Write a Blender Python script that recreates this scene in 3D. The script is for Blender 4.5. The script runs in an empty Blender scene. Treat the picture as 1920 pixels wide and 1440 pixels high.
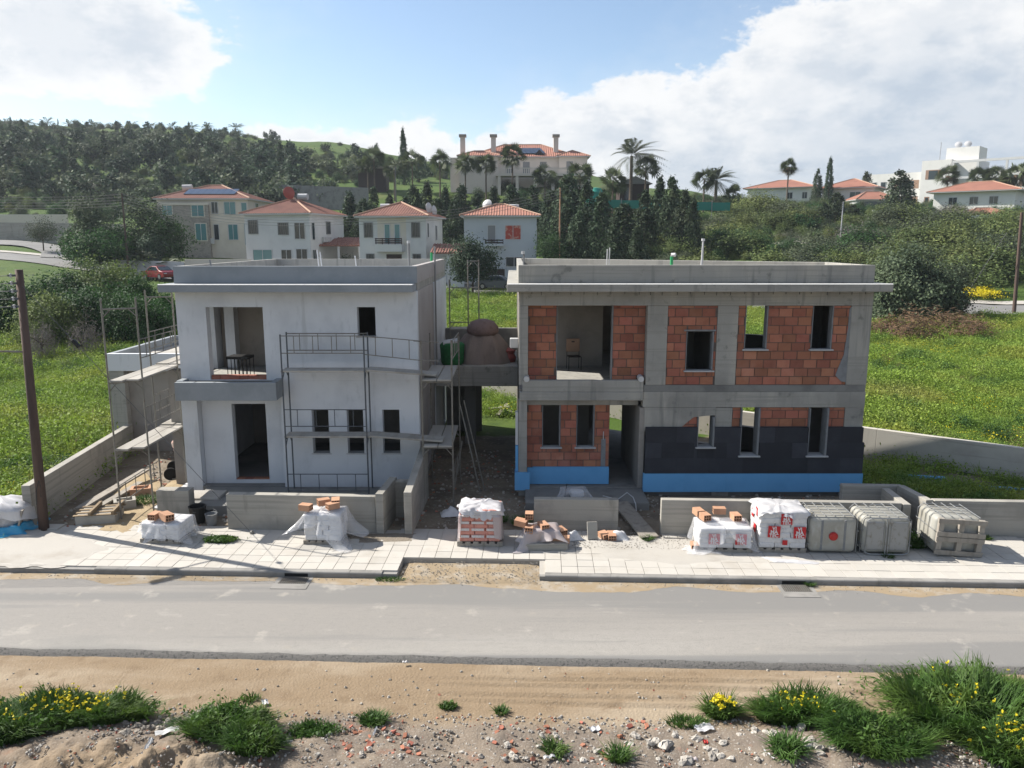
import bpy, math, random
import numpy as np
from mathutils import Vector, Matrix, Euler
R = math.radians
random.seed(7)
SC = bpy.context.scene
COL = SC.collection
# ------------------------------------------------------------------ camera
F_PX, CAM_H = 1450.0, 7.4
PITCH = math.atan(267 / F_PX)
cam_d = bpy.data.cameras.new('camera'); cam_d.sensor_width = 36; cam_d.lens = 36 * F_PX / 1920
cam_d.clip_end = 6000; cam_d.clip_start = 0.1
cam = bpy.data.objects.new('camera', cam_d); COL.objects.link(cam)
cam.location = (0, 0, CAM_H); cam.rotation_euler = (math.pi / 2 - PITCH, 0, 0)
SC.camera = cam
# ------------------------------------------------------------------ light
SUN_EL, SUN_DIR = R(40), Vector((-0.932, 0.363))      # where the sun stands, over the ground
w = bpy.data.worlds.new('World'); SC.world = w; w.use_nodes = True
sun_d = bpy.data.lights.new('sun', 'SUN'); sun_d.energy = 5.0; sun_d.angle = R(0.5); sun_d.color = (1, .95, .87)
sun = bpy.data.objects.new('sun', sun_d); COL.objects.link(sun)
sv = Vector((SUN_DIR.x * math.cos(SUN_EL), SUN_DIR.y * math.cos(SUN_EL), math.sin(SUN_EL)))
sun.rotation_euler = sv.to_track_quat('Z', 'Y').to_euler(); sun.location = (-60, 20, 60)
SKY_STRENGTH, CLOUD_STRENGTH = 0.085, 0.44
SC.view_settings.view_transform = 'Standard'; SC.view_settings.look = 'None'
SC.view_settings.exposure = 1.0; SC.view_settings.gamma = 1; SC.view_settings.use_curve_mapping = False
SC.cycles.max_bounces = 6; SC.cycles.diffuse_bounces = 3; SC.cycles.transparent_max_bounces = 12
SC.cycles.use_denoising = True


class NT:
    """small helper to write node trees"""
    def __init__(s, tree): s.t = tree; s.t.nodes.clear()
    def n(s, kind, **kw):
        nd = s.t.nodes.new(kind)
        for k, v in kw.items():
            if k.startswith('i_'):
                key = k[2:]; key = int(key) if key.isdigit() else key.replace('_', ' ')
                s.put(nd.inputs[key], v)
            else: setattr(nd, k, v)
        return nd
    def put(s, sock, v):
        if hasattr(v, 'is_linked') or isinstance(v, bpy.types.NodeSocket): s.t.links.new(v, sock)
        else: sock.default_value = v
    def math(s, op, a, b=0.0, c=0.0, clamp=False):
        nd = s.t.nodes.new('ShaderNodeMath'); nd.operation = op; nd.use_clamp = clamp
        for k, v in enumerate((a, b, c)): s.put(nd.inputs[k], v)
        return nd.outputs[0]
    def step(s, v, lo, hi, a=0.0, b=1.0):
        nd = s.t.nodes.new('ShaderNodeMapRange'); nd.interpolation_type = 'SMOOTHSTEP'
        for k, x in enumerate((v, lo, hi, a, b)): s.put(nd.inputs[k], x)
        return nd.outputs[0]
    def mix(s, f, a, b, blend='MIX'):
        nd = s.t.nodes.new('ShaderNodeMix'); nd.data_type = 'RGBA'; nd.blend_type = blend
        for k, v in ((0, f), (6, a), (7, b)):
            if isinstance(v, (tuple, list)) and len(v) == 3: v = (*v, 1)
            s.put(nd.inputs[k], v)
        return nd.outputs[2]
    def noise(s, vec, scale, detail=4, rough=.55, stretch=None):
        if stretch:
            m = s.n('ShaderNodeMapping', i_Scale=stretch); s.put(m.inputs[0], vec); vec = m.outputs[0]
        nd = s.n('ShaderNodeTexNoise', i_Scale=scale, i_Detail=detail, i_Roughness=rough); s.put(nd.inputs['Vector'], vec)
        return nd.outputs['Fac']


def build_sky():
    T = NT(w.node_tree)
    co = T.n('ShaderNodeTexCoord').outputs['Generated']
    sk = T.n('ShaderNodeTexSky', sky_type='NISHITA', sun_disc=False, sun_elevation=SUN_EL,
             sun_rotation=math.atan2(SUN_DIR.x, SUN_DIR.y), altitude=50, air_density=1.0, dust_density=0.7, ozone_density=1.3)
    sep = T.n('ShaderNodeSeparateXYZ'); T.put(sep.inputs[0], co)
    x, y, z = sep.outputs
    az = T.math('MULTIPLY', T.math('ARCTAN2', x, y), 57.2958)
    el = T.math('MULTIPLY', T.math('ARCSINE', z), 57.2958)
    comb = T.n('ShaderNodeCombineXYZ'); T.put(comb.inputs[0], az); T.put(comb.inputs[1], T.math('MULTIPLY', el, 1.7))
    v = comb.outputs[0]
    big = T.noise(v, .085, 9, .6); fine = T.noise(v, .4, 7, .6)
    nz = T.math('ADD', T.math('MULTIPLY', big, .75), T.math('MULTIPLY', fine, .25))          # about .25 - .75
    # the long cumulus bank to the east, its top rising with azimuth
    top = T.math('ADD', T.math('MULTIPLY', T.math('ADD', az, 8.0), .31), 6.0)
    top = T.math('MINIMUM', top, 18.5)
    d1 = T.math('SUBTRACT', top, el)
    m1 = T.math('MULTIPLY', T.step(d1, -5.0, 4.0), T.step(az, -12, 2))
    # a bright cumulus over the hill to the west
    dx = T.math('DIVIDE', T.math('SUBTRACT', az, -31), 14); dy = T.math('DIVIDE', T.math('SUBTRACT', el, 13.5), 6.5)
    r = T.math('SQRT', T.math('ADD', T.math('MULTIPLY', dx, dx), T.math('MULTIPLY', dy, dy)))
    m2 = T.math('MULTIPLY', T.step(r, 1.5, .3), .95)
    # low heaps along the skyline and scattered cloud elsewhere
    m3 = T.math('MULTIPLY', T.step(el, 12.0, 5.5), T.math('MULTIPLY', T.step(az, -24, -16), .78))
    m4 = T.math('MULTIPLY', T.step(el, 24, 34), .42)
    cov = T.math('MAXIMUM', T.math('MAXIMUM', m1, m2), T.math('MAXIMUM', m3, m4))
    dens = T.math('ADD', T.math('SUBTRACT', nz, .5), T.math('MULTIPLY', T.math('SUBTRACT', cov, .5), .42))
    a = T.math('MULTIPLY', T.step(dens, -.03, .045), .97)
    thin = T.math('MULTIPLY', T.step(dens, -.2, .05), .12)
    a = T.math('MAXIMUM', a, thin)
    # white tops, bluish grey bellies
    co2 = T.n('ShaderNodeVectorMath', operation='ADD'); T.put(co2.inputs[0], v); co2.inputs[1].default_value = (2.2, -4.6, 0)
    below = T.noise(co2.outputs[0], .085, 9, .6)
    belly = T.step(T.math('SUBTRACT', T.math('ADD', dens, T.math('MULTIPLY', fine, .25)), T.math('MULTIPLY', below, .1)), .13, .36)
    low = T.math('MULTIPLY', T.step(T.math('ADD', d1, T.math('MULTIPLY', T.math('SUBTRACT', nz, .5), 22)), 2.5, 9.5), T.step(az, -14, 4))
    shade = T.math('MAXIMUM', T.math('MULTIPLY', belly, .45), T.math('MULTIPLY', low, .8))
    mid = T.noise(co2.outputs[0], .2, 8, .62)
    shade = T.math('ADD', T.math('MULTIPLY', shade, .75), T.math('MULTIPLY', T.math('MULTIPLY', T.step(mid, .44, .62), T.step(dens, .0, .12)), .28), clamp=True)
    ccol = T.mix(shade, (1.12, 1.12, 1.12), (.56, .66, .79))
    cl = T.n('ShaderNodeVectorMath', operation='SCALE'); T.put(cl.inputs[0], ccol); cl.inputs['Scale'].default_value = CLOUD_STRENGTH
    ss = T.n('ShaderNodeVectorMath', operation='SCALE'); T.put(ss.inputs[0], sk.outputs[0]); ss.inputs['Scale'].default_value = SKY_STRENGTH
    up = T.math('GREATER_THAN', z, -0.02)
    out = T.mix(T.math('MULTIPLY', a, up), ss.outputs[0], cl.outputs[0])
    bg = T.n('ShaderNodeBackground', i_Strength=1.0); T.put(bg.inputs[0], out)
    o = T.n('ShaderNodeOutputWorld'); T.put(o.inputs[0], bg.outputs[0])
build_sky()


# ------------------------------------------------------------------ where a picture point lies in the place
def ray(x, y):
    u, v = (x - 960) / F_PX, (y - 720) / F_PX
    return u, math.cos(PITCH) - v * math.sin(PITCH), -math.sin(PITCH) - v * math.cos(PITCH)
def G(x, y, z=0.0):
    d = ray(x, y); t = (z - CAM_H) / d[2]; return Vector((d[0] * t, d[1] * t, z))
def W(x, y, Y):
    d = ray(x, y); t = Y / d[1]; return Vector((d[0] * t, Y, CAM_H + d[2] * t))


# ------------------------------------------------------------------ materials
MATS = {}
TONE = .64          # overall scale on base colours, balancing them with sun, sky and exposure
def mat(name, base, layers=(), rough=.85, bump=None, rnd=0.0, metal=0.0, spec=.3, alpha=1.0, leaf=0.0, island=0.0, hue=0.0, k=None):
    """base colour; layers = (scale, stretch, colour, lo, hi[, strength]) mixed by noise in world space; bump = (scale, strength, distance[, stretch])"""
    m = bpy.data.materials.new(name); m.use_nodes = True; MATS[name] = m
    T = NT(m.node_tree); k = (.8 if leaf else TONE) if k is None else k
    pos = T.n('ShaderNodeNewGeometry').outputs['Position']
    base = tuple(c * k for c in base); layers = [(*L[:2], tuple(c * k for c in L[2]), *L[3:]) for L in layers]
    col = (*base, 1)
    for L in layers:
        sc, st, c, lo, hi = L[:5]
        f = T.step(T.noise(pos, sc, 5, .6, st), lo, hi)
        if len(L) > 5: f = T.math('MULTIPLY', f, L[5])
        col = T.mix(f, col, c)
    if rnd or hue:
        r = T.n('ShaderNodeObjectInfo').outputs['Random']
        h = T.n('ShaderNodeHueSaturation'); T.put(h.inputs['Color'], col)
        T.put(h.inputs['Value'], T.math('ADD', T.math('MULTIPLY', r, rnd * 2), 1 - rnd))
        if hue:
            r2 = T.math('FRACT', T.math('MULTIPLY', r, 17.3))
            T.put(h.inputs['Hue'], T.math('ADD', T.math('MULTIPLY', r2, hue * 2), .5 - hue))
        col = h.outputs[0]
    if island:
        r = T.n('ShaderNodeNewGeometry').outputs['Random Per Island']
        h = T.n('ShaderNodeHueSaturation'); T.put(h.inputs['Color'], col)
        T.put(h.inputs['Value'], T.math('ADD', T.math('MULTIPLY', r, island * 2), 1 - island)); col = h.outputs[0]
    p = T.n('ShaderNodeBsdfPrincipled', i_Roughness=rough, i_Metallic=metal)
    p.inputs['Specular IOR Level'].default_value = spec; p.inputs['Alpha'].default_value = alpha
    T.put(p.inputs['Base Color'], col)
    if bump:
        b = T.n('ShaderNodeBump', i_Strength=bump[1], i_Distance=bump[2])
        T.put(b.inputs['Height'], T.noise(pos, bump[0], 5, .6, bump[3] if len(bump) > 3 else None))
        T.put(p.inputs['Normal'], b.outputs[0])
    out = p.outputs[0]
    if leaf:
        tr = T.n('ShaderNodeBsdfTranslucent'); T.put(tr.inputs[0], col)
        mx = T.n('ShaderNodeMixShader', i_Fac=leaf); T.put(mx.inputs[1], p.outputs[0]); T.put(mx.inputs[2], tr.outputs[0]); out = mx.outputs[0]
    o = T.n('ShaderNodeOutputMaterial'); T.put(o.inputs[0], out)
    return m

G_ = lambda v: (v, v, v)
mat('concrete', (0.455, 0.44, 0.40), [(.7, None, (0.335, 0.323, 0.296), .45, .72, .9), (1.6, (1, 1, .18), (0.576, 0.541, 0.473), .5, .7, .7),
    (2.5, (.12, .12, 6), (0.348, 0.337, 0.302), .52, .66, .55), (22, None, (0.295, 0.284, 0.252), .6, .8, .5), (3.2, None, (0.214, 0.211, 0.195), .6, .72, .7), (4.5, (1, 1, .06), (.25, .245, .235), .55, .68, .6)], .92, (30, .35, .01))
mat('concrete_wall', (0.50, 0.472, 0.415), [(.9, None, (0.351, 0.333, 0.299), .45, .7, .9), (2.2, (.1, .1, 5), (0.364, 0.346, 0.305), .5, .62, .7),
    (3.0, (1, 1, .2), (0.286, 0.275, 0.244), .58, .72, .6), (40, None, (0.325, 0.307, 0.268), .6, .8, .5)], .93, (26, .4, .012))
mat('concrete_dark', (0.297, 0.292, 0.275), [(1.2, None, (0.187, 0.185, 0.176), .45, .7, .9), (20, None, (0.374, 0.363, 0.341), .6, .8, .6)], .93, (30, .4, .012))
mat('render_grey', (0.380, 0.409, 0.437), [(1.3, None, (0.322, 0.351, 0.372), .4, .7), (9, None, (0.437, 0.468, 0.496), .55, .75, .5)], .9, (60, .2, .004))
mat('render_white', (.86, .885, .92), [(.8, None, (.74, .765, .805), .45, .7), (5, (1, 1, .3), (.60, .63, .66), .56, .72, .5), (1.7, None, (.58, .58, .58), .66, .76, .35), (11, (1, 1, .5), (.84, .86, .89), .55, .7, .5), (2.6, (1, 1, .12), (.52, .53, .54), .62, .72, .45)], .9, (55, .25, .004))
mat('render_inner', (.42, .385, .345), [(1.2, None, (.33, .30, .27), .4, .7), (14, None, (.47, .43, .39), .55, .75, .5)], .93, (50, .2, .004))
mat('brick', (0.468, 0.185, 0.117), [(3.5, None, (0.370, 0.137, 0.088), .45, .7, .8), (1.1, None, (0.546, 0.267, 0.189), .5, .75, .7), (30, None, (0.715, 0.429, 0.325), .66, .8, .5)], .9, (60, .3, .004), rnd=.27, hue=.01)
mat('brick_loose', (.66, .38, .24), [(6, None, (.57, .3, .18), .45, .7, .8), (25, None, (.74, .5, .36), .62, .8, .5)], .9, (60, .3, .004), rnd=.12)
mat('brick_dark', (.10, .04, .03), rough=.95)
mat('mortar', (.20, .16, .14), [(7, None, (.15, .12, .105), .4, .7)], .95, (50, .4, .01))
mat('board_dark', (.046, .048, .06), [(2, None, (.06, .063, .076), .4, .7), (60, None, (.04, .042, .05), .5, .7, .6)], .8, (90, .2, .003), rnd=.28)
mat('board_blue', (.19, .52, .90), [(1.4, None, (.16, .47, .83), .4, .7), (12, None, (.24, .58, .93), .6, .8, .5)], .7, rnd=.05)
mat('sill', (.62, .62, .62), [(4, None, (.5, .5, .5), .5, .7)], .7)
mat('jamb', (.30, .31, .32), [(6, None, (.24, .245, .25), .4, .7)], .9, (40, .3, .006))
mat('asphalt', (.37, .347, .316), [(.35, (.12, 1, 1), (.45, .425, .385), .45, .65, .9), (.5, (.05, 1.2, 1), (.27, .264, .252), .48, .58, .85), (1.1, None, (.52, .485, .43), .6, .7, .75), (.3, (.3, 1, 1), (.30, .29, .27), .54, .62, .6), (3.2, (.4, 1, 1), (.50, .47, .42), .62, .72, .4),
    (90, None, (.22, .21, .2), .5, .66, .75), (14, (.25, 1, 1), (.30, .285, .26), .52, .7, .5), (.9, (.06, 1, 1), (.27, .262, .25), .56, .64, .55), (2.2, None, (.42, .385, .33), .6, .75, .5)], .9, (140, .5, .006))
mat('asphalt_far', (.27, .265, .255), [(.5, None, (.22, .215, .21), .4, .7)], .9)
mat('asphalt_edge', (.25, .238, .22), [(20, None, (.13, .126, .12), .5, .66), (45, None, (.42, .39, .35), .58, .7, .8)], .95, (50, 1.0, .03))
mat('paving', (.63, .595, .535), [(1.1, None, (.55, .505, .44), .5, .72, .9), (.6, None, (.67, .64, .59), .5, .7, .7), (9, None, (.54, .50, .44), .62, .8, .5), (2.6, None, (.37, .33, .27), .66, .78, .6)], .9, (70, .2, .004), rnd=.045)
mat('screed', (.58, .545, .49), [(.9, None, (.49, .45, .39), .48, .7), (8, None, (.36, .33, .29), .6, .76, .6)], .93, (25, .5, .02))
mat('kerb', (.36, .345, .32), [(2.5, None, (.27, .26, .24), .45, .7), (30, None, (.42, .4, .37), .6, .8, .5)], .92, (60, .3, .004), rnd=.08)
mat('dirt', (.40, .285, .165), [(.8, None, (.33, .225, .125), .45, .7), (.45, (.15, 1, 1), (.46, .36, .24), .52, .68, .8), (6, None, (.46, .37, .26), .58, .75, .6), (30, None, (.27, .19, .11), .6, .75, .5)], .95, (30, .5, .02))
mat('plot_soil', (.30, .255, .20), [(1.0, None, (.22, .185, .14), .45, .7), (5, None, (.40, .36, .30), .58, .74, .7), (30, None, (.18, .155, .12), .58, .75, .6)], .95, (20, .8, .04))
mat('sand_pile', (.50, .39, .24), [(2, None, (.4, .3, .18), .45, .7), (22, None, (.3, .23, .15), .58, .74, .5)], .95, (24, .7, .03))
mat('stone', (.36, .32, .27), [(6, None, (.26, .235, .205), .45, .7)], .93, (25, .5, .02), rnd=.3)
mat('stone_pale', (.56, .52, .46), [(6, None, (.45, .4, .34), .45, .7)], .93, (25, .5, .02), rnd=.15)
mat('rust_pole', (.15, .10, .08), [(3, (1, 1, .15), (.09, .062, .052), .45, .7), (1.2, None, (.19, .135, .11), .55, .75, .7)], .85, (30, .4, .01, (1, 1, .1)))
mat('scaffold_metal', (.30, .285, .25), [(9, None, (.2, .15, .11), .5, .7, .8), (30, None, (.45, .44, .42), .58, .75, .7)], .6, metal=.4, spec=.4)
mat('scaffold_blue', (.14, .155, .175), [(9, None, (.22, .21, .2), .5, .7, .8)], .6, metal=.4)
mat('plank_pale', (.52, .49, .44), [(3, (1, .2, 1), (.40, .37, .32), .45, .7), (14, None, (.6, .58, .54), .58, .75, .6)], .9, (20, .3, .01), rnd=.1)
mat('wood', (.36, .27, .17), [(8, (1, .15, 1), (.25, .18, .11), .45, .7)], .85, (30, .3, .01), rnd=.15)
mat('wood_grey', (.42, .38, .325), [(8, (1, 1, .2), (.3, .265, .22), .45, .7), (2, None, (.5, .46, .4), .55, .75, .7)], .88, (30, .4, .01), rnd=.1)
mat('plastic_film', (.95, .95, .97), rough=.18, spec=.7, alpha=.27, k=.9)
mat('plastic_film_dense', (.84, .83, .84), [(5, None, (.74, .72, .73), .45, .7)], rough=.3, spec=.5, alpha=.88)
mat('plastic_pink', (.80, .72, .72), rough=.3, spec=.5, alpha=.6)
mat('plastic_blue', (.05, .42, .72), rough=.35, spec=.5)
mat('bag_white', (.84, .83, .83), [(9, None, (.72, .71, .71), .5, .7)], .7, (14, .5, .03))
mat('bag_red', (.80, .36, .29), [(8, None, (.70, .29, .23), .5, .7)], .6, (16, .5, .03), rnd=.08)
mat('print_red', (.62, .025, .03), rough=.6)
mat('print_white', (.82, .80, .79), [(30, None, (.66, .5, .46), .55, .62, .8)], .6)
mat('print_clean', G_(.85), rough=.6)
mat('tank_plastic', (.48, .47, .42), [(1.8, None, (.40, .38, .32), .45, .7), (6, (1, 1, .3), (.58, .57, .53), .55, .72, .7), (14, None, (.26, .24, .2), .66, .78, .6)], .5, (12, .3, .02))
mat('tank_metal', (.42, .43, .43), [(8, None, (.3, .28, .25), .5, .7)], .55, metal=.5)
mat('cap_red', (.55, .03, .025), rough=.4)
mat('pvc_white', G_(.75), rough=.4)
mat('pvc_green', (.04, .42, .15), rough=.4)
mat('black_plastic', G_(.018), rough=.5)
mat('grey_plastic', (.25, .26, .27), [(9, None, (.36, .35, .33), .5, .7)], .7)
mat('mixer', (.52, .30, .24), [(4, None, (.42, .36, .31), .45, .65)], .75, (20, .4, .02))
mat('canvas', (.36, .29, .255), [(3, (1, 1, .3), (.27, .21, .18), .45, .7), (20, None, (.42, .34, .3), .55, .75, .5)], .95, (18, .5, .03))
mat('canvas_red', (.31, .22, .20), [(5, None, (.24, .165, .15), .45, .7)], .95, (18, .5, .03))
mat('green_sack', (.02, .17, .05), [(7, None, (.03, .24, .08), .45, .7)], .7, (16, .6, .03))
mat('chair_tan', (.45, .29, .2), rough=.6)
mat('wire', (.16, .16, .16), rough=.6)
mat('wire_dark', (.05, .05, .05), rough=.6)
# background houses
mat('wall_cream', (.84, .77, .66), [(.5, None, (.76, .69, .58), .45, .7)], .9)
mat('wall_white', (.80, .80, .79), [(.5, None, (.72, .72, .72), .45, .7)], .9)
mat('wall_blue', (.66, .70, .73), [(.5, None, (.6, .645, .68), .45, .7)], .9)
mat('wall_villa', (.88, .79, .70), [(.4, None, (.80, .72, .63), .45, .7)], .9)
mat('stone_clad', (.44, .40, .35), [(2.2, (1, 1, 2), (.33, .3, .27), .45, .6), (5, (1, 1, 2), (.52, .47, .41), .52, .66)], .92, (4, .6, .05))
mat('roof_tile', (.36, .175, .132), [(.6, None, (.28, .135, .105), .45, .7), (3, None, (.42, .225, .175), .55, .75, .7)], .85)
mat('roof_tile_pale', (.46, .215, .155), [(.6, None, (.39, .175, .125), .45, .7), (3, None, (.5, .26, .19), .55, .75, .7)], .85)
mat('roof_tile_red', (.44, .20, .14), [(.4, None, (.36, .165, .115), .45, .7)], .85)
mat('ridge_tile', (.60, .38, .27), rough=.85)
mat('glass_dark', (.03, .045, .055), rough=.08, spec=.6)
mat('glass_teal', (.12, .29, .31), rough=.15, spec=.6)
mat('frame_white', G_(.7), rough=.5)
mat('frame_grey', G_(.32), rough=.5)
mat('frame_dark', (.06, .05, .05), rough=.5)
mat('curtain_red', (.55, .10, .07), [(2.5, None, (.7, .4, .32), .52, .62)], .8)
mat('dark_timber', (.055, .035, .03), rough=.7)
mat('solar', (.02, .035, .07), rough=.15, spec=.6)
mat('dish', (.62, .62, .63), rough=.5)
mat('dish_red', (.42, .10, .08), rough=.6)
mat('fence_green', (.03, .28, .21), rough=.8)
mat('tank_green', (.02, .33, .25), rough=.5)
mat('car_red', (.30, .012, .018), rough=.25, spec=.6)
mat('car_grey', (.115, .135, .165), rough=.25, spec=.6, metal=.3)
mat('tyre', G_(.02), rough=.9)
mat('rim', G_(.45), rough=.35, metal=.7)
mat('lamp_red', (.4, .02, .02), rough=.3)
# plants
mat('leaf_olive', (.075, .095, .052), k=1.02, layers=[(.25, None, (.05, .068, .038), .45, .7)], rough=.8, rnd=.3, leaf=.25, island=.35, hue=.02)
mat('leaf_pine', (.038, .062, .034), k=1.20, layers=[(.3, None, (.024, .042, .026), .45, .7)], rough=.8, rnd=.28, leaf=.2, island=.35, hue=.015)
mat('leaf_cypress', (.032, .052, .026), k=1.20, layers=[(.5, None, (.05, .065, .03), .5, .72)], rough=.8, rnd=.2, leaf=.2, island=.4, hue=.015)
mat('leaf_shrub', (.095, .118, .036), k=1.25, layers=[(.4, None, (.055, .082, .028), .45, .68), (1.5, None, (.12, .14, .045), .55, .72, .7)], rough=.75, rnd=.22, leaf=.3, island=.4, hue=.02)
mat('leaf_green', (0.040, 0.100, 0.024), [(.5, None, (0.028, 0.071, 0.020), .45, .68)], .7, rnd=.2, leaf=.3, island=.4, hue=.015)
mat('leaf_palm', (.065, .085, .036), k=1.04, layers=[(1, None, (.05, .065, .03), .45, .7)], rough=.65, rnd=.2, leaf=.25, island=.35)
mat('leaf_palm_grey', (.11, .125, .085), rough=.6, leaf=.25, island=.3)
mat('frond_dry', (.22, .15, .085), rough=.9, island=.3)
mat('leaf_dry', (.17, .10, .055), [(1.5, None, (.12, .085, .055), .45, .65)], .9, leaf=.15, island=.4)
mat('leaf_grey', (.20, .18, .165), [(1.5, None, (.15, .135, .125), .45, .65)], .9, leaf=.15, island=.3)
mat('leaf_banana', (.12, .19, .045), rough=.6, leaf=.35, island=.3)
mat('bougainvillea', (.25, .03, .08), rough=.8, island=.4)
mat('bark', (.13, .095, .07), [(8, (1, 1, .2), (.08, .06, .045), .45, .7)], .95, (20, .6, .03))
mat('bark_palm', (.20, .155, .115), [(6, (.2, .2, 2), (.12, .09, .068), .45, .65)], .95, (10, .8, .06, (.2, .2, 2)))
mat('grass_blade', (.23, .34, .048), [(.22, None, (.32, .37, .06), .45, .66), (.6, None, (.09, .185, .035), .48, .66, .9), (.09, None, (.30, .30, .08), .56, .68, .6)], .7, leaf=.35, island=.35)
mat('grass_lush', (.06, .13, .022), [(1.1, None, (.105, .175, .03), .45, .68)], .65, leaf=.35, island=.42)
mat('grass_dry', (.16, .155, .055), rough=.8, leaf=.3, island=.35)
mat('flower_yellow', (.72, .60, .02), rough=.6, leaf=.3, island=.12)


# ------------------------------------------------------------------ geometry helpers
class B:
    def __init__(s): s.v, s.f = [], []
    def quadbox(s, c8):
        n = len(s.v); s.v += [tuple(p) for p in c8]
        s.f += [(n, n + 3, n + 2, n + 1), (n + 4, n + 5, n + 6, n + 7), (n, n + 1, n + 5, n + 4), (n + 1, n + 2, n + 6, n + 5), (n + 2, n + 3, n + 7, n + 6), (n + 3, n, n + 4, n + 7)]
        return s
    def box(s, x0, x1, y0, y1, z0, z1):
        return s.quadbox([(x0, y0, z0), (x1, y0, z0), (x1, y1, z0), (x0, y1, z0), (x0, y0, z1), (x1, y0, z1), (x1, y1, z1), (x0, y1, z1)])
    def obox(s, c, size, rot=(0, 0, 0)):
        m = Matrix.Translation(c) @ Euler(rot).to_matrix().to_4x4()
        a, b, h = [k / 2 for k in size]
        return s.quadbox([m @ Vector(p) for p in ((-a, -b, -h), (a, -b, -h), (a, b, -h), (-a, b, -h), (-a, -b, h), (a, -b, h), (a, b, h), (-a, b, h))])
    def bar(s, p, q, wd, th, up=(0, 0, 1)):
        p, q = Vector(p), Vector(q); d = (q - p).normalized(); up = Vector(up)
        sd = d.cross(up)
        if sd.length < 1e-4: sd = d.cross(Vector((1, 0, 0)))
        sd.normalize(); u = sd.cross(d); a, b = sd * wd / 2, u * th / 2
        return s.quadbox([p - a - b, p + a - b, q + a - b, q - a - b, p - a + b, p + a + b, q + a + b, q - a + b])
    def tube(s, pts, r, n=6, r2=None, cap=True):
        pts = [Vector(p) for p in pts]; k = len(pts); base = len(s.v)
        for i, p in enumerate(pts):
            d = (pts[min(i + 1, k - 1)] - pts[max(i - 1, 0)]).normalized()
            a = d.cross(Vector((0, 0, 1)))
            if a.length < .05: a = d.cross(Vector((1, 0, 0)))
            a.normalize(); b = d.cross(a)
            rr = r if r2 is None else r + (r2 - r) * i / (k - 1)
            if isinstance(rr, (list, tuple)): rr = rr[i]
            for j in range(n):
                t = 2 * math.pi * j / n; s.v.append(tuple(p + (a * math.cos(t) + b * math.sin(t)) * rr))
        for i in range(k - 1):
            for j in range(n):
                a0 = base + i * n; s.f.append((a0 + j, a0 + (j + 1) % n, a0 + n + (j + 1) % n, a0 + n + j))
        if cap:
            s.f.append(tuple(base + j for j in range(n))[::-1]); s.f.append(tuple(base + (k - 1) * n + j for j in range(n)))
        return s
    def lathe(s, prof, n=16, c=(0, 0, 0), mtx=None):
        base = len(s.v); c = Vector(c)
        for r, z in prof:
            for j in range(n):
                t = 2 * math.pi * j / n; p = Vector((r * math.cos(t), r * math.sin(t), z))
                if mtx: p = mtx @ p
                s.v.append(tuple(p + c))
        for i in range(len(prof) - 1):
            for j in range(n):
                a0 = base + i * n; s.f.append((a0 + j, a0 + (j + 1) % n, a0 + n + (j + 1) % n, a0 + n + j))
        s.f.append(tuple(base + j for j in range(n))[::-1]); s.f.append(tuple(base + (len(prof) - 1) * n + j for j in range(n)))
        return s
    def prism(s, poly, d0, d1, axis='z'):
        n = len(s.v); k = len(poly)
        put = {'z': lambda a, b, d: (a, b, d), 'y': lambda a, b, d: (a, d, b), 'x': lambda a, b, d: (d, a, b)}[axis]
        s.v += [put(a, b, d0) for a, b in poly] + [put(a, b, d1) for a, b in poly]
        s.f += [tuple(range(n, n + k))[::-1], tuple(range(n + k, n + 2 * k))]
        s.f += [(n + i, n + (i + 1) % k, n + k + (i + 1) % k, n + k + i) for i in range(k)]
        return s
    def face(s, *pts):
        n = len(s.v); s.v += [tuple(p) for p in pts]; s.f.append(tuple(range(n, n + len(pts)))); return s
    def mesh(s, name):
        me = bpy.data.meshes.new(name); me.from_pydata(s.v, [], s.f); me.update()
        import bmesh
        bm = bmesh.new(); bm.from_mesh(me); bmesh.ops.recalc_face_normals(bm, faces=bm.faces); bm.to_mesh(me); bm.free()
        return me
    def obj(s, name, m, parent=None, smooth=False, bevel=0, **kw):
        return link(name, s.mesh(name), m, parent, smooth, bevel, **kw)

def link(name, me, m, parent=None, smooth=False, bevel=0, loc=None, rz=None, kind=None):
    o = bpy.data.objects.new(name, me); COL.objects.link(o)
    if m and not me.materials:
        for k in (m if isinstance(m, (list, tuple)) else [m]): me.materials.append(MATS[k])
    if parent: o.parent = parent
    if smooth: me.shade_smooth()
    if bevel:
        b = o.modifiers.new('edge', 'BEVEL'); b.width = bevel; b.segments = 2; b.limit_method = 'ANGLE'
    if loc is not None: o.location = loc
    if rz is not None: o.rotation_euler.z = rz
    if kind: o['kind'] = kind
    return o
def tag(o, label=None, cat=None, group=None, kind=None):
    if label: o['label'] = label
    if cat: o['category'] = cat
    if group: o['group'] = group
    if kind: o['kind'] = kind
    return o
def thing(name, label, cat, loc=(0, 0, 0), rz=0, group=None):
    o = bpy.data.objects.new(name, None); COL.objects.link(o); o.empty_display_size = .2
    o.location = loc; o.rotation_euler.z = rz
    return tag(o, label, cat, group)
def copy_tree(o, parent=None):
    c = o.copy(); COL.objects.link(c)
    if parent: c.parent = parent
    for ch in list(o.children): copy_tree(ch, c)
    return c
def npmesh(name, v, f):
    v = np.asarray(v, dtype=np.float32); f = np.asarray(f, dtype=np.int32); me = bpy.data.meshes.new(name)
    k = f.shape[1]
    me.vertices.add(len(v)); me.vertices.foreach_set('co', v.ravel())
    me.loops.add(f.size); me.loops.foreach_set('vertex_index', f.ravel())
    me.polygons.add(len(f)); me.polygons.foreach_set('loop_start', np.arange(0, f.size, k, dtype=np.int32))
    me.update(calc_edges=True); me.validate(); return me
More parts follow.
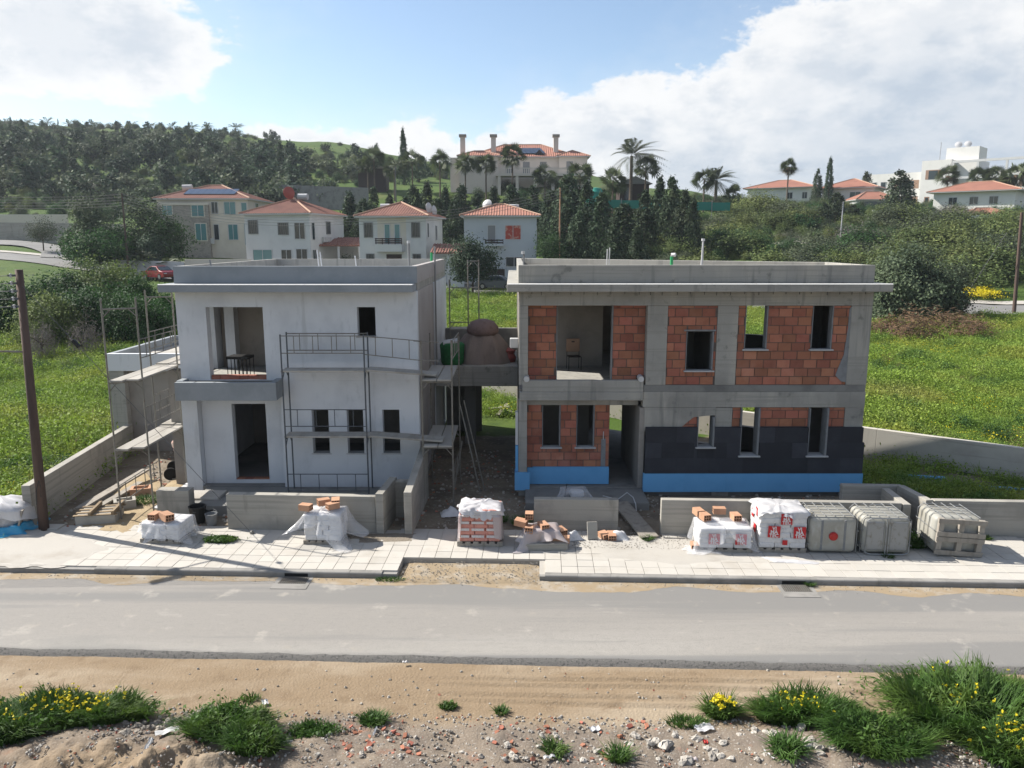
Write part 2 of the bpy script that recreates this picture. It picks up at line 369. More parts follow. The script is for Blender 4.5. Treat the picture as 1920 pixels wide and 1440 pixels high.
def _h(ix, iy, s):
    n = (ix.astype(np.int64) * 374761393 + iy.astype(np.int64) * 668265263 + s * 974711) & 0x7fffffff
    n = ((n ^ (n >> 13)) * 1274126177) & 0x7fffffff
    return ((n ^ (n >> 16)) & 0xffff) / 65535.0
def vnoise(x, y, s=0):
    ix, iy = np.floor(x), np.floor(y); fx, fy = x - ix, y - iy
    fx, fy = fx * fx * (3 - 2 * fx), fy * fy * (3 - 2 * fy)
    a, b, c, d = _h(ix, iy, s), _h(ix + 1, iy, s), _h(ix, iy + 1, s), _h(ix + 1, iy + 1, s)
    return (a * (1 - fx) + b * fx) * (1 - fy) + (c * (1 - fx) + d * fx) * fy
def fbm(x, y, s=0, o=4):
    r, a = 0, .5
    for k in range(o): r = r + a * (vnoise(x * 2 ** k, y * 2 ** k, s + k) - .5); a *= .5
    return r
def sstep(x, a, b):
    t = np.clip((x - a) / (b - a), 0, 1); return t * t * (3 - 2 * t)
# ================================================================== terrain
ROWS = [26, 40, 55, 70, 80, 95, 115, 140, 165, 200, 300, 420, 700, 2500]
COLS = [-3000, -600, 0, 300, 600, 850, 1050, 1250, 1500, 1900, 2600, 5000]
ZT = np.array([
    [.3, .9, 2.0, 3.4, 4.5, 5.6, 7.5, 12, 18, 30, 52, 52, 40, 30],
    [.3, .9, 2.0, 3.4, 4.5, 5.6, 7.5, 12, 18, 30, 52, 52, 40, 30],
    [.3, .9, 1.9, 3.0, 4.2, 5.4, 7.6, 12, 18, 29, 50.5, 52, 40, 30],
    [.3, .8, 1.5, 2.3, 2.9, 3.9, 6.2, 11, 17, 28, 49, 52, 38, 28],
    [.2, .6, 1.2, 1.9, 2.5, 3.6, 5.5, 10, 16, 24, 44.5, 45, 30, 20],
    [.1, .5, 1.0, 1.7, 2.2, 3.2, 4.8, 10, 17.5, 22, 36.5, 36, 22, 14],
    [.1, .5, 1.0, 1.6, 2.1, 3.2, 5.5, 12, 18.5, 21, 33, 31, 16, 8],
    [.1, .4, .9, 1.5, 2.2, 4.0, 7.5, 12, 15, 17.5, 27, 20, 6, 2],
    [.1, .4, .9, 1.4, 2.6, 5.0, 8.0, 11.5, 14, 16, 14, 8, 0, 0],
    [.1, .5, 1.0, 1.5, 2.8, 5.0, 8.0, 11, 13.5, 15.5, 14, 8, 0, 0],
    [.1, .5, 1.0, 1.5, 2.8, 5.0, 8.0, 11, 13.5, 15.5, 14, 8, 0, 0],
    [.1, .5, 1.0, 1.5, 2.8, 5.0, 8.0, 11, 13.5, 15.5, 14, 8, 0, 0]])
UC = (np.array(COLS, float) - 960) / F_PX
SLOPE, KY = -0.036, 16.38          # the street runs along (1, SLOPE), kerb line through (0, KY)
def S(a, b, z=0.0): return Vector((a - SLOPE * b, KY + SLOPE * a + b, z))
def hgt(X, Y):
    X, Y = np.asarray(X, float), np.asarray(Y, float)
    u = X / np.maximum(Y, 8.0); ci = np.clip(np.searchsorted(UC, u) - 1, 0, len(UC) - 2)
    fu = np.clip((u - UC[ci]) / (UC[ci + 1] - UC[ci]), 0, 1); fu = fu * fu * (3 - 2 * fu)
    ra = np.array(ROWS, float); yy = np.clip(Y, 26, 2500); ri = np.clip(np.searchsorted(ra, yy) - 1, 0, len(ra) - 2)
    fv = (yy - ra[ri]) / (ra[ri + 1] - ra[ri])
    z = (ZT[ci, ri] * (1 - fv) + ZT[ci, ri + 1] * fv) * (1 - fu) + (ZT[ci + 1, ri] * (1 - fv) + ZT[ci + 1, ri + 1] * fv) * fu
    z = z * sstep(Y, 19, 30)
    amp = .05 + .25 * sstep(Y, 28, 60) + 1.6 * sstep(Y, 120, 300)
    fr = 1 / (3.0 + 10 * sstep(Y, 60, 200))
    z = z + amp * fbm(X * fr, Y * fr, 3, 4)
    plot = sstep(np.abs(X + .5), 14.2, 12.8) * sstep(Y, 34, 30)
    z = z * (1 - plot) + plot * (.04 * fbm(X * 1.3, Y * 1.3, 9, 4) - .03)
    b = Y - KY - SLOPE * X
    z = np.where(b < 2.5, -.35, z); z = np.where(b < -3.2, -1.6, z)
    return z
def H(x, y): return float(hgt(np.array([x]), np.array([y]))[0])

def make_ground():
    ys = np.concatenate([np.array([-300, -120, -50, -15, 0, 8, 14, 18.4]), np.arange(18.8, 40, .45), np.arange(40, 90, 1.0), np.arange(90, 200, 2.5), np.arange(200, 440, 6), np.array([450, 500, 560, 640, 760, 1000, 1500, 2400])])
    us = np.concatenate([np.array([-6, -3.5, -2.2, -1.6]), np.arange(-1.3, 1.3, .0125), np.array([1.3, 1.6, 2.2, 3.5, 6])])
    Yg, Ug = np.meshgrid(ys, us, indexing='ij'); Xg = Ug * (np.maximum(Yg, 0) + 4)
    Z = hgt(Xg, Yg); v = np.stack([Xg, Yg, Z], -1).reshape(-1, 3); nr, nc = Yg.shape
    i = np.arange(nr * nc).reshape(nr, nc)
    f = np.stack([i[:-1, :-1], i[:-1, 1:], i[1:, 1:], i[1:, :-1]], -1).reshape(-1, 4)
    me = npmesh('ground', v, f)
    x, y = v[:, 0], v[:, 1]
    plot = sstep(np.abs(x + .5), 13.9, 13.0) * sstep(y, 31, 27.5)
    gr = 1 - plot
    gr = np.where((x > 10.3) & (y < 25.76 - (x - 12.5) * .737), .36, gr)
    a = me.attributes.new('grass', 'FLOAT', 'POINT'); a.data.foreach_set('value', gr.astype(np.float32))
    m = bpy.data.materials.new('ground'); m.use_nodes = True; T = NT(m.node_tree)
    pos = T.n('ShaderNodeNewGeometry').outputs['Position']; at = T.n('ShaderNodeAttribute', attribute_name='grass').outputs['Fac']
    soil = T.mix(T.step(T.noise(pos, 1.1, 6), .42, .66), (0.198, 0.165, 0.125), (0.132, 0.109, 0.083))
    soil = T.mix(T.step(T.noise(pos, 7, 5), .56, .72), soil, (0.277, 0.251, 0.211))
    g = T.mix(T.step(T.noise(pos, .12, 5), .42, .62), (0.050, 0.089, 0.015), (0.066, 0.096, 0.020))
    g = T.mix(T.math('MULTIPLY', T.step(T.noise(pos, .7, 6), .5, .7), .8), g, (0.030, 0.056, 0.012))
    g = T.mix(T.math('MULTIPLY', T.step(T.noise(pos, .05, 5), .6, .72), .55), g, (0.132, 0.109, 0.056))
    sep = T.n('ShaderNodeSeparateXYZ'); T.put(sep.inputs[0], pos)
    f = T.step(T.math('ADD', at, T.math('MULTIPLY', T.math('SUBTRACT', T.noise(pos, .9, 5), .5), .9)), .4, .6)
    p = T.n('ShaderNodeBsdfPrincipled', i_Roughness=.95); p.inputs['Specular IOR Level'].default_value = .15
    T.put(p.inputs['Base Color'], T.mix(f, soil, g))
    bp = T.n('ShaderNodeBump', i_Strength=.7, i_Distance=.06); T.put(bp.inputs['Height'], T.noise(pos, 9, 6)); T.put(p.inputs['Normal'], bp.outputs[0])
    o = T.n('ShaderNodeOutputMaterial'); T.put(o.inputs[0], p.outputs[0]); MATS['ground'] = m
    o = link('ground', me, 'ground', smooth=True); tag(o, 'plot soil and green fields rising to the hill', 'ground', kind='structure')
make_ground()

# ------------------------------------------------------------------ street
def grid_sheet(name, a0, a1, na, bs, zf, m, matidx=None, kind='structure', wob=None):
    aa = np.linspace(a0, a1, na); A, Bv = np.meshgrid(aa, np.array(bs, float), indexing='ij')
    if wob is not None: Bv = wob(A, Bv)
    Z = zf(A, Bv)
    v = np.stack([A - SLOPE * Bv, KY + SLOPE * A + Bv, Z], -1).reshape(-1, 3); i = np.arange(A.size).reshape(A.shape)
    f = np.stack([i[:-1, :-1], i[1:, :-1], i[1:, 1:], i[:-1, 1:]], -1).reshape(-1, 4)
    me = npmesh(name, v, f)
    for k in (m if isinstance(m, (list, tuple)) else [m]): me.materials.append(MATS[k])
    if matidx is not None:
        nb = len(bs) - 1; me.polygons.foreach_set('material_index', np.tile(np.array(matidx, np.int32), na - 1))
    o = link(name, me, None, smooth=True, kind=kind); return o
rb = [.02, -.5, -1, -1.5, -2, -2.5, -2.9, -3.15, -3.25, -3.33, -3.40, -3.47, -3.56, -3.7]
def road_w(A, Bv):
    e = .10 * fbm(A * .7, A * 0, 21, 5) + .05 * fbm(A * 6, A * 0, 22, 3)
    return Bv + e * sstep(Bv, -2.9, -3.3)
def road_z(A, Bv):
    base = -.13 - .012 * np.abs(Bv) * .3
    drop = sstep(Bv, -3.22, -3.5)
    return base - .20 * drop + .035 * drop * (1 - drop) * 4 * fbm(A * 9, Bv * 9, 4, 3)
tag(grid_sheet('road', -70, 70, 1400, rb, road_z, ['asphalt', 'asphalt_edge'], [0] * 8 + [1] * 5, wob=road_w), 'dusty pale asphalt road with a broken edge along the dirt', 'road')
def dust_w(A, Bv): return Bv * (.55 + 1.4 * vnoise(A * .8, A * 0, 5) + .3 * fbm(A * 5, A * 0, 8, 3))
mat('gutter_dust', (.40, .31, .20), [(3, None, (.47, .41, .33), .45, .68), (20, None, (.33, .26, .17), .55, .7, .6)], .95, (30, .4, .01))
tag(grid_sheet('gutter_dust', -13, 13, 260, [-.0, -.12, -.3], lambda A, Bv: -.126 - .003 * np.abs(Bv) / .3 + .004 * fbm(A * 3, Bv * 3, 2), 'gutter_dust', wob=dust_w), 'sandy dust lying in the gutter along the kerb', 'dust', kind='stuff')

# dirt verge in front of the road, with rubble banks
def verge_z(A, Bv):
    d = -Bv - 3.4
    z = -.24 + .03 * fbm(A * .8, Bv * .8, 31, 4) + .012 * fbm(A * 7, Bv * 7, 32, 3)
    for rb_, ph in ((-3.85, 0.0), (-4.1, .8), (-4.42, 1.3), (-4.6, 2.2)):          # wheel ruts
        c = rb_ + .09 * np.sin(A * .28 + ph); z = z + (.02 * np.exp(-((Bv - c - .09) / .04) ** 2) - .035 * np.exp(-((Bv - c) / .045) ** 2)) * sstep(A, -2.5, 1.0)
    rough = sstep(d, 1.45, 2.2)
    z = z + rough * (.10 * fbm(A * 1.1, Bv * 1.1, 33, 5) + .10 * fbm(A * 4, Bv * 4, 34, 4) + .05)
    z = z + .34 * np.exp(-((A + 5.2) / 2.4) ** 2 - ((Bv + 6.55) / .8) ** 2) * (.8 + 1.3 * fbm(A * 3, Bv * 3, 35, 5) + .5 * fbm(A * 9, Bv * 9, 36, 3))
    z = z + .20 * np.exp(-((A - 5.4) / 2.2) ** 2 - ((Bv + 6.0) / .9) ** 2) + .14 * np.exp(-((A + 1) / 2.0) ** 2 - ((Bv + 6.7) / .6) ** 2)
    return z + .10 * sstep(d, 3.2, 6)
def make_verge():
    aa = np.arange(-16, 16, .05); bb = -3.3 - np.concatenate([np.arange(0, 4.4, .05), np.array([4.6, 5, 5.6, 6.5, 8, 10, 13, 20, 40])])
    A, Bv = np.meshgrid(aa, bb, indexing='ij'); Z = verge_z(A, Bv)
    v = np.stack([A - SLOPE * Bv, KY + SLOPE * A + Bv, Z], -1).reshape(-1, 3); i = np.arange(A.size).reshape(A.shape)
    f = np.stack([i[:-1, :-1], i[:-1, 1:], i[1:, 1:], i[1:, :-1]], -1).reshape(-1, 4)
    me = npmesh('verge', v, f)
    a = me.attributes.new('rub', 'FLOAT', 'POINT'); d = -Bv - 3.4
    rub = sstep(d + .5 * fbm(A * .8, Bv * .8, 41, 4), 1.5, 2.0) * (1 - .9 * np.exp(-((A + 5.4) / 2.0) ** 2 - ((Bv + 6.7) / .55) ** 2))
    a.data.foreach_set('value', rub.astype(np.float32).ravel())
    m = bpy.data.materials.new('verge'); m.use_nodes = True; T = NT(m.node_tree); MATS['verge'] = m
    pos = T.n('ShaderNodeNewGeometry').outputs['Position']; at = T.n('ShaderNodeAttribute', attribute_name='rub').outputs['Fac']
    d1 = T.mix(T.step(T.noise(pos, .7, 5, .6, (.3, 1, 1)), .42, .66), (0.215, 0.160, 0.104), (0.285, 0.230, 0.165))
    d1 = T.mix(T.math('MULTIPLY', T.step(T.noise(pos, 2.5, 6), .52, .7), .7), d1, (0.17, 0.122, 0.078))
    d1 = T.mix(T.math('MULTIPLY', T.step(T.noise(pos, 34, 3), .62, .72), .6), d1, (0.360, 0.310, 0.248))
    r1 = T.mix(T.step(T.noise(pos, 1.0, 5), .42, .62), (0.186, 0.152, 0.118), (0.146, 0.121, 0.099))
    r1 = T.mix(T.math('MULTIPLY', T.step(T.noise(pos, 1.6, 6), .58, .7), .8), r1, (0.205, 0.124, 0.090))
    r1 = T.mix(T.math('MULTIPLY', T.step(T.noise(pos, 26, 4), .56, .68), .8), r1, (0.273, 0.248, 0.217))
    r1 = T.mix(T.math('MULTIPLY', T.step(T.noise(pos, 40, 3, .6), .6, .7), .6), r1, (0.093, 0.074, 0.062))
    p = T.n('ShaderNodeBsdfPrincipled', i_Roughness=.96); p.inputs['Specular IOR Level'].default_value = .12
    T.put(p.inputs['Base Color'], T.mix(at, d1, r1))
    bp = T.n('ShaderNodeBump', i_Strength=.8, i_Distance=.025); T.put(bp.inputs['Height'], T.noise(pos, 24, 6)); T.put(p.inputs['Normal'], bp.outputs[0])
    o = T.n('ShaderNodeOutputMaterial'); T.put(o.inputs[0], p.outputs[0])
    tag(link('verge', me, 'verge', smooth=True), 'bare tan dirt verge with wheel ruts and rubble', 'verge', kind='structure')
make_verge()
def VZ(x, y):
    b = y - KY - SLOPE * x; return float(verge_z(np.array([x]), np.array([b]))[0])

# ------------------------------------------------------------------ pavement: bed, tiles, kerb
RZ = math.atan(SLOPE); TS = .375; GAP0, GAP1 = -2.62, .62
bed = B()
for a0, a1, b0 in ((-70, GAP0, .12), (GAP0, GAP1, .92), (GAP1, 70, .12)):
    p = [S(a0, b0), S(a1, b0), S(a1, 2.78), S(a0, 2.78)]
    bed.quadbox([(q.x, q.y, -.4) for q in p] + [(q.x, q.y, -.035) for q in p])
pave = bed.obj('pavement', 'screed'); tag(pave, 'pale paved footway along the front walls', 'pavement', kind='structure')
tile_me = B().box(-TS / 2 + .003, TS / 2 - .003, -TS / 2 + .003, TS / 2 - .003, -.045, 0)
tile_me.v = [(x * (.985 if z == 0 else 1), y * (.985 if z == 0 else 1), z) for x, y, z in tile_me.v]
tile_me = tile_me.mesh('tile'); tile_me.materials.append(MATS['paving'])
rest = B(); rng = random.Random(3)
for r in range(7):
    b = .155 + TS * (r + .5)
    for c in range(-34, 34):
        a = (c + .5) * TS
        if GAP0 < a < GAP1 and r < 2: continue
        if r >= 5 and -4.4 < a < -2.9: continue
        if r >= 4 and (2.4 < a < 4.6 and rng.random() < .8): continue
        if r >= 3 and a < -11.6 and rng.random() < .6: continue
        q = S(a, b, rng.uniform(-.004, .003))
        if r < 4:
            o = link('tile', tile_me, None, pave, loc=q); o.rotation_euler = (rng.uniform(-.006, .006), rng.uniform(-.006, .006), RZ)
        else: rest.obox((q.x, q.y, q.z - .022), (TS - .007, TS - .007, .044), (0, 0, RZ))
rest.obj('tiles', 'paving', pave, kind='stuff')
kerb = B()
for a0, a1 in ((-70, GAP0), (GAP1, 70)):
    p = [S(a0, .02), S(a1, .02), S(a1, .13), S(a0, .13)]
    kerb.quadbox([(q.x, q.y, -.4) for q in p] + [(q.x, q.y, -.03) for q in p])
kerb = kerb.obj('kerb', 'kerb'); tag(kerb, 'grey concrete kerb stones between road and footway', 'kerb', kind='structure')
ks = B(); prof = [(0, -.25), (0, -.035), (.012, -.012), (.035, 0), (.15, 0), (.15, -.25)]
ks.prism(prof, -.3685, .3685, 'x'); ks = ks.mesh('kerb_stone'); ks.materials.append(MATS['kerb'])
for k in range(-18, 18):
    a = (k + .5) * .74
    if GAP0 - .3 < a < GAP1 + .25: continue
    drop = -.13 * sstep(np.float64(-a), 9.2, 10.6)
    o = link('kerb_stone', ks, None, kerb, loc=S(a, 0, float(drop) + rng.uniform(-.003, .003))); o.rotation_euler = (0, 0, RZ + rng.uniform(-.003, .003))
# dirt showing in the gap of the footway and cement dust spread over the tiles
def patch(name, pts, z, m, label, cat, amp=.012, seed=1, rim=.05, sub=26, sink=.02):
    pts = [Vector(p).to_2d() for p in pts]; c = sum(pts, Vector((0, 0))) / len(pts); n = 72; ring = []
    segs = []; L = 0
    for i in range(len(pts)):
        segs.append((pts[i], pts[(i + 1) % len(pts)])); L += (segs[-1][1] - segs[-1][0]).length
    for k in range(n):
        t = L * k / n
        for p, q in segs:
            d = (q - p).length
            if t <= d: ring.append(p.lerp(q, t / d)); break
            t -= d
    rng = random.Random(seed); v, f = [], []; K = 9
    for j in range(K + 1):
        s = j / K
        for k, p in enumerate(ring):
            w_ = 1 + rim * (2 * fbm(np.float64(k * .37), np.float64(0), seed, 4)) * 2
            q = c + (p - c) * s * w_
            zz = z + amp * 2 * float(fbm(np.float64(q.x * 2.2), np.float64(q.y * 2.2), seed, 4)) * (1 - s * .7) - sink * sstep(np.float64(s), .75, 1)
            v.append((q.x, q.y, zz))
    for j in range(K):
        for k in range(n): f.append((j * n + k, j * n + (k + 1) % n, (j + 1) * n + (k + 1) % n, (j + 1) * n + k))
    me = npmesh(name, v, f); return tag(link(name, me, m, smooth=True), label, cat, kind='stuff')
patch('loose_dirt', [S(GAP0 - .05, -.28), S(GAP1 + .1, -.2), S(GAP1 - .02, .93), S(GAP0 + .06, .93)], -.085, 'gutter_dust', 'sandy dirt filling the gap in the kerb', 'dirt', .02, 5, .008, sink=.06)
patch('cement_dust', [G(1085, 1008), G(1200, 1000), G(1330, 1030), G(1420, 1052), G(1300, 1062), G(1120, 1048)], .008, 'screed', 'pale cement dust spread over paving before the long wall', 'dust', .012, 7, .09)
patch('cement_dust', [G(-40, 990), G(60, 992), G(190, 1010), G(215, 1032), G(120, 1062), G(-60, 1062)], .008, 'screed', 'pale dust over the footway beyond the utility pole', 'dust', .01, 8, .08)
patch('loose_dirt', [G(655, 1000), G(792, 998), G(782, 1016), G(660, 1020)], .004, 'plot_soil', 'gritty soil where paving is missing by the gate niche', 'dirt', .014, 9, .05)
patch('sand', [G(150, 985), G(262, 880), G(300, 905), G(296, 962), G(232, 1000)], .02, 'sand_pile', 'yellowish sand under the side scaffold', 'sand', .03, 11, .08)
patch('sand', [W(300, 905, 22.4) * 1, G(345, 885), G(352, 915), G(300, 925)], .05, 'sand_pile', 'yellow sand beside the white pier', 'sand', .03, 12, .08)

def wallseg(name, p, q, th, z0, z1, label, m='concrete_wall', zq=None, cat='wall', bevel=.012):
    p, q = Vector(p).to_2d(), Vector(q).to_2d(); d = (q - p).normalized(); n = Vector((-d.y, d.x)) * th
    zq = z1 if zq is None else zq
    c = [p, q, q + n, p + n]
    return tag(B().quadbox([(a.x, a.y, z0) for a in c] + [(c[0].x, c[0].y, z1), (c[1].x, c[1].y, zq), (c[2].x, c[2].y, zq), (c[3].x, c[3].y, z1)]).obj(name, m, bevel=bevel), label, cat, kind='thing')
wallseg('garden_wall', (-7.43, 19.22), (-3.52, 19.02), .22, -.3, .95, 'board-marked concrete front wall before the white house')
wallseg('garden_wall', (-3.50, 18.93), (-3.36, 20.4), -.2, -.3, 1.06, 'short concrete wing wall, narrower one of the gate niche')
wallseg('garden_wall', (-2.76, 18.86), (-2.66, 21.86), -.2, -.3, 1.12, 'concrete wing wall running back to the white house corner', zq=1.55)
wallseg('garden_wall', (-3.34, 20.2), (-2.80, 20.18), .2, -.3, 1.0, 'concrete back panel of the gate niche')
wallseg('garden_wall', (.57, 19.22), (2.76, 19.14), .2, -.3, .82, 'short free-standing concrete wall before the brick bay')
wallseg('garden_wall', (3.82, 18.86), (9.82, 18.6), .2, -.3, .92, 'long concrete front wall behind bags and tanks')
wallseg('garden_wall', (9.84, 18.58), (9.92, 19.9), -.2, -.3, .90, 'concrete return wall at the end of the long front wall')
wallseg('garden_wall', (9.0, 20.2), (10.6, 20.1), .2, -.3, .88, 'low concrete wall at the back of the tank niche')
wallseg('garden_wall', (10.75, 18.86), (10.62, 20.1), .2, -.3, .92, 'short concrete wing wall beside the pallet-backed tank')
wallseg('garden_wall', (10.78, 18.86), (24, 18.2), .2, -.3, .90, 'concrete front wall behind the pallet-backed tank')
wallseg('garden_wall', (-12.62, 19.42), (-13.55, 26.9), .22, -.3, 1.12, 'concrete side wall running back from the utility pole', zq=1.0)
wallseg('garden_wall', (-9.72, 20.22), (-8.82, 20.2), .35, -.3, .72, 'stub of concrete wall beside the black bucket')
mat('concrete_pale', (.66, .62, .545), [(.9, None, (.54, .50, .44), .45, .7, .9), (2.2, (.1, .1, 5), (.46, .43, .38), .56, .64, .6), (3.0, (1, 1, .2), (.42, .4, .36), .6, .74, .5)], .93, (26, .4, .012))  # lighter wall concrete, its colour stands in for sunlight on the boundary wall
bw = [(22, 18.9), (16.0, 23.18), (12.5, 25.76), (2, 33.5), (-5.5, 39)]
rear = None
for i in range(4):
    (x0, y0), (x1, y1) = bw[i], bw[i + 1]
    lab = ['pale boundary wall beside the field, end by the street', 'pale boundary wall beside the field behind the dark insulated corner', 'rear boundary wall behind the brick house', 'rear boundary wall between the two houses'][i]
    wallseg('boundary_wall', (x0, y0), (x1, y1), -.2, -.3, 1.08, lab, 'concrete_pale')
# ================================================================== the two houses under construction
def rsub(r, holes):
    out = [r]
    for hx0, hx1, hz0, hz1 in holes:
        nxt = []
        for x0, x1, z0, z1 in out:
            if hx0 >= x1 or hx1 <= x0 or hz0 >= z1 or hz1 <= z0: nxt.append((x0, x1, z0, z1)); continue
            if hx0 > x0: nxt.append((x0, hx0, z0, z1))
            if hx1 < x1: nxt.append((hx1, x1, z0, z1))
            a, b = max(x0, hx0), min(x1, hx1)
            if hz0 > z0: nxt.append((a, b, z0, hz0))
            if hz1 < z1: nxt.append((a, b, hz1, z1))
        out = nxt
    return out
def holed(x0, x1, z0, z1, d0, d1, holes=(), axis='y', b=None):
    """a wall slab with rectangular openings; axis is the one it is thin along"""
    b = b or B()
    for a0, a1, c0, c1 in rsub((x0, x1, z0, z1), holes):
        if axis == 'y': b.box(a0, a1, d0, d1, c0, c1)
        else: b.box(d0, d1, a0, a1, c0, c1)
    return b
BL, BH, JT = .385, .246, .021
full_brick = B().box(-BL / 2 + JT / 2, BL / 2 - JT / 2, 0, .1, -BH / 2 + JT / 2, BH / 2 - JT / 2).mesh('brick'); full_brick.materials.append(MATS['brick'])
def brick_panel(house, x0, x1, z0, z1, Y, holes=(), seed=0):
    rg = random.Random(seed)
    pan = holed(x0, x1, z0, z1, Y + .018, Y + .2, holes).obj('brick_infill', 'mortar', house)
    n = 0; z = z0; k = seed % 2
    while z < z1 - .05:
        zt = min(z + BH, z1); off = (k % 2) * BL / 2 + rg.uniform(-.05, .05); x = x0 - off
        while x < x1 - .03:
            r = (max(x, x0), min(x + BL, x1), z, zt)
            for a0, a1, c0, c1 in rsub(r, holes):
                if a1 - a0 < .06 or c1 - c0 < .05: continue
                dy = rg.uniform(-.006, .004)
                if abs(a1 - a0 - BL) < 1e-4 and abs(c1 - c0 - BH) < 1e-4:
                    link('brick', full_brick, None, pan, loc=((a0 + a1) / 2 + rg.uniform(-.003, .003), Y + dy, (c0 + c1) / 2))
                else:
                    hx, hz = (a1 - a0) / 2 - JT / 2, (c1 - c0) / 2 - JT / 2
                    B().box(-hx, hx, 0, .1, -hz, hz).obj('brick', 'brick', pan, loc=((a0 + a1) / 2, Y + dy, (c0 + c1) / 2))
            x += BL
        z += BH; k += 1
    return pan
def window_trim(house, x0, x1, z0, z1, Y, sill=True, th=.035, depth=.24, both=True):
    B().box(x1 - th, x1, Y - .012, Y + depth, z0, z1).obj('jamb', 'jamb', house)
    if both: B().box(x0, x0 + .02, Y - .006, Y + depth, z0, z1).obj('jamb', 'jamb', house)
    if sill: B().box(x0 - .05, x1 + .05, Y - .07, Y + depth - .02, z0 - .035, z0 + .004).obj('window_sill', 'sill', house, bevel=.004)

# ------------------------------------------------------------------ the brick and concrete house
mat('lip', (.86, .85, .82), [(9, None, (.7, .69, .66), .5, .7)], .9, k=.8)  # thin lip added on both cornices, whitened to draw their sunlit top line
def brick_house():
    h = thing('brick_house', 'unfinished concrete frame house with red brick infill and dark insulation boards', 'house', (0, 0, 0))
    part = lambda b, n, m='concrete', bv=.012: b.obj(n, m, h, bevel=bv)
    X0, X1, Y0, Y1 = .20, 10.25, 22.0, 31.5
    yb = lambda x: 25.3 + (10.25 - x) * .617          # the back follows the slanting plot line
    part(B().prism([(X0 + .06, Y0 + .05), (X1 - .06, Y0 + .05), (X1 - .06, yb(X1)), (X0 + .06, yb(X0))], -.4, .22), 'foundation', 'concrete_dark')
    part(B().prism([(X0 + .2, Y0 + .32), (X1 - .2, Y0 + .32), (X1 - .2, yb(X1) - .3), (X0 + .2, yb(X0) - .3)], 3.14, 3.32), 'floor_slab')
    # columns
    for x0, x1 in ((X0, .46), (3.86, 4.44), (5.86, 6.45), (9.66, X1)):
        part(B().box(x0, x1, Y0, Y0 + .32, 3.32, 5.61), 'column')
    part(B().box(.19, .44, Y0 + .02, Y0 + .30, -.2, 2.88), 'column')
    part(B().box(9.70, X1 - .002, Y0 + .004, Y0 + .30, -.1, 2.66), 'column')
    part(B().box(5.93, 6.42, Y0 + .004, Y0 + .30, -.1, 2.64), 'column')
    for x, y in ((X0, Y1 - .5), (X1 - .3, 24.95)): part(B().box(x, x + .3, y, y + .3, -.1, 6.03), 'column')
    # beams
    part(B().box(X0, X1, Y0 - .003, Y0 + .30, 5.612, 6.03), 'beam')
    part(B().box(3.80, X1 + .003, Y0 - .004, Y0 + .32, 2.655, 3.12), 'beam')
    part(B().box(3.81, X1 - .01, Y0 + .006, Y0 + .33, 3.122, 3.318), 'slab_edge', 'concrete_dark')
    part(B().box(.30, 3.80, Y0 - .03, Y0 + .14, 3.12, 3.46), 'balcony_upstand')
    part(B().box(.22, 3.79, Y0 - .05, Y0 + .14, 2.87, 3.118), 'balcony_beam')
    part(B().box(.44, 3.72, Y0 + .3, Y0 + .62, 2.66, 3.13), 'beam')
    # concrete lower zone with a ragged edge
    b = B().prism([(3.86, 1.95), (4.75, 1.95), (4.95, 2.06), (5.15, 2.24), (5.30, 2.36), (5.62, 2.40), (5.93, 2.42), (5.93, 2.652), (3.86, 2.652)], Y0 + .0, Y0 + .2, 'y')
    part(b, 'concrete_panel', 'concrete', .006)
    part(B().box(3.72, 3.88, Y0 + .02, Y0 + 3.6, .2, 2.64), 'passage_wall', 'render_inner')
    # roof
    part(B().prism([(-.14, 21.45), (10.52, 21.45), (10.52, 25.5), (-.14, 32.08)], 6.032, 6.25), 'roof_slab', 'concrete', .02)
    part(B().prism([(21.455, 6.25), (21.451, 6.238), (21.446, 6.242), (21.475, 6.262), (21.52, 6.256), (21.52, 6.25)], -.13, 10.51, 'x'), 'cornice_lip', 'lip', 0)
    part(B().box(.18, 10.23, 22.0, 22.18, 6.25, 6.75), 'parapet', 'concrete')
    part(B().prism([(.36, yb(.36) - .28), (10.05, yb(10.05) - .28), (10.05, yb(10.05) - .05), (.36, yb(.36) - .05)], 6.25, 6.747), 'parapet', 'concrete')
    for q in ((.183, .36, 22.182, 31.35), (10.05, 10.227, 22.182, 25.3)): part(B().box(q[0], q[1], q[2], q[3], 6.25, 6.748), 'parapet', 'concrete')
    part(B().prism([(.37, 22.19), (10.04, 22.19), (10.04, yb(10.04) - .3), (.37, yb(.37) - .3)], 6.25, 6.31), 'roof_screed', 'screed')
    rg = random.Random(2); t = B()
    for k in range(26):
        x = .5 + k * .38 + rg.uniform(-.06, .06); t.box(x, x + .012, Y0 - .02, Y0 - .005, 5.92 + rg.uniform(-.02, .02), 6.03)
    t.obj('tie_wires', 'wire_dark', h, kind='stuff')
    # outer side, back and inner walls
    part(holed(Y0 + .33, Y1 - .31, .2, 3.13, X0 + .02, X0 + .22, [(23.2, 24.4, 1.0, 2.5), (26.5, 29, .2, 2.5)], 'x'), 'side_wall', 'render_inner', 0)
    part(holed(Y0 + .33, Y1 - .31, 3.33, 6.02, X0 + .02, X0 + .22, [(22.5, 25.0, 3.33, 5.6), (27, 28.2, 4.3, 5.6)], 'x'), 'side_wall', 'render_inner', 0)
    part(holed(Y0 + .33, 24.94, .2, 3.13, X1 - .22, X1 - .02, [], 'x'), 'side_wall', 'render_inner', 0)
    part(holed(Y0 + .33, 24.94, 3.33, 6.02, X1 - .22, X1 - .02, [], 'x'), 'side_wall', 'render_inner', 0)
    K = 1 / .851; hl = lambda xs: [((a - X0) * K, (c - X0) * K, z0, z1) for a, c, z0, z1 in xs]
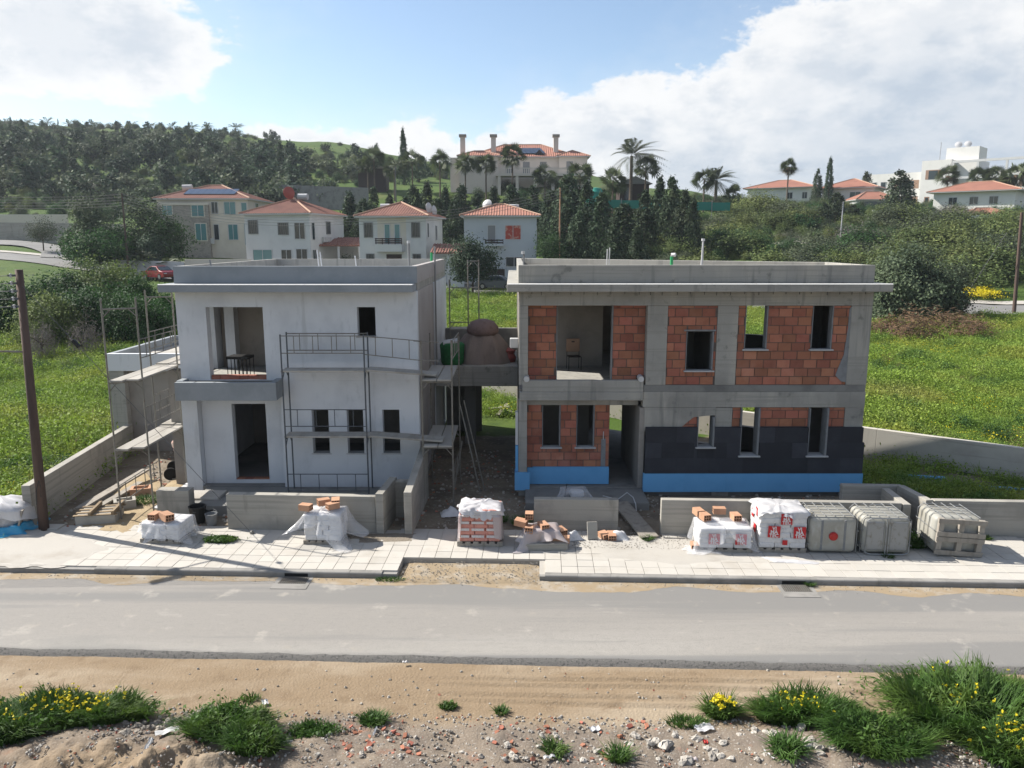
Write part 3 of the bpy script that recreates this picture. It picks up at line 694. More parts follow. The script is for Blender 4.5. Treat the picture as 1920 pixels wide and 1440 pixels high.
    for z0, z1, hs in ((.2, 3.13, [(3.6, 4.9, .2, 2.6), (6.55, 7.35, .25, 1.3), (7.9, 9.2, 1.05, 2.6)]), (3.33, 6.02, [(7.4, 9.2, 4.28, 5.6), (2, 3.0, 4.2, 5.6)])):
        o = part(holed(.4, 11.4, z0, z1, -.3, -.1, hl(hs)), 'back_wall', 'render_inner', 0); o.location = (X0, yb(X0), 0); o.rotation_euler.z = -math.atan(.617)
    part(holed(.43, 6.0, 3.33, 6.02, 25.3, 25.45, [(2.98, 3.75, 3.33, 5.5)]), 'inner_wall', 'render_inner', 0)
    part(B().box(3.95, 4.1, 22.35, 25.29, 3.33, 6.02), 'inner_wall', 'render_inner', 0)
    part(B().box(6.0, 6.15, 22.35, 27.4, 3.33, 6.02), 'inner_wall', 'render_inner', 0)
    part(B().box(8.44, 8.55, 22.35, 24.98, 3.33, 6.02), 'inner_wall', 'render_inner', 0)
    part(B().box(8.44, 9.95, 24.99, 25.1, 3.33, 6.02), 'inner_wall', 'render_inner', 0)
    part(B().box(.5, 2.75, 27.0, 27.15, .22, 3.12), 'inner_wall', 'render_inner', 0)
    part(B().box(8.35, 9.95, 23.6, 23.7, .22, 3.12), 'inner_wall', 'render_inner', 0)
    # brick infill
    brick_panel(h, .46, 1.29, 3.30, 5.61, Y0 + .30, seed=1)
    brick_panel(h, 2.92, 3.86, 3.30, 5.61, Y0 + .30, seed=2)
    brick_panel(h, 4.44, 5.86, 3.32, 5.61, Y0 + .03, [(5.0, 5.78, 3.74, 4.87)], seed=3)
    brick_panel(h, 6.45, 9.66, 3.32, 5.61, Y0 + .03, [(6.66, 7.30, 4.36, 5.61), (8.57, 9.16, 4.36, 5.61)], seed=4)
    brick_panel(h, .44, 2.90, .22, 2.66, Y0 + .40, [(.90, 1.44, 1.36, 2.66), (1.92, 2.45, 1.36, 2.66)], seed=5)
    brick_panel(h, 4.60, 5.93, 1.9, 2.5, Y0 + .03, [(5.41, 5.90, 1.4, 2.5)], seed=6)
    brick_panel(h, 6.42, 9.70, .6, 2.655, Y0 + .03, [(6.67, 7.21, 1.23, 2.655), (8.65, 9.20, 1.23, 2.655)], seed=7)
    # grey render around the corner of the upper infill
    part(B().prism([(9.66, 3.4), (9.52, 3.42), (9.34, 3.6), (9.42, 3.86), (9.54, 4.2), (9.6, 5.0), (9.6, 5.5), (9.66, 5.6)], Y0 + .012, Y0 + .1, 'y'), 'mortar_patch', 'jamb', 0)
    part(B().box(2.66, 2.80, Y0 + .385, Y0 + .5, .75, 1.62), 'mortar_patch', 'jamb', .01)
    B().tube([(2.72, Y0 + .37, 1.6), (2.72, Y0 + .34, 1.85)], .012).obj('conduit', 'pvc_white', h)
    # windows
    for q in ((5.0, 5.78, 3.74, 4.87, Y0 + .02), (6.66, 7.30, 4.36, 5.61, Y0 + .02), (8.57, 9.16, 4.36, 5.61, Y0 + .02),
              (.90, 1.44, 1.36, 2.66, Y0 + .39), (1.92, 2.45, 1.36, 2.66, Y0 + .39)): window_trim(h, *q)
    for q in ((5.41, 5.90, 1.49, 2.38), (6.67, 7.21, 1.23, 2.65), (8.65, 9.20, 1.23, 2.65)): window_trim(h, *q, Y0 - .09, depth=.4, th=.05)
    window_trim(h, 1.29, 2.92, 3.33, 5.61, Y0 + .29, sill=False, th=.03)
    B().box(4.92, 5.84, Y0 + .012, Y0 + .1, 4.88, 4.925).obj('lintel', 'jamb', h)
    B().obox((8.92, 22.6, 1.6), (.02, .03, 1.6)).obj('frame_bar', 'frame_dark', h)
    # insulation boards
    rows = [(.69, 1.155, 0.0), (1.155, 1.62, .48), (1.62, 2.08, .05)]; win = [(5.41, 5.90, 1.49, 3), (6.67, 7.21, 1.23, 3), (8.65, 9.20, 1.23, 3)]
    for z0, z1, off in rows:
        x = 3.90 - off
        while x < 10.28:
            r = (max(x, 3.90), min(x + .955, 10.30 if z1 < 1.63 else 10.24), z0, z1); x += .955
            for a0, a1, c0, c1 in rsub(r, win):
                if a1 - a0 < .05 or c1 - c0 < .05: continue
                d = rg.uniform(-.004, .004)
                B().box(a0 + .0015, a1 - .0015, Y0 - .10 + d, Y0 - .005, c0 + .0015, c1 - .0015).obj('insulation_board', 'board_dark', h)
    x = 3.86
    for k, L in enumerate((1.2, 1.25, 1.2, 1.25, 1.2, .36)):
        B().box(x + .001, min(x + L, 10.34) - .001, Y0 - .125 + .003 * (k % 2), Y0 - .004, .13, .688).obj('plinth_board', 'board_blue', h); x += L
    for a0, a1, y0, y1, z0, z1 in ((.62, 1.72, .30, .39, .24, .76), (1.722, 2.90, .298, .39, .24, .76), (.46, .618, .302, .39, .24, .74), (.08, .52, -.06, .018, .16, .70), (.08, .178, .02, .36, .16, .70), (.10, .182, .03, .3, .72, 1.5)):
        B().box(a0, a1, Y0 + y0, Y0 + y1, z0, z1).obj('plinth_board', 'board_blue', h)
    B().box(.10, .178, Y0 + .05, Y0 + .3, 1.52, 2.5).obj('insulation_board', 'pvc_white', h)
    B().tube([(9.96, Y0 - .13, .38), (9.96, Y0 - .2, .36), (9.99, Y0 - .22, .42)], .03).obj('cable_stub', 'black_plastic', h)
    # white insulation corner pieces on the balcony, pipes on the roof
    for x in (.42, 3.72): B().tube([(x, Y0 - .08, 3.5), (x, Y0 + .2, 3.52)], .085, 10).obj('pipe_end', 'pvc_white', h)
    for x, y, z1, r, m in ((3.2, 26.5, 7.15, .02, 'pvc_white'), (3.28, 26.5, 7.2, .02, 'pvc_white'), (.32, 22.4, 7.05, .03, 'frame_grey')):
        B().tube([(x, y, 6.3), (x + .02, y, z1)], r).obj('roof_pipe', m, h)
    B().tube([(.32, 22.4, 7.05), (.32, 22.4, 7.13)], .045, 8).obj('roof_pipe_cap', 'pvc_white', h)
    B().tube([(5.2, 25.5, 6.3), (5.2, 25.5, 6.93)], .05, 8).obj('roof_pipe', 'pvc_green', h)
    B().tube([(5.2, 25.5, 6.93), (5.2, 25.5, 6.98), (5.3, 25.42, 6.98)], .06, 8).obj('roof_pipe_elbow', 'pvc_white', h)
    B().tube([(6.35, 26.2, 6.3), (6.37, 26.2, 7.42)], .045, 8, .03).obj('roof_pipe', 'dish', h)
    B().tube([(6.37, 26.2, 7.42), (6.37, 26.2, 7.5)], .06, 8).obj('roof_pipe_cap', 'pvc_white', h)
    part(B().box(.38, 3.86, 20.75, 22.36, -.2, .19), 'porch_slab', 'concrete_dark', .02)
brick_house()

# ------------------------------------------------------------------ the white rendered house
def white_house():
    h = thing('white_house', 'half finished white rendered house with grey roof band behind scaffolding', 'house', (0, 0, 0))
    part = lambda b, n, m='render_white', bv=.0: b.obj(n, m, h, bevel=bv)
    X0, X1, Y0, Y1 = -9.55, -2.70, 22.0, 31.5
    part(B().box(X0 + .1, X1 - .04, Y0 + .03, Y1, -.4, .27), 'foundation', 'concrete_dark')
    part(holed(X0, X1, 3.45, 6.02, Y0, Y0 + .28, [(-8.71, -7.09, 3.47, 5.57), (-4.41, -3.89, 4.73, 5.57)]), 'front_wall')
    part(holed(-6.72, X1, .24, 3.448, Y0, Y0 + .28, [(-5.84, -5.35, 1.28, 2.59), (-4.82, -4.34, 1.28, 2.59), (-3.78, -3.28, 1.28, 2.59)]), 'front_wall')
    part(holed(-9.16, -6.72, .26, 3.0, Y0 + .30, Y0 + .55, [(-8.27, -7.27, .38, 2.70)]), 'recess_wall')
    part(B().box(-9.62, -9.17, Y0 + .02, Y0 + .6, .1, 3.0), 'pier')
    for q in ((-5.84, -5.35), (-4.82, -4.34), (-3.78, -3.28)): B().box(q[0] - .05, q[1] + .05, Y0 - .02, Y0 + .25, 1.245, 1.283).obj('window_sill', 'sill', h)
    B().box(-4.46, -3.84, Y0 - .02, Y0 + .25, 4.695, 4.733).obj('window_sill', 'sill', h)
    part(B().box(X0 + .03, X1 - .29, Y0 + .29, Y1 - .3, 3.22, 3.46), 'floor_slab', 'concrete')
    # balcony box
    part(B().box(-9.5, -6.64, 21.38, 21.56, 2.98, 3.50), 'balcony_front', 'render_grey', .01)
    part(B().box(-9.49, -6.65, 21.562, 22.0, 2.985, 3.2), 'balcony_floor', 'render_grey', .01)
    part(B().box(-6.80, -6.62, 21.562, 21.995, 3.2, 3.52), 'balcony_side', 'render_grey', .01)
    part(B().box(-9.52, -9.34, 21.562, 21.995, 3.2, 3.52), 'balcony_side', 'render_grey', .01)
    # roof band
    part(B().box(-9.78, -2.74, 21.45, 22.3, 6.02, 6.235), 'roof_cornice', 'render_grey', .012)
    part(B().box(-9.77, -2.72, 22.3, 31.6, 6.022, 6.23), 'roof_slab', 'concrete')
    part(B().prism([(21.455, 6.235), (21.451, 6.222), (21.446, 6.226), (21.475, 6.246), (21.52, 6.241), (21.52, 6.235)], -9.77, -2.75, 'x'), 'cornice_lip', 'lip', 0)
    part(B().box(X0, X1 + .005, 22.0, 22.18, 6.237, 6.72), 'parapet', 'render_grey', .01)
    part(B().box(X0 + .004, X1, 31.2, 31.38, 6.235, 6.72), 'parapet', 'concrete', .01)
    part(B().box(X0 + .002, X0 + .18, 22.182, 31.198, 6.235, 6.718), 'parapet', 'concrete', .01)
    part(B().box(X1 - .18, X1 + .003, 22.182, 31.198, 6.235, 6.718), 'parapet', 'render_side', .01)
    part(B().box(X0 + .19, X1 - .19, 22.19, 31.19, 6.232, 6.29), 'roof_screed', 'render_white')
    # sides and back
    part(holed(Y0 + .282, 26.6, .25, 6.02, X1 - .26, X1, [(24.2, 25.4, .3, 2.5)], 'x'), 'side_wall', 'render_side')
    part(holed(26.6, Y1 - .002, .25, 6.02, X1 - .262, X1 + .03, [(29.6, 30.2, .4, 2.6)], 'x'), 'side_wall', 'render_white')
    part(holed(Y0 + .282, Y1 - .002, .25, 6.02, X0, X0 + .26, [(22.6, 24.1, 3.46, 5.5), (27.5, 29, 1.0, 2.6), (26, 27.3, 4.3, 5.6)], 'x'), 'side_wall', 'render_white')
    part(holed(X0 + .27, X1 - .27, .25, 6.02, Y1 - .26, Y1 - .01, [(-8, -7, 4, 5.6), (-5.6, -4.4, .3, 2.6), (-8.6, -7.8, 1.6, 2.6)]), 'back_wall')
    part(holed(X0 + .28, -6.9, 3.47, 6.0, 24.6, 24.75, []), 'inner_wall', 'render_inner')
    part(B().box(-6.9, -6.75, 22.3, 28.5, 3.47, 6.0), 'inner_wall', 'render_inner')
    part(B().box(-6.6, -3.0, 26.0, 26.15, 3.47, 6.0), 'inner_wall', 'render_inner')
    part(B().box(X0 + .28, -3.0, 27.0, 27.15, .28, 3.2), 'inner_wall', 'render_inner')
    part(B().box(-9.02, -8.72, 24.2, 24.59, 3.47, 6.0), 'column', 'render_white')
    # thresholds with bare bricks
    for x0, x1, y, z in ((-8.27, -7.27, Y0 + .32, .28), (-8.70, -7.10, Y0 + .06, 3.462)):
        n = 4 if x1 - x0 < 1.2 else 6; d = (x1 - x0) / n
        for k in range(n): B().box(x0 + k * d + .006, x0 + (k + 1) * d - .006, y, y + .18, z, z + .13).obj('brick', 'brick', h)
    for x, y, z0, z1, r, m in ((-6.65, 27, 6.28, 7.12, .022, 'pvc_white'), (-6.55, 27, 6.28, 7.05, .022, 'pvc_white'), (-5.05, 25.5, 6.28, 6.95, .02, 'pvc_white'),
                               (-3.05, 23.2, 6.28, 7.35, .035, 'frame_grey'), (-2.98, 29, 6.28, 7.0, .045, 'pvc_green'), (-9.2, 24.0, 6.3, 6.86, .03, 'frame_grey')):
        B().tube([(x, y, z0), (x + (.0 if r > .03 else -.06), y, z1)], r, 8).obj('roof_pipe', m, h)
    B().tube([(-3.05, 23.2, 7.35), (-3.05, 23.2, 7.43)], .05, 8).obj('roof_pipe_cap', 'pvc_white', h)
    B().tube([(-2.60, 26.4, 3.2), (-2.60, 26.4, 7.25)], .03, 8).obj('drain_pipe', 'frame_grey', h)
    part(B().box(-9.0, -3.55, 20.3, 21.98, -.2, .26), 'podium', 'concrete_dark', .02)
    part(B().box(-9.35, -8.25, 20.75, 21.5, .0, .32), 'entry_step', 'screed', .03)
    part(B().box(-9.3, -8.2, 20.3, 20.75, -.1, .17), 'entry_step', 'screed', .03)
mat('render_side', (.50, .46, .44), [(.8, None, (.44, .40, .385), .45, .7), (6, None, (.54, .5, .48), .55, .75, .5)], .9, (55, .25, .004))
white_house()
# single-storey wing beside the white house
def annex():
    h = thing('concrete_wing', 'low concrete wing with open flat roof beside the white house', 'building')
    part = lambda b, n, m='concrete', bv=.012: b.obj(n, m, h, bevel=bv)
    part(holed(-14.1, -9.6, -.1, 3.05, 27.0, 27.22, []), 'front_wall', 'render_inner', 0)
    part(B().box(-14.12, -13.6, 26.7, 26.998, -.1, 3.0), 'column', 'concrete')
    part(B().box(-14.1, -13.9, 27.222, 32, -.1, 3.05), 'side_wall', 'concrete')
    part(B().box(-14.1, -9.6, 31.8, 32.0, -.1, 3.05), 'back_wall', 'render_inner')
    part(B().box(-14.14, -9.58, 26.842, 32.05, 3.052, 3.2), 'roof_slab', 'screed')
    part(B().box(-14.14, -9.58, 26.66, 26.84, 2.95, 3.56), 'parapet', 'render_white')
    part(B().box(-14.14, -13.96, 26.842, 32.05, 3.2, 3.56), 'parapet', 'render_grey')
    part(B().box(-13.95, -9.58, 31.87, 32.05, 3.2, 3.56), 'parapet', 'render_grey')
    part(B().obox((-12.2, 28.6, 3.3), (2.6, .9, .08), (0, 0, .1)), 'roof_sheet', 'plank_pale')
    part(B().box(-10.35, -9.9, 22.9, 23.3, -.1, 3.6), 'pier', 'render_inner')
annex()
def bridge():
    h = thing('link_slab', 'grey concrete slab and beam bridging the gap between the houses', 'slab')
    part = lambda b, n, m='concrete', bv=.012: b.obj(n, m, h, bevel=bv)
    part(B().box(-2.66, .2, 26.4, 26.65, 2.46, 3.16), 'beam', 'concrete')
    part(B().box(-2.66, .2, 26.652, 31.0, 2.95, 3.14), 'deck', 'concrete')
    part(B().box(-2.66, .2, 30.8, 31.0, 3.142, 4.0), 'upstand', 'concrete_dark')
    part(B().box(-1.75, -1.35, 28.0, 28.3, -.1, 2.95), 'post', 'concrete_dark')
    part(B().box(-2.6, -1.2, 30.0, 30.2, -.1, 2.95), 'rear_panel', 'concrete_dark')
bridge()
# ================================================================== scaffolding
def hframe(t, p, q, z0, z1, bars, r=.024, m='scaffold_metal', name='frame'):
    p, q = Vector((*p, 0)), Vector((*q, 0)); d = (q - p).normalized(); b = B(); up = Vector((0, 0, 1))
    b.tube([p + up * z0, p + up * z1], r, 7); b.tube([q + up * z0, q + up * z1], r, 7)
    for z in bars:
        b.tube([p + up * z, q + up * z], r * .85, 6)
        b.tube([p + up * (z - .22), p + d * .2 + up * z], r * .6, 5); b.tube([q + up * (z - .22), q - d * .2 + up * z], r * .6, 5)
    return b.obj(name, m, t, smooth=False)
def rail(t, p, q, z0, z1, zq0=None, zq1=None, n=4, r=.014, m='scaffold_metal'):
    p, q = Vector((*p, 0)), Vector((*q, 0)); zq0 = z0 if zq0 is None else zq0; zq1 = z1 if zq1 is None else zq1; b = B(); U = Vector((0, 0, 1))
    b.tube([p + U * z0, q + U * zq0], r, 5); b.tube([p + U * z1, q + U * zq1], r, 5)
    for k in range(n):
        s = (k + .7) / (n + .4); c = p.lerp(q, s); b.tube([c + U * (z0 + (zq0 - z0) * s), c + U * (z1 + (zq1 - z1) * s)], r * .85, 5)
    return b.obj('guard_rail', m, t)
def plank(t, p, q, wd, z, zq=None, m='plank_pale', th=.05):
    return B().bar((p[0], p[1], z), (q[0], q[1], z if zq is None else zq), wd, th).obj('plank', m, t, bevel=.006)
def scaffolds():
    t = thing('scaffold', 'tubular scaffold with guard rails standing before the white facade', 'scaffold')
    yf, yb = 21.22, 21.82
    for x, r in ((-6.4, .022), (-4.1, .022)): hframe(t, (x, yf), (x, yb), .27, 4.88, (1.9, 3.8), r, 'scaffold_blue')
    for z in (1.96, 3.84):
        for y in (yf + .16, yf + .44): plank(t, (-6.45, y), (-4.0, y), .26, z)
    for y in (yf, yb): rail(t, (-6.4, y), (-4.1, y), 4.36, 4.84)
    rail(t, (-6.4, yf), (-4.1, yf), 2.28, 2.76, m='scaffold_blue'); rail(t, (-6.4, yf), (-4.1, yf), .38, .88, m='scaffold_blue')
    for z, zq in ((1.93, 1.80), (3.82, 3.69)):
        for y in (yf + .13, yf + .42): plank(t, (-4.05, y), (-1.95 if z < 3 else -2.1, y - .1), .25, z + .055, zq + .06)
    rail(t, (-4.1, yf), (-2.5, yf - .15), 4.33, 4.84, 4.18, 4.72, 3)
    t = thing('scaffold', 'scaffold tower with two plank decks in the gap between the houses', 'scaffold')
    x0, x1 = -2.50, -1.66
    hframe(t, (x0, 21.05), (x1, 21.0), -.03, 4.75, (1.70, 3.58)); hframe(t, (x0 + .02, 23.2), (x1 + .05, 23.2), -.03, 4.7, (1.70, 3.58))
    for z in (1.76, 3.64):
        for k in range(2): plank(t, (x0 + .22 + .41 * k, 20.95), (x0 + .24 + .41 * k, 23.35), .385, z, z + .02)
    rail(t, (x1, 21.0), (x1 + .05, 23.2), 4.2, 4.7); rail(t, (x1, 21.0), (x1 + .05, 23.2), .6, 1.1)
    B().tube([(x0 - .2, 21.05, 4.72), (x0 + .5, 20.98, 4.70)], .014, 5).obj('rail_end', 'scaffold_metal', t)
    B().tube([(x0 - .2, 21.05, 4.2), (x0 + .5, 20.98, 4.18)], .014, 5).obj('rail_end', 'scaffold_metal', t)
    for k, (a, c) in enumerate((((-1.55, 22.6, 2.6), (-.95, 22.2, 0)), ((-1.45, 22.8, 2.7), (-.82, 22.4, 0)), ((-1.5, 22.6, 1.5), (-1.75, 22.0, .0)))):
        B().tube([a, c], .022, 6).obj('brace_pole', 'scaffold_metal', t)
    t = thing('scaffold', 'rusty side scaffold with pale plank decks beside the white house', 'scaffold')
    x0, x1 = -10.58, -9.88
    hframe(t, (x0, 19.95), (x1, 20.35), -.02, 5.95, (1.88, 3.74, 5.68)); hframe(t, (x0 - .05, 22.5), (x1 - .02, 22.6), 0, 6.02, (1.88, 3.74, 5.82))
    for z in (1.95, 3.80):
        plank(t, (x0 + .2, 19.9), (x0 + .2, 22.6), .34, z); plank(t, (x0 + .55, 20.1), (x0 + .55, 22.6), .33, z)
        plank(t, (x0 + .2, 22.65), (x0 + .2, 25.2), .36, z + .03); plank(t, (x0 + .58, 22.65), (x0 + .58, 25.2), .36, z + .02)
    rail(t, (x0 - .02, 19.97), (x0 - .05, 22.5), .42, .92); rail(t, (x1, 20.35), (x1 - .02, 22.6), 2.5, 3.0)
    rail(t, (x0 - .05, 22.5), (x0 - .06, 25.1), 2.42, 2.92); rail(t, (x0 - .05, 22.5), (x0 - .06, 25.1), 4.3, 4.8); rail(t, (x1, 20.35), (x1, 22.6), 4.35, 4.85)
    hframe(t, (x0 - .06, 25.1), (x1, 25.1), 0, 5.0, (1.88, 3.74))
    t = thing('scaffold', 'narrow scaffold standing on the link slab behind the tarpaulin', 'scaffold')
    hframe(t, (-2.35, 29.2), (-1.25, 29.2), 3.14, 6.0, (4.4, 5.7)); hframe(t, (-1.62, 28.6), (-1.22, 28.6), 3.14, 6.75, (3.9, 6.7))
    for k in range(2): plank(t, (-2.3, 28.7 + .4 * k), (-1.2, 28.7 + .4 * k), .38, 4.2, m='wood_grey')
scaffolds()

# ================================================================== street furniture
def lamp_pole():
    t = thing('utility_pole', 'brown wooden utility pole standing on the footway at the concrete side wall', 'utility pole', (-12.29, 19.28, 0))
    B().tube([(0, 0, -.3), (.06, 0, 3.0), (.12, 0, 6.72)], .128, 14, .088).obj('post', 'rust_pole', t, smooth=True)
    for k in range(5):
        z = 6.58 - .19 * k
        B().lathe([(.02, -.05), (.035, -.03), (.022, 0), (.035, .03), (.02, .05)], 8, (-.13 + .1, -.11, z)).obj('insulator', 'dish', t)
        B().bar((.08, -.08, z), (-.1, -.12, z), .03, .05).obj('bracket', 'scaffold_blue', t)
    a = B().tube([(.04, -.05, 4.68), (-.3, -.25, 4.72), (-.62, -.5, 4.74)], .025, 6).obj('lamp_arm', 'scaffold_metal', t)
    B().obox((-.95, -.72, 4.76), (.72, .2, .09), (0, 0, .62)).obj('lamp_head', 'dish', t, bevel=.03)
    B().tube([(.1, -.13, .9), (.13, -.15, 1.2), (.10, -.14, 1.35), (.02, -.16, 1.1), (-.02, -.15, .7)], .012, 5).obj('cable', 'wire_dark', t)
    for k in range(5):
        z = 6.58 - .19 * k; pts = []
        for i in range(13):
            s = i / 12; pts.append((-12.3 - s * 34, 19.17 - s * 2, z + .25 * s - 1.6 * 4 * s * (1 - s) * .35))
        tag(B().tube(pts, .009, 5).obj('overhead_wire', 'wire'), 'thin grey wire strung from the utility pole along the street', 'wire', 'wires strung from the utility pole')
    g = thing('guy_wire', 'thin stay wire slanting from the utility pole down to the paving', 'wire')
    p, q = Vector((-12.17, 19.25, 6.4)), Vector((-6.7, 18.9, .0))
    B().tube([p, q], .007, 5).obj('strand', 'wire', g)
    c = p.lerp(q, .235); B().bar(c - (q - p).normalized() * .12, c + (q - p).normalized() * .12, .09, .09).obj('insulator', 'black_plastic', g, bevel=.02)
    B().lathe([(.06, 0), (.05, .05), (.02, .08)], 10, q).obj('anchor', 'scaffold_metal', g)
lamp_pole()
def storm_drain(p, L, label):
    t = thing('storm_drain', label, 'drain', p, RZ)
    B().box(-L / 2 - .09, L / 2 + .09, -.62, -.02, -.012, .004).obj('frame', 'kerb', t)
    n = int(L / .045)
    for k in range(n):
        x = -L / 2 + (k + .5) * L / n; B().box(x - .011, x + .011, -.36, -.03, .004, .014).obj('bar', 'scaffold_metal', t)
    B().box(-L / 2, L / 2, -.35, -.03, .0045, .0052).obj('pit', 'black_plastic', t)
    B().box(-L / 2 + .04, L / 2 - .04, -.003, .004, .01, .09).obj('inlet', 'black_plastic', t)
storm_drain(S(-4.92, 0, -.126), .62, 'cast drain grate with patched surround at the kerb')
storm_drain(S(6.28, 0, -.126), .60, 'narrow drain grate in the gutter below the stacked bags')

# ================================================================== loose bricks, pallets, sheets
def hollow_brick_mesh():
    b = B(); wx, L, hz, w_ = .2, .3, .15, .016
    b.box(-wx / 2, wx / 2, 0, L, 0, w_); b.box(-wx / 2, wx / 2, 0, L, hz - w_, hz)
    b.box(-wx / 2, -wx / 2 + w_, 0, L, w_, hz - w_); b.box(wx / 2 - w_, wx / 2, 0, L, w_, hz - w_)
    for k in (-1, 1): b.box(k * .031 - w_ / 2, k * .031 + w_ / 2, .003, L - .003, w_, hz - w_)
    b.box(-wx / 2 + w_, wx / 2 - w_, .004, L - .004, hz / 2 - w_ / 2, hz / 2 + w_ / 2)
    b.box(-wx / 2 + w_, wx / 2 - w_, .10, .12, w_, hz - w_)
    me = b.mesh('loose_brick'); me.materials.append(MATS['brick_loose']); return me
HB = hollow_brick_mesh()
def loose_brick(loc, rz, label, group=None, tilt=(0, 0), s=1.0):
    o = link('loose_brick', HB, None, loc=loc); o.rotation_euler = (tilt[0], tilt[1], rz); o.scale = (s, s, s)
    return tag(o, label, 'brick', group)
def pallet(t, w_, d, h=.14, name='pallet', m='wood_grey'):
    b = []
    for k in range(3): B().box(-w_ / 2, w_ / 2, -d / 2 + k * (d - .1) / 2, -d / 2 + .1 + k * (d - .1) / 2, 0, h * .6).obj('pallet_runner', m, t)
    n = 6
    for k in range(n):
        x = -w_ / 2 + k * (w_ - .13) / (n - 1); B().box(x, x + .13, -d / 2, d / 2, h * .61, h).obj('pallet_board', m, t)
def drape(t, w_, d, h, top, drop, flare, m, seed=0, folds=9, amp=.06, n=96, crumple=.03, name='plastic_sheet', dome=.05, c=(0, 0)):
    """a thin sheet lying over a stack: top rows, then falling rows with folds; drop(t) gives how far it falls at angle t"""
    rg = random.Random(seed); ph = [rg.uniform(0, 6.28) for _ in range(8)]; v, f = [], []
    R1, R2 = 5, 8
    def edge(tt):
        cx, sx = math.cos(tt), math.sin(tt); k = 1 / max(abs(cx) / (w_ / 2), abs(sx) / (d / 2)); e = (abs(cx) ** 6 + abs(sx) ** 6) ** (1 / 6)
        return k * (.94 + .06 * e)
    for j in range(R1 + R2 + 1):
        for i in range(n):
            tt = 2 * math.pi * i / n; e = edge(tt); dx, dy = math.cos(tt), math.sin(tt)
            wob = sum(math.sin(folds * (k + 1) * .6 * tt + ph[k]) / (k + 1) for k in range(4))
            if j <= R1:
                s = j / R1; r = e * s; z = h + dome * (1 - s * s) + crumple * 2 * float(fbm(np.float64(r * dx * 5 + seed), np.float64(r * dy * 5), seed, 4))
            else:
                s = (j - R1) / R2; D = drop(tt) * (1 + .25 * wob * .4); r = e + .012 + flare * s ** 1.4 * (1 + .5 * wob) + amp * wob * s * .6
                z = h - D * s + crumple * float(fbm(np.float64(tt * 4 + seed), np.float64(s * 3), seed + 5, 3))
                if z < .008: z = .008 + .01 * abs(wob); r += .12 * s
            v.append((c[0] + r * dx, c[1] + r * dy, z))
    for j in range(R1 + R2):
        for i in range(n): f.append((j * n + i, j * n + (i + 1) % n, (j + 1) * n + (i + 1) % n, (j + 1) * n + i))
    o = link(name, npmesh(name, v, f), m, t, smooth=True)
    return o
def bag(t, x0, x1, y0, y1, z0, z1, m, rg, name='bag'):
    b = B().box(x0 + .001, x1 - .001, y0, y1, z0 - .006, z1 + .016); me = b.mesh(name)
    o = link(name, me, m, t); o.modifiers.new('edge', 'BEVEL').width = min(z1 - z0, .1) * .32; o.modifiers[0].segments = 3
    o.location = (rg.uniform(-.012, .012), rg.uniform(-.012, .012), 0); o.rotation_euler.z = rg.uniform(-.012, .012); me.shade_smooth(); return o
def bag_stack(t, w_, d, z0, layers, lh, nx, ny, m, rg):
    for k in range(layers):
        a, c = (nx, ny) if k % 2 == 0 else (ny, nx)
        for i in range(a):
            for j in range(c):
                bag(t, -w_ / 2 + i * w_ / a, -w_ / 2 + (i + 1) * w_ / a, -d / 2 + j * d / c, -d / 2 + (j + 1) * d / c, z0 + k * lh, z0 + (k + 1) * lh, m, rg)
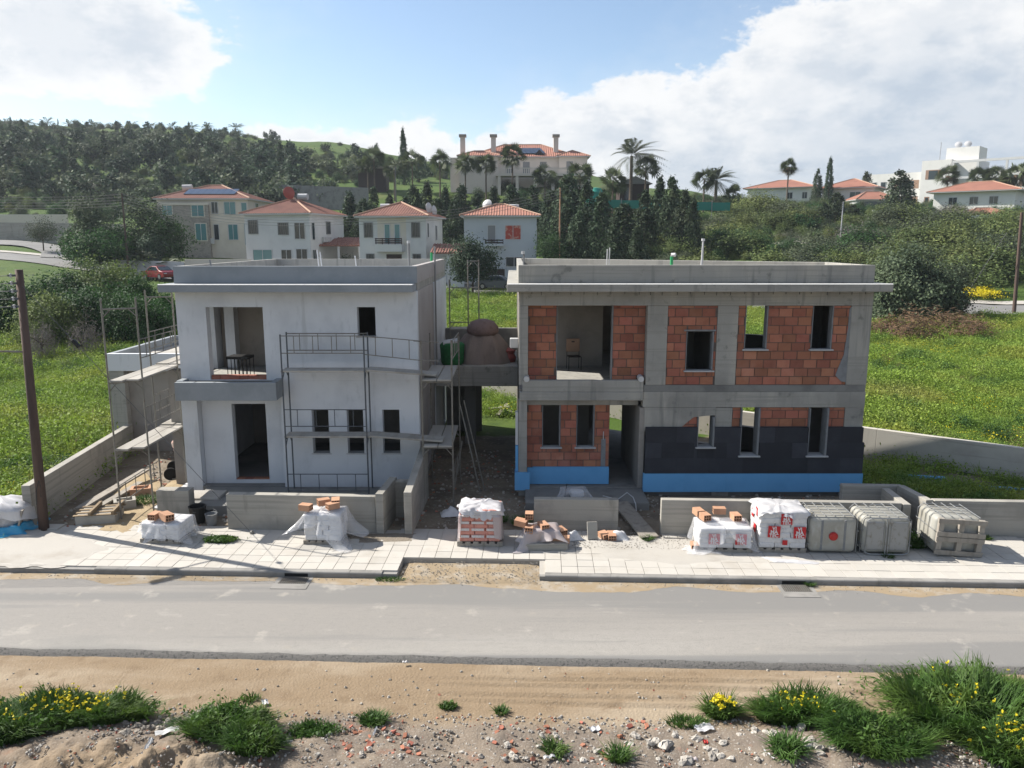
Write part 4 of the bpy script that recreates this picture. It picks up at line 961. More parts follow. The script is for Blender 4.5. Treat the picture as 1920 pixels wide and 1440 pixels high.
def yard():
    rg = random.Random(11)
    # low pallet at the wall stub
    t = thing('wrapped_pallet', 'low pallet of white packs under torn plastic film by the wall stub', 'pallet', (-8.72, 18.62, 0), -.12)
    pallet(t, 1.05, .8, .1, m='wood_grey'); bag_stack(t, 1.0, .76, .1, 3, .13, 3, 2, 'bag_white', rg)
    drape(t, 1.04, .8, .5, 0, lambda a: .14 + .28 * max(0, math.cos(a + .6)) + .2 * max(0, math.sin(a * 2)), .14, 'plastic_film', 3, 7, .07, dome=.1)
    loose_brick((-8.98, 18.32, .57), -.15, 'hollow brick weighing down film on the low white pallet, holes to the road'); loose_brick((-8.5, 18.28, .56), .9, 'larger orange brick laid across the film of the low white pallet', tilt=(.05, .08), s=1.15)
    # pallet before the long wall of the white house
    t = thing('wrapped_pallet', 'pallet of white packs in billowing clear film against the marked front wall', 'pallet', (-4.68, 18.52, 0), -.04)
    pallet(t, .98, .72, .1); bag_stack(t, .92, .68, .1, 5, .13, 3, 2, 'bag_white', rg)
    drape(t, .95, .72, .77, 0, lambda a: .3 + .2 * math.cos(a * 2) + .5 * max(0, math.cos(a + 1.0)) ** 2, .26, 'plastic_film', 8, 6, .1, dome=.09)
    for k, (x, y, z, r, lab) in enumerate(((-4.98, 18.3, .84, 1.3, 'long brick lying along the edge of the tall film-wrapped pallet'), (-4.9, 18.62, .86, -1.1, 'pale brick at the back corner of the tall film-wrapped pallet'),
                                           (-4.6, 18.36, .84, -.9, 'brick half hidden in film on the tall wrapped pallet'), (-4.42, 18.5, .88, .2, 'upright hollow brick topping the tall film-wrapped pallet'))):
        loose_brick((x, y, z), r, lab)
    # red bags
    t = thing('bag_pallet', 'pallet of salmon red printed bags under crumpled white film', 'pallet', (-.78, 18.42, 0), -.03)
    pallet(t, 1.12, .8, .13); zl = .13
    for k in range(9):
        n = 3; o = 0 if k % 2 else .12
        xs = [-.5 + o * 0, -.5 + (.26 if k % 2 else .36), -.5 + (.63 if k % 2 else .7), .5]
        for i in range(3):
            bag(t, xs[i], xs[i + 1], -.37, .0, zl, zl + .085, 'bag_red', rg); bag(t, xs[i], xs[i + 1], .003, .37, zl, zl + .085, 'bag_red', rg)
            if k % 2:
                w0 = xs[i + 1] - xs[i]
                pr = B().box(xs[i] + w0 * .1, xs[i + 1] - w0 * .08, -.3875, -.3855, zl + .012, zl + .075).obj('printed_band', 'print_white', t)
        zl += .088
    drape(t, 1.03, .78, zl + .02, 0, lambda a: .10 + .10 * math.cos(a * 1.0 + .9) + .06 * math.sin(a * 3), .03, 'plastic_film_dense', 15, 11, .05, dome=.07, crumple=.12)
    drape(t, 1.04, .80, zl - .1, 0, lambda a: .62 if math.cos(a - .1) > .55 or math.cos(a - 3.2) > .75 else .02, .02, 'plastic_pink', 16, 5, .02, dome=-.1, name='wrap')
    # collapsed brick pile
    t = thing('wrapped_pallet', 'collapsed heap of hollow bricks under pinkish film on a grey slab', 'pallet', (.72, 18.2, 0), .05)
    B().box(-.42, .62, -.42, .3, 0, .17).obj('slab', 'concrete_wall', t, bevel=.015)
    bag_stack(t, .8, .56, .17, 2, .12, 2, 2, 'brick_loose', rg)
    drape(t, .86, .62, .45, 0, lambda a: .26 + .12 * math.cos(a * 3) + .1 * max(0, -math.cos(a)), .12, 'plastic_pink', 21, 6, .1, dome=.06)
    for x, y, z, r, lab in ((.36, 18.1, .5, 1.2, 'lower brick of the little pair on the pink film'), (.42, 18.12, .66, -.05, 'pale brick set on top of another above the pink film'),
                            (.40, 17.86, .40, -.08, 'brick on the front edge of the pink film, holes facing the road'), (.82, 17.95, .44, .35, 'single brick lying askew in the pink film'),
                            (1.30, 18.32, .16, .5, 'upper brick of the pile tumbled off the grey slab'), (1.42, 18.02, .12, 1.45, 'long side of a brick tumbled beside the grey slab'),
                            (1.32, 17.9, -.02, 1.3, 'brick on the paving under the tumbled pile'), (1.2, 18.25, -.02, .2, 'bottom brick between slab and free-standing wall'),
                            (2.52, 18.38, .0, .05, 'single brick standing off by the plank ramp'), (2.40, 18.45, .0, 0.4, 'brick lying in crumbled mortar near the ramp')):
        loose_brick((x, y, z), r, lab, tilt=(rg.uniform(-.12, .12), rg.uniform(-.15, .15)))
    tag(B().obox((2.03, 18.55, .22), (.26, .05, .44), (-.3, 0, .1)).obj('broken_slab', 'concrete_wall', bevel=.01), 'broken concrete tile leaning by the free-standing wall', 'slab')
    # white bags under film
    def logo(t, x, y, z, s, cut=0, rot=0, txt=('VI', 'MA', 'TEC')):
        sq = B().box(-s / 2, s / 2, -.003, 0, -s / 2, s / 2).obj('printed_logo', 'print_red', t, loc=(x, y, z)); sq.rotation_euler = (0, rot, 0)
        for k, w_ in enumerate(txt):
            c = bpy.data.curves.new('lettering', 'FONT'); c.body = w_; c.size = s * .42; c.align_x = 'CENTER'; c.offset = .004
            o = bpy.data.objects.new('lettering', c); COL.objects.link(o); dg = bpy.context.evaluated_depsgraph_get()
            me = bpy.data.meshes.new_from_object(o.evaluated_get(dg)); COL.objects.unlink(o); bpy.data.objects.remove(o)
            me.materials.clear(); me.materials.append(MATS['print_clean'])
            q = link('lettering', me, None, sq, loc=(0, -.0045, s * (.22 - .31 * k) - s * .06)); q.rotation_euler = (math.pi / 2, 0, 0)
    t = thing('bag_pallet', 'low pallet of white printed bags under a sagging clear sheet', 'pallet', (5.18, 18.08, 0), -.05)
    pallet(t, 1.3, .8, .1); bag_stack(t, 1.25, .78, .1, 4, .12, 3, 2, 'bag_white', rg)
    logo(t, -.28, -.42, .34, .27); logo(t, .36, -.42, .34, .27)
    drape(t, 1.3, .82, .60, 0, lambda a: .18 + .5 * max(0, math.cos(a - 3.5)) ** 2 + .42 * max(0, math.cos(a + .25)) ** 4, .12, 'plastic_film', 31, 6, .08, dome=.1)
    for x, y, z, r, lab in ((4.78, 17.98, .68, .25, 'front one of two bricks laid end to end on the sagging sheet'), (4.68, 18.24, .7, .2, 'rear one of two bricks laid end to end on the sagging sheet'),
                            (5.32, 18.4, .73, 1.5, 'brick at the back of the sagging sheet by the long wall'), (5.52, 17.98, .67, .1, 'brick on the corner of the sagging sheet beside the taller stack'),
                            (4.46, 17.74, .0, -.1, 'brick on the paving pinning the trailing sheet')): loose_brick((x, y, z), r, lab)
    dr = B(); 
    o = patch('plastic_sheet', [G(1278, 1030), G(1312, 1010), G(1345, 1020), G(1352, 1040), G(1300, 1040)], .05, 'plastic_film', 'clear film trailing on the paving beside the low bag pallet', 'plastic sheet', .05, 19, .12); o['kind'] = 'thing'
    t = thing('bag_pallet', 'tall pallet of white bags printed with red square logos', 'pallet', (6.55, 18.12, 0), -.06)
    pallet(t, 1.14, .95, .12); bag_stack(t, 1.12, .92, .12, 7, .125, 3, 2, 'bag_white', rg)
    for x, z, s, r in ((.06, .86, .27, .0), (-.22, .54, .29, .03), (.385, .53, .29, -.02)): logo(t, x, -.50, z, s, rot=r)
    logo(t, .05, -.496, .27, .12, txt=())
    for y, z in ((-.1, .5), (.15, .8), (-.2, .95)):
        q = B().box(-.003, 0, -.1, .1, -.1, .1).obj('printed_logo', 'print_red', t, loc=(-.585, y, z))
    drape(t, 1.16, .96, 1.03, 0, lambda a: .1 + .07 * math.sin(a * 4) + .05 * math.cos(a * 7), .03, 'plastic_film_dense', 33, 12, .04, dome=.06, crumple=.07)
    o = patch('plastic_sheet', [G(1420, 1043), G(1450, 1047), G(1530, 1054), G(1528, 1058), G(1450, 1054)], .02, 'plastic_film_dense', 'crumpled strip of film lying on the paving before the tall bag stack', 'plastic sheet', .03, 22, .15); o['kind'] = 'thing'
    # far left sack under film with blue sheet
    t = thing('covered_heap', 'heap under shiny white film with a bright blue sheet below', 'heap', (-13.6, 19.35, 0), 0)
    B().lathe([(.85, 0), (.9, .3), (.75, .55), (.3, .74), (.02, .78)], 24).obj('heap', 'bag_white', t, smooth=True).scale = (1, .55, 1)
    drape(t, 1.9, 1.0, .62, 0, lambda a: .34 + .1 * math.sin(a * 3), .06, 'plastic_film_dense', 41, 8, .06, dome=.24, crumple=.14)
    drape(t, 1.85, 1.0, .2, 0, lambda a: .22, .12, 'plastic_blue', 42, 9, .06, dome=-.1, crumple=.1, name='blue_sheet')
    tag(B().obox((-12.72, 19.06, .3), (.04, .3, .62), (0, .28, .3)).obj('board', 'wood_grey'), 'grey board leaning on the end of the side wall', 'board')
yard()

# ------------------------------------------------------------------ liquid tanks lying on their sides
def tank(loc, rz, kind, label, tilt=0):
    t = thing('liquid_tank', label, 'tank', loc, rz, 'discarded caged tanks on the footway'); t.rotation_euler = (0, tilt, rz)
    W_, D_, H_ = 1.12, .98, .9
    b = B().box(-W_ / 2, W_ / 2, -D_ / 2, D_ / 2, .03, H_ + .03); o = b.obj('bottle', 'tank_plastic', t, bevel=.13); o.modifiers[0].segments = 4; o.data.shade_smooth()
    r = .011; x, y = W_ / 2 + .02, D_ / 2 + .02
    for k in range(5):
        yy = -y + .1 + k * (2 * y - .2) / 4
        if kind == 'pallet' and k == 0: continue
        pts = [(-x, yy, .05), (-x, yy, H_ - .05), (-x + .1, yy, H_ + .06), (x - .1, yy, H_ + .06), (x, yy, H_ - .05), (x, yy, .05)]
        B().tube(pts, r, 5).obj('cage_hoop', 'tank_metal', t)
    for k in range(5):
        xx = -W_ / 2 + .12 + k * (W_ - .24) / 4; B().tube([(xx, -y, H_ + .07), (xx, y, H_ + .07)], r, 5).obj('cage_bar', 'tank_metal', t)
    for s in (-1, 1):
        for z in (.25, .6): B().tube([(s * x, -y, z), (s * x, y, z)], r, 5).obj('cage_bar', 'tank_metal', t)
    f = -D_ / 2
    if kind == 'cap':
        for xx in (-.27, .27): B().box(xx - .028, xx + .028, f - .006, f + .05, .1, .86).obj('groove', 'grey_plastic', t, bevel=.01)
        B().lathe([(.075, -.02), (.105, .0), (.105, .03), (.08, .055), (.02, .06)], 18, (0, f, .46), Matrix.Rotation(math.pi / 2, 3, 'X')).obj('cap', 'cap_red', t, smooth=False)
    elif kind == 'steel':
        for xx in (-.27, .29): B().box(xx - .22, xx + .2, f - .012, f + .04, .12, .84).obj('base_panel', 'tank_metal', t, bevel=.05)
        for xx in (-.03, .03): B().tube([(xx, f - .03, .02), (xx, f - .03, .92)], .018, 6).obj('base_rib', 'tank_metal', t)
        B().tube([(-.5, f - .03, .08), (-.5, f - .03, .86), (-.4, f - .03, .93), (.42, f - .03, .93), (.52, f - .03, .84), (.52, f - .03, .08), (.4, f - .03, .03), (-.4, f - .03, .03), (-.5, f - .03, .08)], .018, 6).obj('base_rim', 'tank_metal', t)
        B().tube([(-.3, .1, .98), (-.12, .15, 1.06), (.12, .1, 1.02), (.3, -.05, .98)], r, 5).obj('bent_wire', 'tank_metal', t)
    else:
        for z in (.04, .37, .50, .82): B().box(-.56, .56, f - .14, f - .115, z, z + .11).obj('pallet_board', 'wood_grey', t)
        for xx in (-.47, 0, .47):
            B().box(xx - .06, xx + .06, f - .113, f - .02, .05, .93).obj('pallet_block', 'wood_grey', t)
tank((7.72, 18.05, 0), -.05, 'cap', 'dusty tank on its side showing a red round cap')
tank((8.98, 18.0, 0), -.05, 'steel', 'grey tank on its side showing two steel base panels')
tank((10.66, 18.0, 0), -.06, 'pallet', 'tank on its side with a wooden pallet base facing the road', .05)
# small brick stack in the niche behind the tanks
for k in range(4): loose_brick((9.95, 18.72, .16 * k), .05, 'brick in the little column at the end of the long front wall', 'bricks stacked at the wall end')

# ------------------------------------------------------------------ other site objects
def site():
    t = thing('bucket', 'large black builder bucket beside the wall stub', 'bucket', (-8.42, 19.75, 0))
    B().lathe([(.17, 0), (.22, .42), (.235, .43), (.235, .45), (.20, .45), (.15, .06), (.01, .05)], 18).obj('body', 'black_plastic', t, smooth=False)
    B().tube([(-.22, 0, .43), (-.14, -.12, .36), (0, -.235, .34), (.14, -.12, .36), (.22, 0, .43)], .008, 5).obj('handle', 'wire', t)
    t = thing('bucket', 'smaller grey mortar bucket next to the black one', 'bucket', (-7.98, 19.55, 0))
    B().lathe([(.12, 0), (.16, .3), (.17, .31), (.14, .31), (.11, .2), (.01, .2)], 16).obj('body', 'grey_plastic', t)
    B().tube([(-.16, 0, .3), (-.1, .1, .36), (0, .16, .38), (.1, .1, .36), (.16, 0, .3)], .007, 5).obj('handle', 'wire', t)
    t = thing('cement_mixer', 'pinkish cement mixer behind the side scaffold', 'mixer', (-10.35, 24.0, 0), .3)
    m = Matrix.Rotation(-.7, 3, 'Y')
    B().lathe([(.10, -.42), (.34, -.3), (.46, -.02), (.46, .12), (.30, .44), (.27, .46)], 20, (0, 0, .95), m).obj('drum', 'mixer', t, smooth=True)
    for s in (-1, 1): B().tube([(0, s * .5, .95), (.05, s * .5, 0)], .03, 6).obj('stand', 'scaffold_metal', t)
    B().tube([(-.5, -.5, .05), (.6, -.5, .05), (.6, .5, .05), (-.5, .5, .05)], .03, 6).obj('base_frame', 'scaffold_metal', t)
    for s in (-1, 1): B().lathe([(.2, -.03), (.2, .03)], 14, (-.55, s * .42, .2), Matrix.Rotation(math.pi / 2, 3, 'X')).obj('wheel', 'tyre', t)
    B().tube([(0, -.56, .95), (.0, -.6, .95)], .28, 14).obj('gear_guard', 'mixer', t)
    # pallets and planks on the left side yard
    t = thing('broken_pallet', 'broken wooden pallet lying on bricks by the side wall', 'pallet', (-11.15, 19.95, .16), .18)
    for k in range(4): B().box(-.55, .55, -.4 + k * .24, -.29 + k * .24, .08, .1).obj('pallet_board', 'wood', t)
    for x in (-.15, .42): B().box(x, x + .07, -.45, .5, .102, .2).obj('pallet_runner', 'wood', t)
    B().box(-.5, .5, -.4, .35, -.2, .078).obj('support_block', 'concrete_wall', t, bevel=.02)
    for i, (x, y, rz, lab) in enumerate(((-10.95, 20.9, .5, 'hollow concrete block on the sand beside the broken pallet'), (-11.0, 22.0, .3, 'hollow block further along the side wall'))):
        t = thing('concrete_block', lab, 'block', (x, y, 0), rz)
        b = B().box(-.28, .28, -.2, -.14, 0, .24).box(-.28, .28, .14, .2, 0, .24).box(-.28, -.2, -.139, .139, 0, .24).box(.2, .28, -.139, .139, 0, .24); b.obj('shell', 'concrete_wall' if i == 0 else 'brick_loose', t)
    for i, (p, q, wd, lab) in enumerate((((-11.9, 20.3, .18), (-11.6, 23.6, .3), .26, 'long grey plank lying along the side wall'), ((-11.6, 20.2, .1), (-11.3, 22.6, .2), .2, 'second plank beside the long grey one'),
                                         ((-9.9, 20.5, .1), (-9.7, 22.3, .25), .16, 'pale plank on the sand beside the white pier'), ((1.02 + 2.0, 20.7, .22), (3.5, 18.55, .03), .46, 'grey plank ramp leading up to the porch'),
                                         ((-14.6, 20.8, .3), (-13.9, 20.5, .32), .5, 'grey board lying on weeds outside the side wall'), ((-15.3, 20.4, .25), (-14.5, 21.3, .3), .1, 'narrow batten on the weeds outside the side wall'),
                                         ((-15.5, 22.9, .35), (-13.9, 22.6, .36), .3, 'broken concrete plank in the field edge'), ((-15.8, 23.3, .4), (-14.2, 23.4, .42), .16, 'second broken beam in the field edge'),
                                         ((-.6, 31.8, .1), (-.2, 33.2, .12), .16, 'loose batten on the grass behind the link slab'), ((-.2, 32.3, .1), (.5, 31.9, .12), .14, 'pale short batten on the grass behind the link slab'), ((-1.0, 32.6, .1), (-.1, 32.8, .14), .3, 'old board on the grass behind the link slab'),
                                         ((3.4, 33.0, .2), (4.8, 31.9, .2), .12, 'white pipe lying behind the brick house'), ((3.2, 32.6, .15), (4.9, 32.4, .2), .1, 'second white pipe lying behind the brick house'))):
        p, q = Vector(p), Vector(q)
        if i not in (0, 1, 2, 3): p.z = H(p.x, p.y) + .12; q.z = H(q.x, q.y) + .12
        tag(B().bar(p, q, wd, .05).obj('plank', 'pvc_white' if 'white' in lab else 'wood_grey', bevel=.005), lab, 'plank')
    for p, q, lab in (((12.6, 23.7, .06), (13.6, 23.35, .1), 'blue board offcut at the foot of the boundary wall'), ((14.2, 22.6, .06), (15.4, 22.2, .1), 'second thin blue offcut further along the boundary wall')):
        tag(B().bar(p, q, .14, .06).obj('board_offcut', 'board_blue'), lab, 'board')
    # chair on the loggia
    t = thing('chair', 'tan backed chair standing against the loggia wall of the brick house', 'chair', (2.0, 24.7, 3.33), .1)
    B().box(-.2, .2, -.2, .2, .42, .45).obj('seat', 'black_plastic', t, bevel=.01)
    B().box(-.22, .22, .2, .24, .55, .98).obj('backrest', 'chair_tan', t, bevel=.08); B().box(-.05, .05, .196, .199, .86, .9).obj('hand_hole', 'black_plastic', t)
    for x in (-.2, .2):
        B().tube([(x, -.2, 0), (x, -.19, .43)], .013, 6).obj('leg', 'black_plastic', t); B().tube([(x, .24, 0), (x, .2, .45), (x, .24, .95)], .013, 6).obj('leg', 'black_plastic', t)
    t = thing('trestle', 'black slatted trestle table on the balcony floor of the white house', 'table', (-8.08, 22.75, 3.47), -.1)
    B().box(-.32, .32, -.25, .25, .52, .6).obj('top', 'black_plastic', t)
    for k in range(6):
        for y in (-.23, .23): B().tube([(-.3 + k * .12, y, 0), (-.3 + k * .12, y, .52)], .012, 5).obj('leg', 'black_plastic', t)
    t = thing('wrapped_sink', 'white fitting in clear film on the porch slab of the brick house', 'sink', (1.75, 20.95, .19), .1)
    B().box(-.25, .3, -.2, .2, 0, .12).obj('base', 'black_plastic', t, bevel=.02); B().box(-.12, .28, -.16, .18, .12, .3).obj('body', 'pvc_white', t, bevel=.06)
    drape(t, .72, .5, .34, 0, lambda a: .26, .1, 'plastic_film', 52, 7, .05, dome=.05)
    B().tube([(-.3, -.1, 0), (-.2, 0, .5)], .012, 5).obj('rod', 'wire_dark', t)
    tag(B().tube([(2.6, 21.2, .24), (3.0, 21.0, .2), (3.3, 21.25, .32), (3.42, 20.9, .3), (3.45, 20.6, .2), (3.46, 20.5, -.02)], .014, 6).obj('cable', 'pvc_white'), 'white conduit loop hanging off the porch slab', 'cable')
    # things on the link slab
    t = thing('covered_heap', 'bell-shaped heap under brown canvas on the link slab', 'heap', (-1.05, 27.7, 3.14)); t.scale = (1.12, 1.12, 1.05)
    v, f = [], []; n = 40; prof = [(.98, 0), (.9, .25), (.74, .62), (.56, .9), (.5, .98)]
    B().lathe([(.02, .9), (.46, .92), (.52, 1.05), (.5, 1.2), (.36, 1.38), (.12, 1.46), (.01, 1.47)], 22).obj('lid', 'canvas_red', t, smooth=True)
    for j, (r, z) in enumerate(prof):
        for i in range(n):
            a = 2 * math.pi * i / n; rr = r * (1 + .07 * math.sin(a * 6 + j) + .05 * math.sin(a * 11)); v.append((rr * math.cos(a), rr * .8 * math.sin(a), z))
    for j in range(len(prof) - 1):
        for i in range(n): f.append((j * n + i, j * n + (i + 1) % n, (j + 1) * n + (i + 1) % n, (j + 1) * n + i))
    link('canvas', npmesh('canvas', v, f), 'canvas', t, smooth=True)
    t = thing('sack', 'dark green plastic sack standing on the scaffold tower side of the link slab', 'sack', (-2.1, 26.95, 3.14), -.15)
    B().lathe([(.34, 0), (.4, .1), (.42, .5), (.44, .7), (.36, .78), (.05, .8)], 18).obj('body', 'green_sack', t, smooth=True)
    B().obox((-.05, -.05, .82), (.5, .5, .06), (.1, -.15, .2)).obj('cover', 'plastic_film_dense', t)
    o = tag(B().lathe([(.22, 0), (.28, .15), (.2, .3), (.26, .42), (.05, .5)], 9).obj('rag_bundle', 'dish_red'), 'faded red bundle of netting at the end of the link slab', 'bundle'); o.location = (-.12, 27.6, 3.14)
    tag(B().box(-.06, .19, 22.55, 22.8, 4.32, 4.6).obj('meter_box', 'pvc_white', bevel=.02), 'white box fixed to the side of the brick house', 'box')
site()
# ================================================================== vegetation
def leaf_mesh(name, c, L, Wd, rs, mats, up=.3, out=.9, droop=0.0):
    """diamond shaped leaves at the points c"""
    n = len(c); nrm = rs.normal(size=(n, 3)); nrm *= .75; od = c - c.mean(0); od /= np.linalg.norm(od, axis=1)[:, None] + 1e-6; nrm += od * out; nrm[:, 2] += up; nrm /= np.linalg.norm(nrm, axis=1)[:, None]
    t = rs.normal(size=(n, 3)); t -= (t * nrm).sum(1)[:, None] * nrm; t /= np.linalg.norm(t, axis=1)[:, None]; t[:, 2] -= droop
    s = np.cross(nrm, t); L = np.broadcast_to(L, (n,)) * rs.uniform(.6, 1.3, n); Wd = np.broadcast_to(Wd, (n,)) * rs.uniform(.6, 1.3, n)
    v = np.stack([c + t * L[:, None], c + s * Wd[:, None], c - t * L[:, None], c - s * Wd[:, None]], 1).reshape(-1, 3)
    f = np.arange(n * 4).reshape(n, 4)
    me = npmesh(name, v, f); me.materials.append(MATS[mats]); return me
def clumpy(rs, n, rx, ry, rz, k=30, rc=.28, shell=.45, cz=0.0, flat=.0):
    """points of an uneven crown: leaves bunched round clump centres spread through an ellipsoid"""
    d = rs.normal(size=(k, 3)); d /= np.linalg.norm(d, axis=1)[:, None]; r = (shell + (1 - shell) * rs.uniform(0, 1, k)) * rs.uniform(.72, 1.08, k)
    cen = d * r[:, None]; w_ = rs.uniform(.5, 1.5, k); idx = rs.choice(k, n, p=w_ / w_.sum())
    off = rs.normal(size=(n, 3)) * (rc * (.6 + .8 * rs.uniform(0, 1, k)))[idx][:, None]
    p = cen[idx] + off; p[:, 2] = np.where(p[:, 2] < -flat, -flat + (p[:, 2] + flat) * .3, p[:, 2]) if flat else p[:, 2]
    return p * np.array([rx, ry, rz]) + np.array([0, 0, cz])
def cone_pts(rs, n, r, h, power=.8, k=60, rc=.2, z0=.03, noise=.25):
    z = rs.uniform(0, 1, k) ** 1.15; a = rs.uniform(0, 6.283, k); rr = r * (1 - z) ** power * rs.uniform(.55, 1.05, k)
    cen = np.stack([rr * np.cos(a), rr * np.sin(a), h * (z0 + (1 - z0) * z)], 1); idx = rs.randint(0, k, n)
    off = rs.normal(size=(n, 3)) * np.array([rc * r, rc * r, rc * r * 1.6]) * (1 - .6 * z[idx])[:, None]
    return cen[idx] + off
def trunk_b(h, r, lean=0, limbs=0, rs=None, spread=1.0, top=None):
    b = B().tube([(0, 0, -.3), (lean * .4, 0, h * .5), (lean, 0, h)], r, 7, r * .55)
    for k in range(limbs):
        a = 6.283 * k / limbs + rs.uniform(-.4, .4); z = h * rs.uniform(.65, 1.0); e = spread * rs.uniform(.7, 1.1)
        b.tube([(lean * z / h, 0, z), (lean + math.cos(a) * e * .5, math.sin(a) * e * .5, z + e * .5), (lean + math.cos(a) * e, math.sin(a) * e, z + e * .75)], r * .45, 5, r * .15)
    return b
def join_mesh(name, m1, m2):
    return m1, m2
def base_at(x, ytop, Y, dz=0):
    p = W(x, ytop, Y); z = H(p.x, Y) + dz; return Vector((p.x, Y, z)), p.z - z

# ---- far trees on the hill: one mesh each, shared by kind
def far_kinds():
    out = []
    for k in range(3):
        rs = np.random.RandomState(100 + k); p = clumpy(rs, 620, 1, 1, .75, 18, .24, .35, .62, .75)
        out.append(('olive_tree', join_mesh('olive_tree', leaf_mesh('c', p, .13, .085, rs, 'leaf_olive'), (lambda m: (m.materials.append(MATS['bark']), m)[1])(trunk_b(.5, .07).mesh('t')))))
    for k in range(2):
        rs = np.random.RandomState(120 + k); p = np.concatenate([clumpy(rs, 460, .9, .9, .8, 16, .22, .35, .8, .8), clumpy(rs, 200, .5, .5, .5, 8, .22, .3, 1.5)])
        out.append(('pine_tree', join_mesh('pine_tree', leaf_mesh('c', p, .12, .075, rs, 'leaf_pine'), (lambda m: (m.materials.append(MATS['bark']), m)[1])(trunk_b(.6, .07).mesh('t')))))
    rs = np.random.RandomState(140); p = cone_pts(rs, 520, .42, 3.2, .55, 50, .3)
    out.append(('cypress_tree', join_mesh('cypress_tree', leaf_mesh('c', p, .14, .07, rs, 'leaf_cypress', up=0), (lambda m: (m.materials.append(MATS['bark']), m)[1])(trunk_b(.6, .07).mesh('t')))))
    return [(a, (c, t)) for a, (c, t) in out]
FAR = far_kinds()
LAB = {'olive_tree': ('rounded grey green olive on the wooded hillside', 'olive trees on the hillside'), 'pine_tree': ('dark green pine on the wooded hillside', 'pines on the hillside'), 'cypress_tree': ('slim dark cypress on the wooded hillside', 'cypresses on the hillside')}
def hill_trees():
    rs = np.random.RandomState(5); n = 0; pts = []
    while n < 300:
        Y = rs.uniform(150, 330); x = rs.uniform(-60, 830); X = (x - 960) / F_PX * Y
        dens = 1.0 if x < 560 else (.55 if x < 700 else .18)
        if x > 560 and Y > 250: dens = .1
        if rs.uniform() > dens: continue
        if x > 640 and Y < 185: continue
        if any((X - a) ** 2 + (Y - b) ** 2 < 16 for a, b in pts): continue
        if Y > 200 and vnoise(np.float64(X * .01), np.float64(Y * .045), 55) < .36: continue
        pts.append((X, Y)); n += 1
        k = rs.choice(6, p=[.22, .2, .18, .17, .15, .08]); nm, me = FAR[k]
        o = thing(nm, None, None, (X, Y, H(X, Y) - .1)); link('crown', me[0], None, o); link('trunk', me[1], None, o); s = rs.uniform(2.0, 3.5) * (1.1 if nm == 'pine_tree' else (.8 if nm == 'cypress_tree' else 1)) * (1 - .5 * float(sstep(np.float64(Y), 190, 285))); o.scale = (s * rs.uniform(.9, 1.2), s * rs.uniform(.9, 1.2), s); o.rotation_euler.z = rs.uniform(0, 6.28)
        tag(o, LAB[nm][0], 'tree', LAB[nm][1])
    return pts
hill_trees()

# ---- scattered cover (grass, weeds, flowers) by geometry nodes
def scatter(name, sources, pts, scl, rs, label, cat, kind='stuff', tilt=.25):
    src = bpy.data.collections.new(name + '_kinds')
    for k, me in enumerate(sources): src.objects.link(bpy.data.objects.new('%s_%02d' % (name, k), me))
    n = len(pts); me = bpy.data.meshes.new(name); me.vertices.add(n); me.vertices.foreach_set('co', np.asarray(pts, np.float32).ravel()); me.update()
    r = np.stack([rs.uniform(-tilt, tilt, n), rs.uniform(-tilt, tilt, n), rs.uniform(0, 6.283, n)], 1).astype(np.float32)
    a = me.attributes.new('rot', 'FLOAT_VECTOR', 'POINT'); a.data.foreach_set('vector', r.ravel())
    a = me.attributes.new('sc', 'FLOAT', 'POINT'); a.data.foreach_set('value', np.asarray(scl, np.float32))
    a = me.attributes.new('pick', 'INT', 'POINT'); a.data.foreach_set('value', rs.randint(0, len(sources), n).astype(np.int32))
    g = bpy.data.node_groups.new(name, 'GeometryNodeTree')
    g.interface.new_socket('Geometry', in_out='INPUT', socket_type='NodeSocketGeometry'); g.interface.new_socket('Geometry', in_out='OUTPUT', socket_type='NodeSocketGeometry')
    N = g.nodes.new; i, o = N('NodeGroupInput'), N('NodeGroupOutput'); ip = N('GeometryNodeInstanceOnPoints'); ci = N('GeometryNodeCollectionInfo')
    ci.inputs['Collection'].default_value = src; ci.inputs['Separate Children'].default_value = True; ci.inputs['Reset Children'].default_value = True
    def attr(nm, ty): q = N('GeometryNodeInputNamedAttribute'); q.data_type = ty; q.inputs['Name'].default_value = nm; return q.outputs['Attribute']
    ip.inputs['Pick Instance'].default_value = True; Lk = g.links.new
    Lk(i.outputs[0], ip.inputs['Points']); Lk(ci.outputs[0], ip.inputs['Instance']); Lk(attr('pick', 'INT'), ip.inputs['Instance Index'])
    Lk(attr('rot', 'FLOAT_VECTOR'), ip.inputs['Rotation']); Lk(attr('sc', 'FLOAT'), ip.inputs['Scale']); Lk(ip.outputs[0], o.inputs[0])
    ob = link(name, me, None); md = ob.modifiers.new('scatter', 'NODES'); md.node_group = g
    return tag(ob, label, cat, kind=kind)
